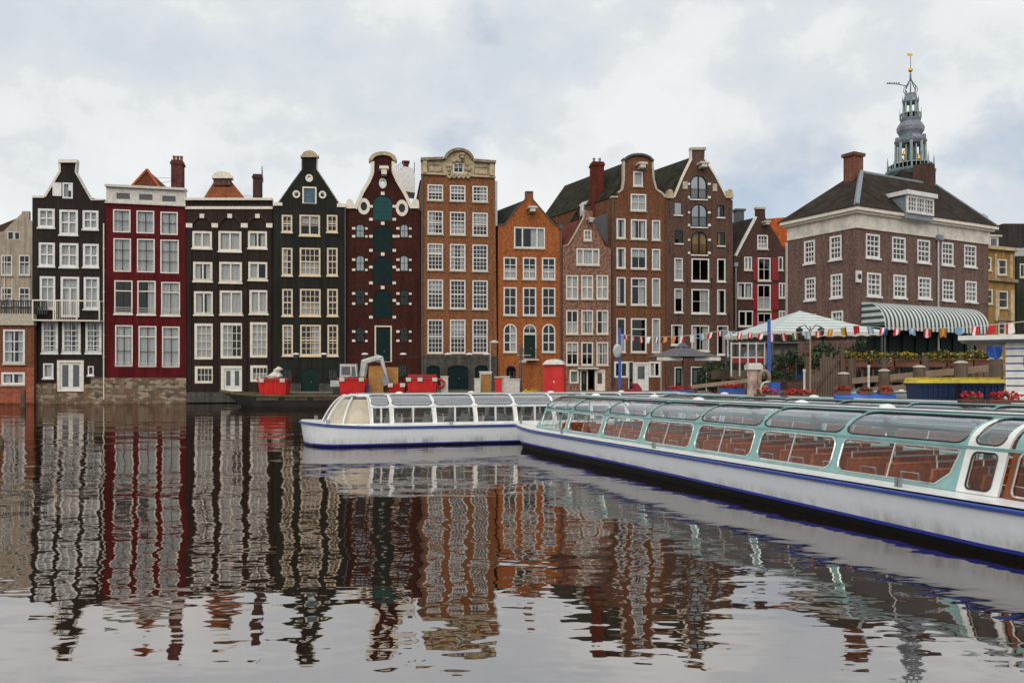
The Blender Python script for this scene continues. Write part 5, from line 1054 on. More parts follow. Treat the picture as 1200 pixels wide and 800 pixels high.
            q = MB(); q.grid(lambda i, j: (-b_+.03+(b_-a-.06)*i, sd_*crv(.02+.96*j)[0], crv(.02+.96*j)[1]-.004), 1, 9); rl = q.build('roof_light', m['roofglass' if fcol == 'mint' else 'silverglass'], rp_, smooth=True, fix=False)
            if not simple or sd_ == 1: q = MB(); q.tube([(x, sd_*off_(t_, .010)[0], off_(t_, .010)[1]) for x, t_ in hl_+hl_[:1]], .012, 4, False); q.build('seal', m['rubber'], rp_)
        mb = MB()
        def strip(t0, t1, w=.02):
            mb.grid(lambda i, j: (-s0-(s1-s0)*i, sd_*(crv(t0+(t1-t0)*j)[0]-.005), crv(t0+(t1-t0)*j)[1]-.008), 1, 1)
        mb.box(-s1, -s0, *sorted((sd_*(hc-.19), sd_*(hc-.25))), 1.27, 1.31)
        mb.build('waist_rail', m[fcol], root)
    # nose glazing
    Wt, Wb = hc-.90, hc; Lf, Lt = n1-n0, (n1-n0)*.42
    def nz(a, t_):
        g = .5*t_+.5*(1-math.sqrt(max(0, 1-t_*t_))); z = .70+(1.66-.70)*t_
        return (-n1+(Lf*(1-g)+Lt*g)*math.sin(a)**.85 if math.sin(a) > 0 else -n1, (Wb*(1-g)+Wt*g)*math.cos(a), z)
    for k in range(5):
        q = MB(); q.grid(lambda i, j: nz(math.pi*(k+i)/5, j*.97), 5, 8); q.build('windscreen', m['boatglass'], root, smooth=True, fix=False)
    if fcol != 'mint':
        q = MB(); q.grid(lambda i, j: (lambda p_: (-n1+(p_[0]+n1)*.9-.03, p_[1]*.93, p_[2]-.03))(nz(math.pi*.62*i, .04+j*.86)), 14, 8); q.build('blind', m['creamblind'], root, smooth=True)
    mb = MB()
    for k in range(6): mb.tube([nz(math.pi*k/5, t_/8*.98) for t_ in range(9)], .035, 5)
    mb.tube([nz(math.pi*i/16, 0) for i in range(17)], .04, 5); mb.tube([nz(math.pi*i/16, .985) for i in range(17)], .05, 5); mb.build('windscreen_frame', m['boatwhite' if fcol != 'mint' else fcol], root)
    # roof
    wr = Wt+.05
    mb = MB(); mb.grid(lambda i, j: (-n1+Lt*.9-(s1-n1+Lt*.9)*i, -wr+2*wr*j, 1.665+.05*(1-(2*j-1)**2)), 1, 8); mb.grid(lambda i, j: (-n1+Lt*.9-(s1-n1+Lt*.9)*i, -wr+2*wr*j, 1.64+.04*(1-(2*j-1)**2)), 1, 8)
    rf = mb.build('roof', m[rcol], root, smooth=False)
    for y, r_, mt in ((wr-.02, .022, fcol), (-wr+.02, .022, fcol), (.62, .016, 'dgrey'), (-.45, .016, 'dgrey'), (.1, .02, 'dgrey'), (.35, .014, 'boatwhite')):
        q = MB(); q.tube([(-n1+Lt*.5, y, 1.685+.04*(1-(y/wr)**2)), (-s1, y, 1.685+.04*(1-(y/wr)**2))], r_, 5); q.build('roof_rail', m[mt], rf)
    for s in ((3.2, 6.0, 9.0, 12.2, 15) if not simple else (4, 9)):
        if s < s1-1: q = MB(); q.lathe([(.14, 1.69), (.14, 1.735), (.11, 1.765), (.05, 1.785), (.01, 1.79)], (-s, .25 if int(s) % 2 else -.2), 12); q.build('vent_dome', m['boatwhite'], rf, smooth=True)
    # end bulkhead
    mb = MB(); P_ = [(yb_, zb_), (yt_, zt_)]+[crv(k/6) for k in range(7)]; P_ = P_+[(-y, z) for y, z in P_[::-1]]; mb.add([(-s1-.01, y, z) for y, z in P_], [tuple(range(len(P_)))]); mb.build('rear_bulkhead', m[fcol], root)
    # benches
    if inner == 'brown': sm_, sb_, gp = 'seatwood', 'seatwood', .86
    else: sm_, sb_, gp = 'seatwhite', 'seatwhite', 1.45
    m.setdefault('seatwhite', M_plain('cream_seat', (.60, .56, .50), .6, .2))
    s = n1+.5; k = 0
    while s < s1-.5:
        for y0, y1 in ((.32, hc-.32), (-hc+.32, -.32)):
            q = MB(); q.box(-s-.42, -s, y0, y1, fl+.34, fl+.43); 
            q.box(-s-.38, -s-.05, y0+.1, y0+.16, fl, fl+.38); q.box(-s-.38, -s-.05, y1-.16, y1-.1, fl, fl+.38); be = q.build('bench', m[sm_], root)
            q = MB(); sl = lambda z: -.49-.14*(z-.45)/.55
            for za, zb2 in ((.46, .66), (.70, .98)): q.hull8([(-s+sl(za)-.03, y0, fl+za), (-s+sl(za)+.03, y0, fl+za), (-s+sl(za)+.03, y1, fl+za), (-s+sl(za)-.03, y1, fl+za)], [(-s+sl(zb2)-.03, y0, fl+zb2), (-s+sl(zb2)+.02, y0, fl+zb2), (-s+sl(zb2)+.02, y1, fl+zb2), (-s+sl(zb2)-.03, y1, fl+zb2)])
            q.tube([(-s+sl(.99), y0, fl+1.0), (-s+sl(.99), y1, fl+1.0)], .028, 5); q.build('backrest', m[sb_], be)
            if not simple:
                q = MB(); yy = y1-.03 if y1 > 0 else y0+.03
                q.tube([(-s-.02, yy, fl+.3), (-s-.02, yy, fl+.92), (-s-.35, yy, fl+.92), (-s-.38, yy, fl+.4)], .016, 4); q.tube([(-s-.62, y0+.1, fl+1.0), (-s-.62, y0+.1, fl+1.12), (-s-.62, y1-.1, fl+1.12), (-s-.62, y1-.1, fl+1.0)], .016, 4); q.build('grab_rail', m['chrome'], be)
        s += gp; k += 1
    # cleats and fairleads
    for s, sd_ in ((.5, 1), (.5, -1), (4.6, 1), (9.9, 1), (17.0, 1)):
        if s < Lb: q = MB(); y = sd_*(hbf(s)-.12); q.box(-s-.02, -s+.02, y-.02, y+.02, .66+.0*s, .80 if s > 1 else .90); q.box(-s-.09, -s-.05, y-.02, y+.02, .66, .80 if s > 1 else .90); q.build('cleat', m['lead'], root)
    return root
B1 = [(2.2, 4.3, 'std'), (4.3, 6.6, 'std'), (6.6, 8.82, 'std'), (8.82, 11.04, 'std'), (11.04, 13.2, 'std'), (13.2, 15.38, 'std'), (15.38, 17.78, 'trap'), (17.78, 18.42, 'door'), (18.5, 19.7, 'wood')]
near = boat('canal_boat', 'long white canal boat with mint window frames and brown benches, nearest the camera', (1.75, 28.6), R(109.3), 22.5, bays=B1, zs_=.23, zs2=.13)
B2 = [(1.95, 2.65, 'std'), (2.65, 4.13, 'std'), (4.13, 5.6, 'std'), (5.6, 7.08, 'std'), (7.08, 8.56, 'std'), (8.56, 10.04, 'std'), (10.04, 11.5, 'std'), (11.5, 13, 'std'), (13, 14.5, 'std')]
boat('canal_boat', 'white canal boat with rounded glass nose, crossing behind the bow of the mint framed boat', (-7.1, 28.65), R(199.6), 17, fcol='boatwhite', rcol='boatwhite', bays=B2, nose=(.55, 1.95), inner='white', rake=.12, zs_=.10)
rt_ = Vector((math.sin(R(109.3)), -math.cos(R(109.3)))); ax = Vector((math.cos(R(109.3)), math.sin(R(109.3))))
B3 = [(2.2+2.2*k, 4.4+2.2*k, 'std') for k in range(7)]
p = Vector((1.75, 28.6))+rt_*4.6+ax*1.5; boat('canal_boat', 'mint roofed canal boat moored right alongside the near one, mostly hidden by it', p, R(109.3), 20, bays=B3, simple=True)
boat('canal_boat', 'far mint roofed canal boat lying sideways by the landing stage behind the round blue trough', (12.6, 35.2), R(181), 11, bays=B3[:4], simple=True)
# ---------------- work barge along the houses ----------------
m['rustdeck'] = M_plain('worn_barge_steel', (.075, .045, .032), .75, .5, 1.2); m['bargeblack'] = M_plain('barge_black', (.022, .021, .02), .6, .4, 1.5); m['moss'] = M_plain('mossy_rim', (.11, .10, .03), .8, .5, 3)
m['skipred'] = M_plain('skip_red', (.62, .016, .012), .5, .2, 2); m['redwhite'] = m['brickwhite']; m['ply'] = M_wood('plywood_board', (.38, .20, .065), (1, 1, 3), .7, .4); m['diggerwhite'] = M_plain('digger_white', (.55, .55, .53), .5, .3, 3)
m['orange'] = M_plain('orange_plastic', (.6, .13, .02), .5, .15); m['bluep'] = M_plain('blue_plastic', (.02, .09, .36), .45, .2, 3); m['yellow'] = M_plain('yellow_plastic', (.62, .50, .02), .45, .2, 3); m['binblue'] = M_plain('bin_navy_plastic', (.02, .045, .12), .45, .2, 3)
bd = 68.0; bt = thing('work_barge', 'long dark steel work barge with raised pointed bow, moored below the houses', 'barge', (-24.3, bd+1.5, 0), R(1.5))
LB = 36; mb = MB()
def brg(z0, z1, grow=0):
    xs = [0, .6, 1.4, 2.6, 4, 6, LB]; 
    half = [.15, .7, 1.2, 1.8, 2.2, 2.5, 2.5]
    top = [1.30, 1.18, 1.08, .98, .92, .88, .88]
    return xs, half, top
xs, half, top = brg(0, 0)
V = []; 
for x, h_, t_ in zip(xs, half, top):
    bx = x+max(0, 4-x)*.55; V += [(bx, -h_*.8, -.3), (x, -h_, t_), (x, h_, t_), (bx, h_*.8, -.3)]
mb.add(V, [(4*i+k, 4*i+(k+1) % 4, 4*i+4+(k+1) % 4, 4*i+4+k) for i in range(len(xs)-1) for k in range(4)]+[(0, 1, 2, 3), tuple(4*(len(xs)-1)+k for k in (3, 2, 1, 0))]); mb.build('hull', m['bargeblack'], bt)
mb = MB(); mb.tube([(x, -h_-.02, t_) for x, h_, t_ in zip(xs, half, top)], .09, 5); mb.tube([(x, h_, t_) for x, h_, t_ in zip(xs, half, top)], .08, 5); mb.build('rim', m['moss'], bt)
mb = MB(); mb.box(3.2, LB-.2, -2.35, 2.3, .86, .96)
for k in range(14): mb.box(3.6+k*2.3, 5.4+k*2.3, -2.5, -2.36, .55, .80)
mb.build('deck', m['rustdeck'], bt)
DZ = .965
def onbarge(px, back=0.0):     # point on the barge deck under photo column px
    Y = bd+1.5+back; X = (px-600)/F*Y; return X, Y
def skip(px0, px1, pyt, label, white=True, back=-.4, load=0):
    X0, Y = onbarge(px0, back); X1, _ = onbarge(px1, back); w = X1-X0; zt = H-(pyt-HZ)*Y/F; h_ = zt-DZ
    r = thing('waste_skip', label, 'skip', ((X0+X1)/2, Y, DZ), R(1.5), 'red skips on the barge'); mb = MB(); a, b_ = w/2*.86, w/2; t_ = .06
    lo = [(-a, -.75, 0), (a, -.75, 0), (a, .75, 0), (-a, .75, 0)]; hi = [(-b_, -.95, h_), (b_, -.95, h_), (b_, .95, h_), (-b_, .95, h_)]
    li = [(-a+t_, -.69, .06), (a-t_, -.69, .06), (a-t_, .69, .06), (-a+t_, .69, .06)]; hi2 = [(-b_+t_, -.89, h_), (b_-t_, -.89, h_), (b_-t_, .89, h_), (-b_+t_, .89, h_)]
    mb.add(lo+hi+li+hi2, [(3, 2, 1, 0)]+[(k, (k+1) % 4, 4+(k+1) % 4, 4+k) for k in range(4)]+[(8+k, 12+k, 12+(k+1) % 4, 8+(k+1) % 4) for k in range(4)]+[(4+k, 4+(k+1) % 4, 12+(k+1) % 4, 12+k) for k in range(4)]+[(8, 9, 10, 11)])
    mb.build('body', m['skipred'], r); mb = MB()
    for f_ in (-.5, 0, .5): mb.hull8([(a*f_*1.5-.06, -.79, .02), (a*f_*1.5+.06, -.79, .02), (a*f_*1.5+.06, -.7, .02), (a*f_*1.5-.06, -.7, .02)], [(b_*f_*1.5-.06, -1.0, h_-.12), (b_*f_*1.5+.06, -1.0, h_-.12), (b_*f_*1.5+.06, -.9, h_-.12), (b_*f_*1.5-.06, -.9, h_-.12)])
    mb.build('rib', m['skipred'], r); mb = MB(); mb.ring([(-b_-.07, h_-.13), (b_+.07, h_-.13), (b_+.07, h_+.02), (-b_-.07, h_+.02)], [(-b_+.01, h_-.05), (b_-.01, h_-.05), (b_-.01, h_-.02), (-b_+.01, h_-.02)], -1.02, -.92); mb.build('rim', m['skipred'], r)
    if white:
        for f_ in (-.72, .72) if w < 2.4 else (-.85, -.1, .85): mb = MB(); mb.box(b_*f_-.2, b_*f_+.2, -1.05, -1.021, h_-.3, h_+.02); mb.build('reflector', m['brickwhite'], r)
    if load:
        mb = MB()
        for k in range(14):
            x = random.uniform(-a, a); y = random.uniform(-.6, .6); s_ = random.uniform(.15, .32); mb.hull8([(x-s_, y-s_, h_-.35), (x+s_, y-s_*.8, h_-.35), (x+s_, y+s_, h_-.35), (x-s_, y+s_, h_-.35)], [(x-s_*.6, y-s_*.5, h_+.05*random.random()), (x+s_*.8, y-s_*.6, h_+.12), (x+s_*.5, y+s_*.7, h_+.1), (x-s_*.8, y+s_*.5, h_+.02)])
        mb.build('rubble', m['bargeblack'], r)
    return r
skip(305.5, 339, 443.5, 'red skip standing alone near the barge bow', load=1)
skip(399, 430, 442.5, 'red skip in front of the white digger cab', load=1)
skip(456.5, 476, 449, 'smallest low red skip, right of the plywood sheets')
skip(477.5, 513, 442.5, 'widest red skip beside the blue lifebuoy panel', load=1)
skip(481, 511, 439, 'red skip standing just behind the widest one', back=.9, white=False)
# big bag on the first skip
X, Y = onbarge(324, -.4); mb = MB(); mb.lathe([(.05, 0), (.5, .1), (.62, .45), (.3, .8), (.34, 1.0), (.12, 1.2)], n=8); mb.v = [(x+.45*z+random.uniform(-.09, .09), y, z+random.uniform(-.07, .07)) for x, y, z in mb.v]
tag(mb.build('rubble_bag', m['brickwhite'], None, False, (X-.3, Y, H-(447-HZ)*Y/F)), 'pale sack leaning out of the lone red skip', 'bag')
# digger
X, Y = onbarge(410, .8)
dg = thing('digger', 'small white digger with square cab and folded arm, behind the red skips', 'digger', (X, Y, DZ), R(4))
mb = MB()
for y in (-.85, .6): mb.box(-1.3, 1.3, y-.02, y+.3, 0, .62)
mb.build('track', m['black'], dg); mb = MB(); mb.box(-1.5, 1.3, -.9, .9, .68, 1.2); mb.build('body', m['diggerwhite'], dg)
cz0, cz1 = 1.2, H-(426.5-HZ)*Y/F-DZ; mb = MB(); A = [(-.75, cz0), (.72, cz0), (.62, cz1), (-.72, cz1)]; mb.prism(A, -.8, .35); cb_ = mb.build('cab', m['diggerwhite'], dg)
mb = MB(); zz = cz0+.45; mb.prism([(-.6, zz), (.12, zz), (.12, cz1-.22), (-.58, cz1-.22)], -.82, -.801); mb.prism([(.25, zz-.1), (.58, zz-.1), (.52, cz1-.22), (.25, cz1-.22)], -.82, -.801); mb.build('cab_window', m['glassdk'], cb_)
def dp(px, py): return ((px-600)/F*Y-X, H-(py-HZ)*Y/F-DZ)
mb = MB(); e1, e2, e3, e4 = dp(424, 447), dp(428, 424), dp(440, 420.5), dp(447, 420); mb.tube([(e1[0], -.3, e1[1]), (e2[0], -.4, e2[1]), (e3[0], -.5, e3[1]), (e4[0], -.5, e4[1])], [.3, .33, .26, .2], 6); mb.build('boom', m['diggerwhite'], dg)
mb = MB(); e5 = dp(453, 440); mb.tube([(e4[0], -.5, e4[1]), (e5[0], -.6, e5[1])], [.2, .1], 6); mb.tube([(e3[0], -.5, e3[1]+.35), (e4[0]+.15, -.5, e4[1]+.1)], .07, 5); ar = mb.build('arm', m['diggerwhite'], dg)
mb = MB(); mb.prism([(e5[0]-.4, e5[1]), (e5[0]+.2, e5[1]), (e5[0]+.3, e5[1]-.7), (e5[0]-.2, e5[1]-.9)], -.95, -.25); mb.build('bucket', m['lead'], ar)
# plywood sheets
def leaning(px0, px1, pyt, label, back=.1, mat='ply', name='plywood_sheet'):
    Xa, Ya = onbarge(px0, back); Xb, _ = onbarge(px1, back); zt = H-(pyt-HZ)*Ya/F-DZ; w = Xb-Xa; mb = MB()
    mb.hull8([(0, 0, 0), (w, 0, 0), (w, .06, 0), (0, .06, 0)], [(0, .5, zt), (w, .5, zt), (w, .56, zt), (0, .56, zt)])
    mb.box(.1, .16, .06, .6, 0, .08); return tag(mb.build(name, m[mat], None, False, (Xa, Ya, DZ)), label, 'board')
leaning(431, 449, 428.5, 'tall plywood sheet leaning behind the digger arm'); leaning(450, 466, 430, 'shorter ochre plywood sheet right of the digger arm', .9)
# small deck clutter
def crate(px0, px1, pyt, label, mat, back=0, name='crate', cat='crate', lid=None, d_=.9, pyb=None):
    Xa, Ya = onbarge(px0, back); Xb, _ = onbarge(px1, back); zt = H-(pyt-HZ)*Ya/F-DZ; w = Xb-Xa; r = thing(name, label, cat, ((Xa+Xb)/2, Ya, DZ), R(2)); mb = MB(); mb.box(-w/2, w/2, 0, d_, 0, zt-.1)
    mb.box(-w/2-.03, w/2+.03, -.03, 0, .1, .2); mb.build('body', m[mat], r); mb = MB(); mb.box(-w/2-.05, w/2+.05, -.05, d_+.05, zt-.1, zt); mb.build('lid', m[lid or mat], r); return r
crate(517, 525, 440.5, 'white panel with red lifebuoy mark beside the widest skip', 'brickwhite', -.2, 'safety_panel', 'panel', d_=.3)
X, Y = onbarge(516, -.45); mb = MB(); mb.tube([(.33*math.cos(k*math.pi/8), 0, .33*math.sin(k*math.pi/8)) for k in range(17)], .09, 6); tag(mb.build('lifebuoy', m['skipred'], None, True, (X, Y, DZ+.95)), 'red ring lifebuoy on the white panel', 'lifebuoy')
crate(556, 563, 443, 'white barrier board with red disc, left of the tan crate', 'brickwhite', -.3, 'barrier_board', 'barrier', d_=.2)
crate(564, 575, 437, 'tan wooden crate with white top near the lamp post', 'ply', 0, lid='brickwhite'); crate(562, 576, 435, 'white chest resting behind the tan crate', 'brickwhite', 1.0, 'chest', 'chest')
crate(580, 588, 441, 'red and white barrier board between the crates', 'skipred', -.3, 'barrier_board', 'barrier', 'brickwhite', .2)
crate(588, 597, 440.5, 'tall white storage box beside the red and white board', 'brickwhite', 0, 'storage_box', 'box'); crate(597, 609, 443.5, 'wide white storage box left of the pole', 'brickwhite', 0, 'storage_box', 'box')
crate(429.5, 432, 451, 'little blue canister at the foot of the plywood', 'bluep', -.5, 'canister', 'canister', d_=.2)
X, Y = onbarge(617, .2); mb = MB()
for k in range(16): x = random.uniform(-.6, .7); z = random.uniform(0, .25); mb.tube([(x, random.uniform(-.3, .3), z), (x+random.uniform(.2, .6), random.uniform(-.3, .3), z+random.uniform(-.05, .3))], .06, 5)
tag(mb.build('hose_heap', m['yellow'], None, False, (X, Y, DZ)), 'heap of yellow hose left of the portable toilet', 'hose')
# portable toilet
X, Y = onbarge(650, -1.2); wt = (663-637)/F*Y*.92; zt = H-(427-HZ)*Y/F-DZ; r = thing('portable_toilet', 'bright red portable toilet with white domed roof', 'toilet', (X, Y, DZ), R(-12))
mb = MB(); mb.box(-wt/2, wt/2, -.6, .6, 0, zt)
for k in range(9): u = -wt/2+.1+k*(wt-.2)/8; mb.box(u-.03, u+.03, -.63, -.6, .15, zt-.15)
mb.build('cabin', m['skipred'], r); mb = MB(); mb.box(-.1, wt/2-.12, -.66, -.632, .12, zt-.2); dr = mb.build('door', m['skipred'], r); mb = MB(); mb.box(.0, .12, -.7, -.66, 1.0, 1.15); mb.build('latch', m['brickwhite'], dr)
mb = MB(); mb.lathe([(wt*.72, zt-.02), (wt*.70, zt+.08), (wt*.5, zt+.33), (wt*.2, zt+.43), (.02, zt+.45)], n=4, rot=math.pi/4); mb.build('roof', m['brickwhite'], r)
# ---------------- street furniture by the houses ----------------
def post(px, pyt, Yd, zb, label, name='street_lamp', cat='lamp', col='metal', r=.06, head=None, arm=0):
    X = (px-600)/F*Yd; zt = H-(pyt-HZ)*Yd/F; o = thing(name, label, cat, (X, Yd, zb)); mb = MB(); mb.tube([(0, 0, 0), (0, 0, (zt-zb)*.3), (0, 0, zt-zb)], [r*1.5, r*1.1, r*.8], 8); mb.build('post', m[col], o)
    if head == 'lamp': mb = MB(); mb.lathe([(.05, zt-zb-.12), (.42, zt-zb-.05), (.4, zt-zb+.06), (.1, zt-zb+.18)], (arm, 0), 10); mb.build('lamp_head', m['brickwhite'], o)
    return o
post(574.6, 401, 74, 1.1, 'slim grey lamp post with flat round white lamp before the brown brick house', head='lamp', arm=.35)
p_ = post(610, 404, 72, 1.1, 'dark tall pole with short crossbars in front of the orange house', 'mooring_pole', 'pole', 'dgrey', .13); mb = MB(); mb.box(-.1, .5, -.1, .0, 2.6, 2.8); mb.box(-.3, .9, -.06, 0, 3.2, 3.27); mb.build('crossbar', m['metal'], p_)
post(666.8+108, 402, 70, 1.1, 'thin pale pole beside the grey parasol', 'pole', 'pole', 'metal', .05)
# wire lamps strung along the barge: a cable with flat reflectors
cb = thing('lamp_cable', 'cable with flat white lamps strung before the green black and maroon houses', 'lamp string', (0, 0, 0)); pts = []
for i in range(13): px = 330+i*22; pts.append(pxpt(px, 417.5+1.6*math.sin(i*math.pi/4)**2, 76))
mb = MB(); mb.tube(pts, .02, 4); mb.build('cable', m['black'], cb)
for px in (347, 379.5, 427.5, 472.5, 525, 550, 570):
    x, y, z = pxpt(px, 414.8, 76); mb = MB(); mb.lathe([(.32, -.05), (.28, .07), (.05, .12)], n=10); lp = mb.build('lamp_shade', m['white'], cb, loc=(x, y, z))
    if px in (347, 427.5, 525, 550): mb = MB(); mb.box(-.15, .15, -.12, .12, -.4, -.06); mb.build('lamp_box', m['black'], lp)
# wooden pile in the water at the left
def pile(px, pyt, Y, label, r=.2, zb=-.8, mat='pilewood', capm=None, name='mooring_pile', g='wooden piles along the jetty'):
    X = (px-600)/F*Y; zt = H-(pyt-HZ)*Y/F; o = thing(name, label, 'pile', (X, Y, 0), 0, g); mb = MB(); mb.lathe([(r, zb), (r*1.02, zt-.25), (r*.95, zt-.1), (r*.9, zt)], n=10); mb.build('post', m[mat], o)
    capm = 'sandstone' if capm else None
    if capm: mb = MB(); mb.lathe([(r*1.06, zt-.02), (r*1.0, zt+.04), (r*.4, zt+.09)], n=10); mb.build('cap', m[capm], o)
    return o
m['pilewood'] = M_wood('weathered_pile', (.13, .095, .07), (5, 5, .5), .85, .5); m['jettywood'] = M_wood('grey_jetty_wood', (.17, .125, .095), (.8, 6, 6), .85, .45)
pile(27.2, 456, 69, 'dark mooring pile standing in the water before the orange brick wall', .2, g='mooring piles in open water')
pile(1, 514, 28, 'dark mooring pile cut by the left edge of the picture', .1, g='mooring piles in open water')
# ---------------- terrace, jetty and square on the right ----------------
m['leaf'] = M_plain('leaf_green', (.045, .085, .025), .6, .5, 8); m['leafdark'] = M_plain('dark_leaf_green', (.022, .045, .018), .6, .5, 8); m['petalred'] = M_plain('geranium_red', (.55, .012, .015), .6, .3, 20); m['petalyellow'] = M_plain('marigold_yellow', (.50, .34, .03), .6, .3, 20)
m['boxbrown'] = M_wood('planter_brown_wood', (.17, .075, .055), (1, 8, 8), .8, .4); m['canvasgrey'] = M_plain('grey_canvas', (.095, .098, .115), .9, .2, 3); m['peel'] = M_plain('peeling_post_paint', (.50, .36, .31), .8, .6, 2.5)
m['pavstripe'] = M_stripe('pavilion_canvas', (.64, .69, .68), (.38, .43, .42), .2, 2); m['polblue'] = M_plain('blue_pole_paint', (.03, .10, .42), .4, .2); m['palewood'] = M_wood('pale_timber', (.34, .24, .17), (1, 9, 9), .8, .4)
def tuft(mb, cx, cy, cz, rx, ry, rz, n, s, cols=(0,), up=.3):
    for _ in range(n):
        while True:
            x, y, z = random.uniform(-1, 1), random.uniform(-1, 1), random.uniform(-1, 1)
            if x*x+y*y+z*z < 1: break
        p = Vector((cx+x*rx, cy+y*ry, cz+z*rz)); a = Vector((random.gauss(0, 1), random.gauss(0, 1), random.gauss(0, .7))).normalized(); b_ = a.cross(Vector((random.gauss(0, 1), random.gauss(0, 1), random.gauss(0, 1)))).normalized(); q = s*random.uniform(.6, 1.3)
        mb.cur = random.choice(cols); mb.add([p-a*q, p+b_*q*.55, p+a*q, p-b_*q*.55], [(0, 1, 2, 3)])
    mb.cur = 0
def W3(px, py, Y): return pxpt(px, py, Y)
# terrace deck on piles
ter = thing('terrace', 'raised timber terrace on posts before the corner building', 'terrace', (0, 0, 0)); zt = 2.25
A = [((850-600)/F*52, 52), ((985-600)/F*46.5, 46.5), ((1168-600)/F*45, 45), ((1200-600)/F*56, 56), (27.0, 60.5), (22.5, 66), ((850-600)/F*64, 64)]
mb = MB(); mb.prismz(A, zt-.18, zt); mb.build('deck', m['jettywood'], ter)
mb = MB()
for k in range(13): t_ = k/12; x = A[1][0]+(A[2][0]-A[1][0])*t_; y = A[1][1]+(A[2][1]-A[1][1])*t_; q = MB(); q.box(x-.12, x+.12, y+.1, y+.34, -.8, zt-.18); q.build('post', m['pilewood'], ter)
mb.prismz([(A[1][0], A[1][1]+1.5), (A[2][0], A[2][1]+1.5), (A[2][0], A[2][1]+1.6), (A[1][0], A[1][1]+1.6)], .8, zt-.2); mb.build('dark_void_board', m['bargeblack'], ter)  # black board added to stand in for the shaded void under the deck
def tline(t_): return A[1][0]+(A[2][0]-A[1][0])*t_, A[1][1]+(A[2][1]-A[1][1])*t_
ang = math.atan2(A[2][1]-A[1][1], A[2][0]-A[1][0]); ln = math.hypot(A[2][0]-A[1][0], A[2][1]-A[1][1])
mb = MB()
nm_ = ['leftmost', 'second from the left', 'third from the left', 'fourth from the left', 'second from the right', 'rightmost']
for k in range(6):
    x, y = tline((k+.5)/6); zb = H-(430-HZ)*y/F; r = thing('flower_box', nm_[k]+' of the six brown boxes of yellow flowers along the terrace edge', 'planter', (x, y-.25, zb), ang, 'flower boxes on the terrace edge')
    w = ln/6*.47; q = MB(); q.box(-w, w, -.2, .2, 0, .42); q.box(-w-.02, w+.02, -.23, -.2, .34, .44); q.box(-w+.2, -w+.3, .0, .1, zt-zb, 0); q.box(w-.3, w-.2, .0, .1, zt-zb, 0); q.build('box', m['boxbrown'], r)
    q = MB(); tuft(q, 0, 0, .5, w, .28, .24, 420, .085, (0, 0, 0, 1)); [tuft(q, random.uniform(-w, w), -.1, random.uniform(.3, .85), .22, .2, .2, 45, .075, (0, 0, 1)) for _ in range(7)]; tuft(q, 0, -.1, .68, w*.97, .22, .13, 160, .06, (1, 1, 0)); q.build('flowers', [m['leaf'], m['petalyellow']], r)
# dark guard rail with chairs and tables on the terrace
mb = MB(); 
for k in range(26):
    x, y = tline(k/25); mb.tube([(x, y, zt), (x, y, zt+1.0)], .025, 4)
mb.tube([(*tline(0), zt+1.0), (*tline(1), zt+1.0)], .03, 4); mb.build('guard_rail', m['black'], ter)
def chair(x, y, z, rz, label, mat='boxbrown'):
    r = thing('terrace_chair', label, 'chair', (x, y, z), rz, 'chairs on the terrace'); q = MB(); q.box(-.22, .22, -.22, .22, .42, .46); q.build('seat', m[mat], r); q = MB(); q.box(-.22, .22, .19, .22, .55, .9); q.build('backrest', m[mat], r)
    for sx in (-.2, .2):
        for sy in (-.2, .2): q = MB(); q.tube([(sx, sy, 0), (sx, sy, .42 if sy < 0 else .9)], .018, 4); q.build('leg', m['black'], r)
    return r
# gangway beams and piles
m['beam'] = m['palewood']
p0, p1 = W3(985, 447.5, 44), W3(1180, 429.5, 36); gw = thing('gangway', 'long sloping timber gangway rail running along the piles', 'gangway', (0, 0, 0))
def lerp(a, b_, t_): return tuple(a[i]+(b_[i]-a[i])*t_ for i in range(3))
mb = MB()
for dz, th in ((0, .15), (-.55, .14)):
    mb.hull8([(p0[0], p0[1], p0[2]+dz-th), (p1[0], p1[1], p1[2]+dz-th), (p1[0], p1[1]+.12, p1[2]+dz-th), (p0[0], p0[1]+.12, p0[2]+dz-th)], [(p0[0], p0[1], p0[2]+dz+th), (p1[0], p1[1], p1[2]+dz+th), (p1[0], p1[1]+.12, p1[2]+dz+th), (p0[0], p0[1]+.12, p0[2]+dz+th)])
mb.build('beam', m['palewood'], gw); mb = MB()
mb.hull8([(p0[0], p0[1]+.2, p0[2]-.9), (p1[0], p1[1]+.2, p1[2]-.9), (p1[0]+.5, p1[1]+1.8, p1[2]-.9), (p0[0]+.5, p0[1]+1.8, p0[2]-.9)], [(p0[0], p0[1]+.2, p0[2]-.75), (p1[0], p1[1]+.2, p1[2]-.75), (p1[0]+.5, p1[1]+1.8, p1[2]-.75), (p0[0]+.5, p0[1]+1.8, p0[2]-.75)]); mb.build('walkway', m['jettywood'], gw)
gy = ['short grey pile right of the timber fence', 'grey pile under the left half of the terrace', 'white capped pile above the left bin', 'white capped pile above the right bin', 'white capped pile nearest the striped hut', 'slim pile beside the left flower box', 'slim pile under the second flower box', 'slim pile under the fourth flower box', 'slim pile under the fifth flower box']
for k, (px, y, D_, r_) in enumerate(((988.5, 438, 40, .27), (1036, 434.5, 39, .25), (1077, 430, 38, .26), (1126, 425, 37, .27), (1167, 420, 35, .26), (998, 420, 43.5, .17), (1036.5, 419, 43.5, .16), (1084.5, 418, 43, .16), (1126, 417, 43, .15))):
    pile(px, y, D_, gy[k], r_, -.8, 'pilewood', 'brickwhite' if k in (0, 1, 2, 3, 4) else None)
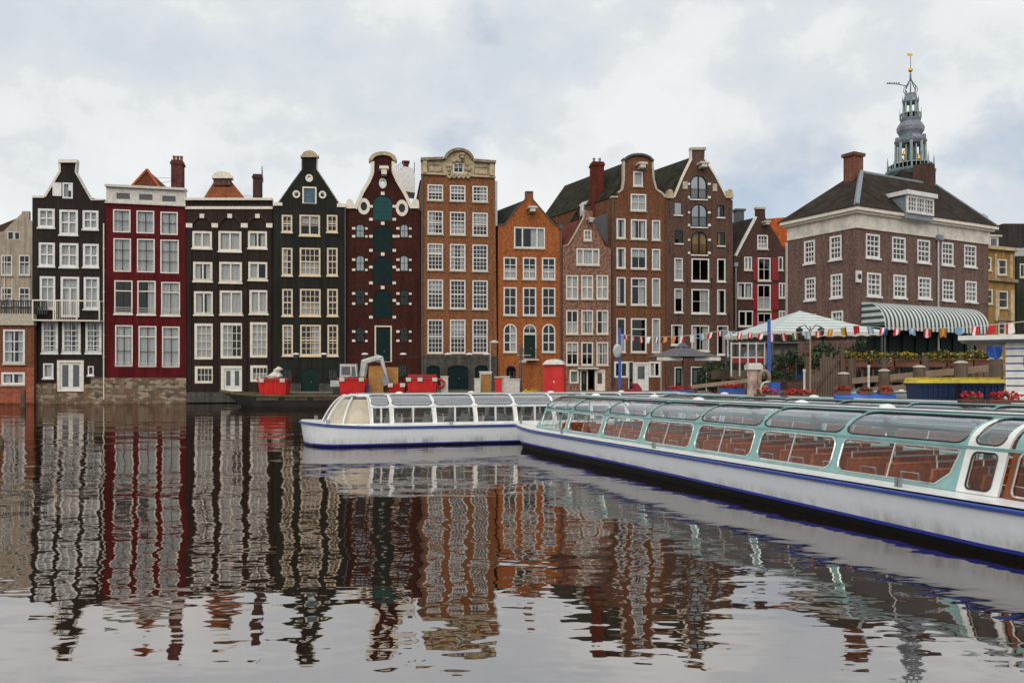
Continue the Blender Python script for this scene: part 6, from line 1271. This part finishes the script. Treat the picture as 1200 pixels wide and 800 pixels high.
# slatted fence
fx0, fx1 = (946-600)/F*45, (985-600)/F*45; fc = thing('timber_fence', 'weathered grey upright board fence left of the flower boxes', 'fence', (fx0, 45, 1.0)); mb = MB(); n = 13; zz = H-(412-HZ)*45/F-1
for k in range(n): u = (fx1-fx0)*k/n; mb.box(u, u+(fx1-fx0)/n*.82, 0, .05, 0, zz*(.62+.30*(k > 4)+.06*math.sin(k*2.3)))
mb.build('boards', m['jettywood'], fc); mb = MB(); mb.box(fx1-fx0-.05, fx1-fx0+.15, -.15, .05, -.3, zz+.4); mb.box(-.15, .05, -.15, .05, -.3, zz*.9); mb.build('post', m['pilewood'], fc)
mb = MB(); mb.tube([(0, -.06, .2), (fx1-fx0, -.06, zz-.3)], .07, 4); mb.build('brace', m['pilewood'], fc)
# striped pavilion
D_ = 52; pk_ = W3(937, 364, D_); r = thing('pavilion', 'square canopy of green and white striped canvas over the terrace', 'canopy', (pk_[0], D_, zt)); ez = H-(391-HZ)*D_/F-zt; pz = pk_[2]-zt; hw = 3.55
mb = MB(); Q = [(hw*math.sqrt(2)*math.cos(R(45+90*k)), hw*math.sqrt(2)*math.sin(R(45+90*k))) for k in range(4)]
for k in range(4):
    a, b_ = Q[k], Q[(k+1) % 4]; mb.grid(lambda i, j: (((a[0]+(b_[0]-a[0])*i)*(1-j)), ((a[1]+(b_[1]-a[1])*i)*(1-j)), ez+(pz-ez)*(j**1.08)-.1*math.sin(math.pi*i)*(1-j)), 8, 6)
cv_ = mb.build('canvas', m['pavstripe'], r, smooth=False); mb = MB()
for k in range(4):
    a, b_ = Q[k], Q[(k+1) % 4]; mb.grid(lambda i, j: ((a[0]+(b_[0]-a[0])*i), (a[1]+(b_[1]-a[1])*i), ez-.1*math.sin(math.pi*i)-.28*j*(1-.25*abs(math.sin(i*30)))), 60, 1)
mb.build('valance', m['brickwhite'], cv_)
for k in range(4): q = MB(); q.tube([(Q[k][0]*.96, Q[k][1]*.96, 0), (Q[k][0]*.96, Q[k][1]*.96, ez)], .06, 6); q.build('post', m['dgrey'], r)
r.rotation_euler = (0, 0, R(8))
mb = MB(); a, b_ = W3(857, 425, 49), W3(896, 405, 49); wb = thing('windbreak', 'glass windbreak with white posts and red foot, left of the blue pole', 'windbreak', (a[0], 49, 0)); w_ = b_[0]-a[0]
mb.box(0, w_, 0, .08, a[2], a[2]+.28); mb.build('foot', m['redpaint'], wb); mb = MB()
for k in range(5): q = MB(); u = w_*k/4; q.box(u-.04, u+.04, -.02, .06, a[2]-.8, b_[2]+.2); q.build('post', m['brickwhite'], wb)
mb.box(0, w_, .0, .05, b_[2]+.1, b_[2]+.16); mb.box(0, w_, .0, .05, a[2]+.285, a[2]+.36); mb.build('rail', m['brickwhite'], wb); mb = MB(); mb.box(.04, w_-.04, .02, .03, a[2]+.36, b_[2]+.1); mb.build('pane', m['glass'], wb)
# dim shop fronts in the shade behind the terrace
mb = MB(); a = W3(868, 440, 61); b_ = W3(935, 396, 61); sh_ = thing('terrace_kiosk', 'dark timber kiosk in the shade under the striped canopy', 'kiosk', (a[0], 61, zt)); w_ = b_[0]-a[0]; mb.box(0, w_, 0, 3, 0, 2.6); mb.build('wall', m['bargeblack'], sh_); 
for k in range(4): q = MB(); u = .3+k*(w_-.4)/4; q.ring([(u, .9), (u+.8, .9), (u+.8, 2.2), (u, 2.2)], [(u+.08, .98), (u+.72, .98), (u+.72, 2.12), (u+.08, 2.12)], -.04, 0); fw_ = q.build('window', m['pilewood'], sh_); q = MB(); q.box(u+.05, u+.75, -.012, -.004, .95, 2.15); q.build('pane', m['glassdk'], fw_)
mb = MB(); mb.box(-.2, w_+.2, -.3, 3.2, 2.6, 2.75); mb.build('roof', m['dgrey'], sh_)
seats = [(905, 50.5, 'brown chair left under the striped canopy'), (918, 51.5, 'brown chair behind the orange seat under the canopy'), (962, 50, 'brown chair at the right side of the canopy'), (1010, 50, 'brown chair between canopy and awning'), (1045, 50.5, 'brown chair behind the second flower box'), (1078, 50, 'brown chair behind the third flower box'), (1110, 50.5, 'brown chair behind the fourth flower box'), (1140, 50, 'brown chair near the right end of the awning')]
for px, D_, lb in seats: chair((px-600)/F*D_, D_, zt, random.uniform(-1, 1), lb)
for px, D_, lb in ((912, 50.8, 'small round table under the left half of the canopy'), (955, 50.6, 'small round table under the right half of the canopy'), (1018, 50.6, 'small round table at the left end of the awning'), (1062, 50.8, 'small round table behind the second and third flower boxes'), (1095, 50.6, 'small round table behind the fourth flower box'), (1127, 50.7, 'small round table toward the right end of the awning')):
    r = thing('terrace_table', lb, 'table', ((px-600)/F*D_, D_, zt), 0, 'tables on the terrace'); q = MB(); q.lathe([(.36, .72), (.38, .74), (.36, .76)], n=14); q.build('tabletop', m['palewood'], r); q = MB(); q.lathe([(.22, 0), (.04, .04), (.035, .72)], n=8); q.build('pedestal', m['black'], r)
# orange and blue bench seats
o = chair((929-600)/F*49, 49, zt, .3, 'bright orange seat beside the blue drum', 'orange')
mb = MB(); mb.lathe([(.28, 0), (.3, .03), (.28, .3), (.3, .33), (.28, .6), (.3, .64), (.24, .66)], n=12); x, y, z = W3(937, 436, 48.6); tag(mb.build('drum', m['bluep'], None, False, (x, y, zt)), 'blue drum right of the orange seat', 'drum')
# small wooden stage in front of the quay, carrying post, seats, poles
st = thing('landing_stage', 'low timber landing stage between the moored boats and the terrace', 'jetty', (0, 0, 0)); mb = MB(); mb.prismz([(8.0, 30.6), (12.0, 28.0), (15, 26.2), (22, 22.6), (25, 29.5), (9, 32.8)], .95, 1.1); mb.build('deck', m['jettywood'], st)
for x, y in ((8.5, 30.9), (12, 28.6), (16, 26.4), (21.5, 23.6), (9.4, 32), (24, 29)): q = MB(); q.lathe([(.14, -.8), (.14, .95)], (x, y), 8); q.build('pile', m['pilewood'], st)
# big peeling mooring post with ring and rope
x, y, z = W3(883, 433, 31); r = thing('mooring_post', 'thick peeling pink white mooring post with square white cap', 'mooring post', (x, y, .9)); mb = MB(); mb.lathe([(.24, -.1), (.23, 1.0), (.22, z-.9)], n=10); mb.build('post', m['peel'], r); mb = MB(); mb.box(-.27, .27, -.27, .27, z-.9, z-.72); mb.box(-.22, .22, -.22, .22, z-.72, z-.66); mb.build('cap', m['brickwhite'], r)
x, y, z = W3(896, 444, 30.6); mb = MB(); mb.tube([(.18*math.cos(k*math.pi/8), .03*k/16, .30*math.sin(k*math.pi/8)) for k in range(17)], .075, 7); tag(mb.build('rope_fender', m['palewood'], None, True, (x, y, z)), 'brown oval rope fender hanging beside the peeling post', 'fender')
x, y, z = W3(898, 456, 30.2); mb = MB()
for k in range(5): mb.tube([(.20*math.cos(q*math.pi/6)*(1-.06*k), .05*k, .27*math.sin(q*math.pi/6)*(1-.06*k)) for q in range(13)], .035, 5)
tag(mb.build('rope_coil', m['brickwhite'], None, True, (x, y, z)), 'white coil of rope at the foot of the peeling post', 'rope')
x, y, z = W3(907.5, 448, 30); mb = MB(); mb.box(-.16, .16, -.15, .15, -.42, -.03); mb.box(-.18, .18, -.17, .17, -.03, 0); tag(mb.build('blue_box', m['polblue'], None, False, (x, y, z)), 'small bright blue box at the foot of the blue pole', 'box')
# timber hand rail left of the post
a, b_ = W3(812, 453, 36), W3(876, 446, 33); rl = thing('hand_rail', 'low pale timber hand rail left of the peeling post', 'railing', (0, 0, 0)); mb = MB(); mb.tube([a, b_], .11, 4); mb.build('rail', m['palewood'], rl)
for t_ in (.02, .5, .98): q = MB(); c_ = lerp(a, b_, t_); q.tube([(c_[0], c_[1]+.02, -.5), (c_[0], c_[1]+.02, c_[2])], .08, 5); q.build('post', m['pilewood'], rl)
# grey parasol
D_ = 50; pk_ = W3(800, 404, D_); r = thing('parasol', 'large dark grey parasol before the dusky brown warehouse', 'parasol', (pk_[0], D_, 1.1)); ez = H-(418.5-HZ)*D_/F-1.1; pz = pk_[2]-1.1; hw = 2.25; Q = [(hw*math.cos(R(22.5+45*k)), hw*math.sin(R(22.5+45*k))) for k in range(8)]
mb = MB()
for k in range(8): a, b_ = Q[k], Q[(k+1) % 8]; mb.grid(lambda i, j: ((a[0]+(b_[0]-a[0])*i)*(1-j), (a[1]+(b_[1]-a[1])*i)*(1-j), ez+(pz-ez)*j-.12*math.sin(math.pi*i)*(1-j)*j-.06*math.sin(math.pi*j)), 4, 5)
cp = mb.build('canopy', m['canvasgrey'], r); mb = MB(); mb.lathe([(.45, pz-.14), (.1, pz+.12)], n=8); mb.build('cap', m['canvasgrey'], cp)
mb = MB(); mb.tube([(0, 0, 0), (0, 0, pz)], .05, 8); mb.build('pole', m['palewood'], r)
for k in range(8): q = MB(); q.tube([(0, 0, pz-.05), (Q[k][0], Q[k][1], ez-.02)], .018, 4); q.build('rib', m['palewood'], r)
for s_ in (-1, 1): q = MB(); q.box(-.25+s_*1.1-.5, .25+s_*1.1+.5, -1.75, -1.7, ez-.24, ez-.04); q.build('valance', m['brickwhite'], r)
# leafy tree between parasol and canopy
x, y = (838-600)/F*60, 60; r = thing('small_tree', 'dark leafy bush tree between the grey parasol and the striped canopy', 'tree', (x, y, 1.1)); mb = MB()
mb.tube([(0, 0, 0), (.05, 0, .8), (-.05, 0, 1.5)], [.11, .09, .06], 6); 
for k in range(6): a_ = k*1.05; mb.tube([(0, 0, 1.2), (.5*math.cos(a_), .5*math.sin(a_), 1.7), (.9*math.cos(a_), .9*math.sin(a_), 2.2+.1*k)], [.05, .035, .015], 5)
mb.build('trunk', m['pilewood'], r); mb = MB()
for k in range(22): a_ = random.random()*6.28; rr = random.uniform(.2, 1.2); tuft(mb, rr*math.cos(a_), rr*math.sin(a_)*.8, random.uniform(.5, 2.7), .42, .42, .34, 95, .10, (0, 0, 1))
mb.build('crown', [m['leafdark'], m['leaf']], r)
# plants under the canopy
for px, py, D_, s_, lb in ((945, 425, 47.5, .9, 'loose green shrub behind the timber fence'), (933, 420, 47, .6, 'small green shrub under the striped canopy'), (975, 418, 47.5, .7, 'green shrub with yellowish leaves above the timber fence'), (925, 427, 48, .9, 'low dark shrub under the middle of the striped canopy'), (915, 436, 47.5, .8, 'low dark shrub beside the orange seat'), (958, 412, 48.4, .8, 'tall dark shrub reaching up to the canopy edge'), (995, 409, 49, .9, 'dark shrub at the right corner of the canopy'), (965, 428, 46.9, .9, 'dense green shrub overhanging the boards of the timber fence')):
    x, y, z = W3(px, py, D_); r = thing('shrub', lb, 'shrub', (x, y, zt)); mb = MB(); mb.tube([(0, 0, 0), (0, 0, z-zt)], .04, 5); mb.build('stem', m['pilewood'], r); mb = MB()
    for k in range(8): tuft(mb, random.uniform(-s_, s_), random.uniform(-.3, .3), z-zt+random.uniform(-.3, .4), .35*s_+.1, .3, .25, 60, .09, (0, 1))
    mb.build('crown', [m['leafdark'], m['leaf']], r)
# poles
def tl_post(px, pyt, D_, zb, label, twin=True, col='metal'):
    X = (px-600)/F*D_; zt_ = H-(pyt-HZ)*D_/F; r = thing('street_lamp', label, 'lamp', (X, D_, zb)); h_ = zt_-zb; mb = MB(); mb.tube([(0, 0, 0), (0, 0, h_*.15), (0, 0, h_)], [.09, .06, .035], 8); mb.build('post', m[col], r)
    for sx in ((-.55, .55) if twin else (0,)):
        q = MB(); q.tube([(0, 0, h_-.25), (sx*.5, 0, h_+.1), (sx, 0, h_)], .025, 5); q.lathe([(.03, h_), (.13, h_-.06), (.2, h_-.14), (.17, h_-.16), (.12, h_-.42), (.02, h_-.44)], (sx, 0), 8); q.build('lantern', m['black'], r)
    return r
tl_post(949.5, 383, 42, -.3, 'pale twin lantern lamp post before the timber fence', col='palewood'); tl_post(853, 386, 60, zt, 'twin lantern lamp post at the left eave of the striped canopy', col='brickwhite'); tl_post(1037, 384, 44, -.3, 'dark slim single lantern post by the second flower box', False, 'dgrey')
for px, y0, y1, D_, lb in ((1018, 428, 450, 38, 'short thin white stake before the left flower boxes'), (942.5, 433, 452, 38, 'short thin white stake left of the timber fence')):
    a, b_ = W3(px, y0, D_), W3(px, y1, D_); q = MB(); q.tube([(0, 0, -b_[2]-.3), (0, 0, a[2]-b_[2])], .05, 6); q.lathe([(.07, a[2]-b_[2]-.1), (.07, a[2]-b_[2]+.02)], (0, 0), 8); tag(q.build('stake', m['brickwhite'], None, False, (b_[0], D_, b_[2])), lb, 'stake')
# bunting: one cord from the disc pole over the blue pole to the right edge
cA, cB = W3(727, 391.5, 38), W3(1222, 373.5, 24)
def cord(t_):
    sg = .18; k = t_ % 1; p = lerp(cA, cB, t_); q = t_*3 % 1; return (p[0], p[1], p[2]-sg*4*q*(1-q))
gb = thing('bunting', 'long string of small coloured flags hanging across the terrace front', 'bunting', (0, 0, 0)); mb = MB(); mb.tube([cord(k/60) for k in range(61)], .012, 4); mb.build('cord', m['brickwhite'], gb)
fcol = {'r': (.5, .015, .02), 'w': (.75, .75, .72), 'b': (.03, .09, .38), 'o': (.65, .2, .02), 'y': (.6, .45, .04), 's': (.25, .45, .65), 'g': (.03, .2, .08), 'k': (.03, .03, .03)}
for k_, v_ in list(fcol.items()): m['flag'+k_] = M_plain('flag_cloth_'+{'r': 'red', 'w': 'white', 'b': 'blue', 'o': 'orange', 'y': 'yellow', 's': 'sky_blue', 'g': 'green', 'k': 'black'}[k_], v_, .8, .15)
pats = ['rw', 'wr', 'rwr', 'ww', 'rwb', 'oyo', 'oo', 'wr', 'w', 'ssw', 'rw', 'rwb', 'wsw', 'rwr', 'rwr', 'rw', 'rwb', 'rwr', 'gwo', 'wsw', 'rwr', 'oyo', 'yyr', 'rr', 'sws', 'rwb', 'rwr', 'sws', 'rwr', 'oyo', 'sss', 'rwr', 'rrr', 'rww', 'rwg', 'oww', 'rwb', 'rww']
nf = 35
for k in range(nf):
    t0 = .012+k*.0282; p = cord(t0); q_ = cord(t0+.0125); d = Vector(q_)-Vector(p); w_ = d.length; pt = pats[k % len(pats)]; n = len(pt); mb = MB(); ph = random.random()*6; sw = random.uniform(-.25, .25); hh_ = random.uniform(.20, .31)
    mats = [m['flag'+ch] for ch in pt]
    for i in range(n):
        mb.cur = i; mb.grid(lambda u, v, i=i: (p[0]+d.x*(i+u)/n+sw*v*.4, p[1]+d.y*(i+u)/n+.05*math.sin(ph+5*((i+u)/n)+2*v)*v+sw*.3*v, p[2]+d.z*(i+u)/n-hh_*v-.03*math.sin(6*(i+u)/n+ph)*v), 2, 4)
    mb.build('flag', mats, gb)
# blue pole and disc pole
def onc(px):   # where the cord crosses a photo column
    a, b_ = 0, 1
    for _ in range(40):
        k = (a+b_)/2; q = cord(k)
        if 600+q[0]/q[1]*F < px: a = k
        else: b_ = k
    return cord(a)
q = onc(902); r = thing('flag_pole', 'tall bright blue pole carrying the string of flags near the striped canopy', 'pole', (q[0], q[1]+.08, .9)); zt_ = H-(374-HZ)*q[1]/F-.9; mb = MB(); mb.tube([(0, 0, 0), (0, 0, zt_)], [.075, .06], 8); mb.build('pole', m['polblue'], r)
for z in (.9, 1.9): mb = MB(); mb.tube([(0, 0, z), (0, 0, z+.08)], .1, 8); mb.build('band', m['bluep'], r)
q = cA; r = thing('disc_pole', 'blue pole with a large round pale disc, left end of the flag string', 'pole', (q[0]-.02, q[1]+.08, .9)); zt_ = H-(384-HZ)*q[1]/F-.9; mb = MB(); mb.tube([(0, 0, -1.3), (0, 0, zt_)], [.09, .06], 8); mb.build('pole', m['polblue'], r)
dz_ = H-(411-HZ)*q[1]/F-.9; mb = MB(); mb.lathe([(.02, -.09), (.2, -.07), (.33, -.01), (.345, .03), (.30, .05), (.1, .03), (.01, .03)], n=18); mb.v = [(x*.62-.12, -z-.1, y*.95+dz_) for x, y, z in mb.v]; mb.build('disc', m['metal'], r, True)
mb = MB(); mb.prismz([(3.6, 36), (7.6, 35.4), (8.2, 37.6), (3.9, 38.4)], .35, .9); mb.build('float_deck', m['jettywood']); tag(bpy.data.objects['float_deck'], 'low timber float carrying the dark red seat and the disc pole', 'float')
mb = MB(); x, y, z = W3(738, 458, 37); mb.box(-.5, .5, -.3, .3, .9-z, .1); mb.hull8([(.2, -.3, .1), (.5, -.3, .1), (.5, .3, .1), (.2, .3, .1)], [(.1, -.3, .32), (.3, -.3, .35), (.3, .3, .35), (.1, .3, .32)]); tag(mb.build('boat_seat', m['redpaint'], None, False, (x, y, z)), 'dark red upholstered seat at the foot of the disc pole', 'seat')
# flower planters standing on the boat roofs
def planter(px0, px1, py, D_, label, mat='bluep', n=3, round_=False):
    a, b_ = W3(px0, py, D_), W3(px1, py, D_); w_ = b_[0]-a[0]; r = thing('geranium_planter', label, 'planter', (a[0], D_, a[2]), R(-10) if not round_ else 0, 'red geranium planters')
    q = MB()
    if round_: q.tube([(0, 0, 0), (w_, 0, 0)], .13, 12)
    else: q.box(0, w_, -.12, .12, -.14, .04); q.box(-.01, w_+.01, -.14, .14, .02, .05)
    if D_ > 28:
        for u in (.08, w_-.14): q.box(u, u+.06, -.03, .03, -a[2]+.3, -.1)
    q.build('trough', m[mat], r, round_); q = MB()
    if round_:
        for f_ in (.12, .5, .85): tuft(q, w_*f_, 0, .22, .2, .14, .07, 60, .05, (0,)); tuft(q, w_*f_, -.02, .26, .19, .12, .07, 40 if f_ != .5 else 12, .045, (1,)); q.cur = 2; q.box(w_*f_-.18, w_*f_+.18, -.1, .1, .1, .19); q.cur = 0; q.build('flower_pot', [m['leaf'], m['petalred'], m['boxbrown']], r); q = MB()
    else: tuft(q, w_/2, 0, .09, w_*.52, .16, .09, int(90*w_), .05, (0,)); tuft(q, w_/2, -.03, .14, w_*.52, .15, .10, int(120*w_), .05, (1,))
    if q.v: q.build('flowers', [m['leaf'], m['petalred'], m['boxbrown']], r)
    return r
planter(778, 816, 458, 36.4, 'blue trough of red geraniums between disc pole and hand rail', 'bluep'); planter(843, 871, 456.5, 33, 'short blue trough of red geraniums left of the peeling post')
planter(884, 912, 463.5, 25, 'red geraniums right at the foot of the peeling post', 'boxbrown'); planter(915, 953, 464.5, 24, 'red geraniums in a brown trough before the pale lamp post', 'boxbrown')
planter(979, 1048, 466.5, 21.5, 'fat blue round trough carrying three small pots of geraniums', 'polblue', 3, True)
planter(1124, 1150, 470.5, 17.8, 'red geraniums in a trough before the right bin', 'boxbrown'); planter(1158, 1194, 471, 17.3, 'red geraniums in a trough before the striped hut', 'boxbrown')
# rubbish bins
def bin_(px0, px1, D_, label, rz):
    a, b_ = W3(px0, 473, D_), W3(px1, 448, D_); w_ = b_[0]-a[0]; zb = 1.1; r = thing('rubbish_bin', label, 'bin', ((a[0]+b_[0])/2, D_, zb), rz, 'navy bins with yellow lids'); h_ = b_[2]-zb; mb = MB(); A_ = w_/2*.86; B_ = w_/2*.98
    mb.hull8([(-A_, 0, .14), (A_, 0, .14), (A_, .85, .14), (-A_, .85, .14)], [(-B_, -.08, h_-.02), (B_, -.08, h_-.02), (B_, .95, h_-.02), (-B_, .95, h_-.02)]); mb.box(-B_-.02, B_+.02, -.12, .98, h_-.1, h_-.02)
    for k in range(6): u = -A_+.15+k*(2*A_-.3)/5; mb.hull8([(u-.03, -.03, .16), (u+.03, -.03, .16), (u+.03, .0, .16), (u-.03, .0, .16)], [(u*1.1-.03, -.11, h_-.12), (u*1.1+.03, -.11, h_-.12), (u*1.1+.03, -.06, h_-.12), (u*1.1-.03, -.06, h_-.12)])
    mb.build('body', m['binblue'], r); mb = MB(); mb.hull8([(-B_-.05, -.16, h_-.02), (B_+.05, -.16, h_-.02), (B_+.05, 1.0, h_-.02), (-B_-.05, 1.0, h_-.02)], [(-B_+.02, -.1, h_+.09), (B_-.02, -.1, h_+.09), (B_-.02, .95, h_+.16), (-B_+.02, .95, h_+.16)])
    for k in range(4): u = -B_+.2+k*(2*B_-.4)/3; mb.box(u-.05, u+.05, -.1, .8, h_+.09, h_+.17)
    mb.build('lid', m['yellow'], r)
    for sx in (-.8, .8):
        for sy in (.1, .75): q = MB(); q.tube([(sx*A_-.03, sy, .08), (sx*A_+.03, sy, .08)], .08, 10); q.build('wheel', m['black'], r)
bin_(1075, 1119, 27.5, 'left one of two navy wheeled bins with yellow lids', R(-3)); bin_(1125, 1176, 27.6, 'right one of two navy wheeled bins with yellow lids', R(-2))
# ticket hut with white and blue boards at the right edge
D_ = 23.5; a = W3(1180, 474, D_); zr_ = H-(399-HZ)*D_/F; hut = thing('ticket_hut', 'blue and white boarded hut with wide flat white roof at the right edge', 'hut', (a[0], D_, .95), R(-31)); h_ = zr_-.95; mb = MB()
mb.box(0, 3.2, .03, 2.4, 0, h_); mb.build('wall', m['polblue'], hut); mb = MB(); n = 11
for k in range(n): z0 = .06+k*(h_-.06)/n; mb.box(-.03, 3.23, -.02, .03, z0, z0+(h_-.06)/n*.8); mb.box(-.03, .0, .03, 2.4, z0, z0+(h_-.06)/n*.8)
mb.build('boards', m['white'], hut); mb = MB(); mb.box(-1.2, 3.6, -.4, 2.2, h_+.02, h_+.15); mb.build('roof', m['white'], hut); mb = MB(); mb.hull8([(-1.05, -.3, h_-.03), (3.5, -.3, h_-.03), (3.5, 2.7, h_-.03), (-1.05, 2.7, h_-.03)], [(-1.05, -.3, h_+.015), (3.5, -.3, h_+.015), (3.5, 2.7, h_+.015), (-1.05, 2.7, h_+.015)]); mb.build('soffit', m['lead'], hut)
mb = MB(); mb.box(.4, .8, -.06, -.02, h_*.7, h_*.8); mb.build('notice_window', m['glassdk'], hut)
x, y, z = W3(1166, 412, 30); mb = MB(); mb.grid(lambda i, j: (-.22+.44*i, .1*math.sin(i*9+j*3), -.25+.5*j+.05*math.sin(i*7)), 8, 6); mb.grid(lambda i, j: (-.22+.44*i, .06+.1*math.sin(i*9+j*3), -.25+.5*j+.05*math.sin(i*7)), 8, 6); tag(mb.build('blue_tarp', m['bluep'], None, True, (x, y, z)), 'crumpled blue tarpaulin hanging under the hut roof', 'tarp')
x, y, z = W3(1178, 474, 19); rr_ = thing('white_rail', 'small white tubular rail before the hut', 'railing', (x, y, z-.1)); mb = MB(); mb.tube([(0, 0, 0), (0, 0, .35), (.7, 0, .35), (.7, 0, 0)], .035, 6); mb.tube([(0, 0, .18), (.7, 0, .18)], .025, 5); mb.build('rail', m['white'], rr_)

# ---------------- people ----------------
m['skin'] = M_plain('skin_tone', (.45, .26, .18), .6, .1); m['shirtblue'] = M_plain('light_blue_shirt', (.16, .32, .50), .8, .15, 8); m['shirtred'] = M_plain('salmon_top', (.55, .22, .18), .8, .15, 8); m['trouser'] = M_plain('dark_trousers', (.03, .035, .05), .9, .2); m['hair'] = M_plain('brown_hair', (.05, .03, .02), .8, .2)
def skinned(name, vs, es, rs, mat, parent=None):
    me = bpy.data.meshes.new(name); me.from_pydata(vs, es, []); me.materials.append(mat); o = bpy.data.objects.new(name, me); COL.objects.link(o)
    if parent: o.parent = parent
    bm = bmesh.new(); bm.from_mesh(me); ly = bm.verts.layers.skin.verify()
    for i, v in enumerate(bm.verts): v[ly].radius = (rs[i], rs[i]); v[ly].use_root = (i == 0)
    bm.to_mesh(me); bm.free()
    o.modifiers.new('skin', 'SKIN'); s_ = o.modifiers.new('sub', 'SUBSURF'); s_.levels = s_.render_levels = 1; return o
def person(px, D_, label, rz, shirt):      # seated on a terrace chair, leaning on the rail side
    X = (px-600)/F*D_; v = [(0, 0, .50), (0, .02, .72), (0, .03, .95), (0, .02, 1.08), (0, -.01, 1.20), (0, -.02, 1.30),
        (-.18, .02, 1.0), (-.24, -.05, .78), (-.16, -.26, .76), (.18, .02, 1.0), (.24, -.05, .78), (.16, -.28, .80), (-.10, -.03, .48), (-.11, -.42, .48), (-.11, -.44, .08), (-.11, -.56, .05), (.10, -.03, .48), (.11, -.40, .48), (.11, -.38, .08), (.11, -.50, .05)]
    e_ = [(0, 1), (1, 2), (2, 3), (3, 4), (4, 5), (2, 6), (6, 7), (7, 8), (2, 9), (9, 10), (10, 11), (0, 12), (12, 13), (13, 14), (14, 15), (0, 16), (16, 17), (17, 18), (18, 19)]
    r_ = [.13, .13, .12, .055, .085, .09, .055, .042, .03, .055, .042, .03, .085, .065, .045, .04, .085, .065, .045, .04]
    p = skinned('person', v, e_, r_, m['skin']); p.location = (X, D_, zt0); p.rotation_euler = (0, 0, rz); tag(p, label, 'person', 'people seated on the terrace')
    skinned('shirt', [v[i] for i in (0, 1, 2, 6, 7, 9, 10)], [(0, 1), (1, 2), (2, 3), (3, 4), (2, 5), (5, 6)], [.145, .145, .135, .07, .058, .07, .058], shirt, p)
    skinned('trousers', [v[i] for i in (0, 12, 13, 14, 16, 17, 18)], [(0, 1), (1, 2), (2, 3), (0, 4), (4, 5), (5, 6)], [.135, .1, .078, .06, .1, .078, .06], m['trouser'], p)
    q = MB(); q.lathe([(.02, .13), (.09, .1), (.105, .02), (.1, -.05), (.04, -.08)], n=10); q.v = [(x, y+.015, z+1.285) for x, y, z in q.v]; q.build('hair', m['hair'], p, True); return p
zt0 = 2.78
q = MB(); xa, xb = (852-600)/F*50, (899-600)/F*50; q.box(xa, xb, 49.3, 54, zt+.004, zt0); q.build('raised_platform', m['jettywood'], ter)
for px, D_, rz, lb, sh, lc in ((876, 51, .4, 'seated person in light blue shirt behind the glass windbreak', m['shirtblue'], 'brown chair under the person in light blue'), (889, 51.6, -.5, 'seated person in salmon top behind the glass windbreak', m['shirtred'], 'brown chair under the person in salmon')):
    person(px, D_, lb, rz, sh); chair((px-600)/F*D_, D_, zt0, rz, lc)
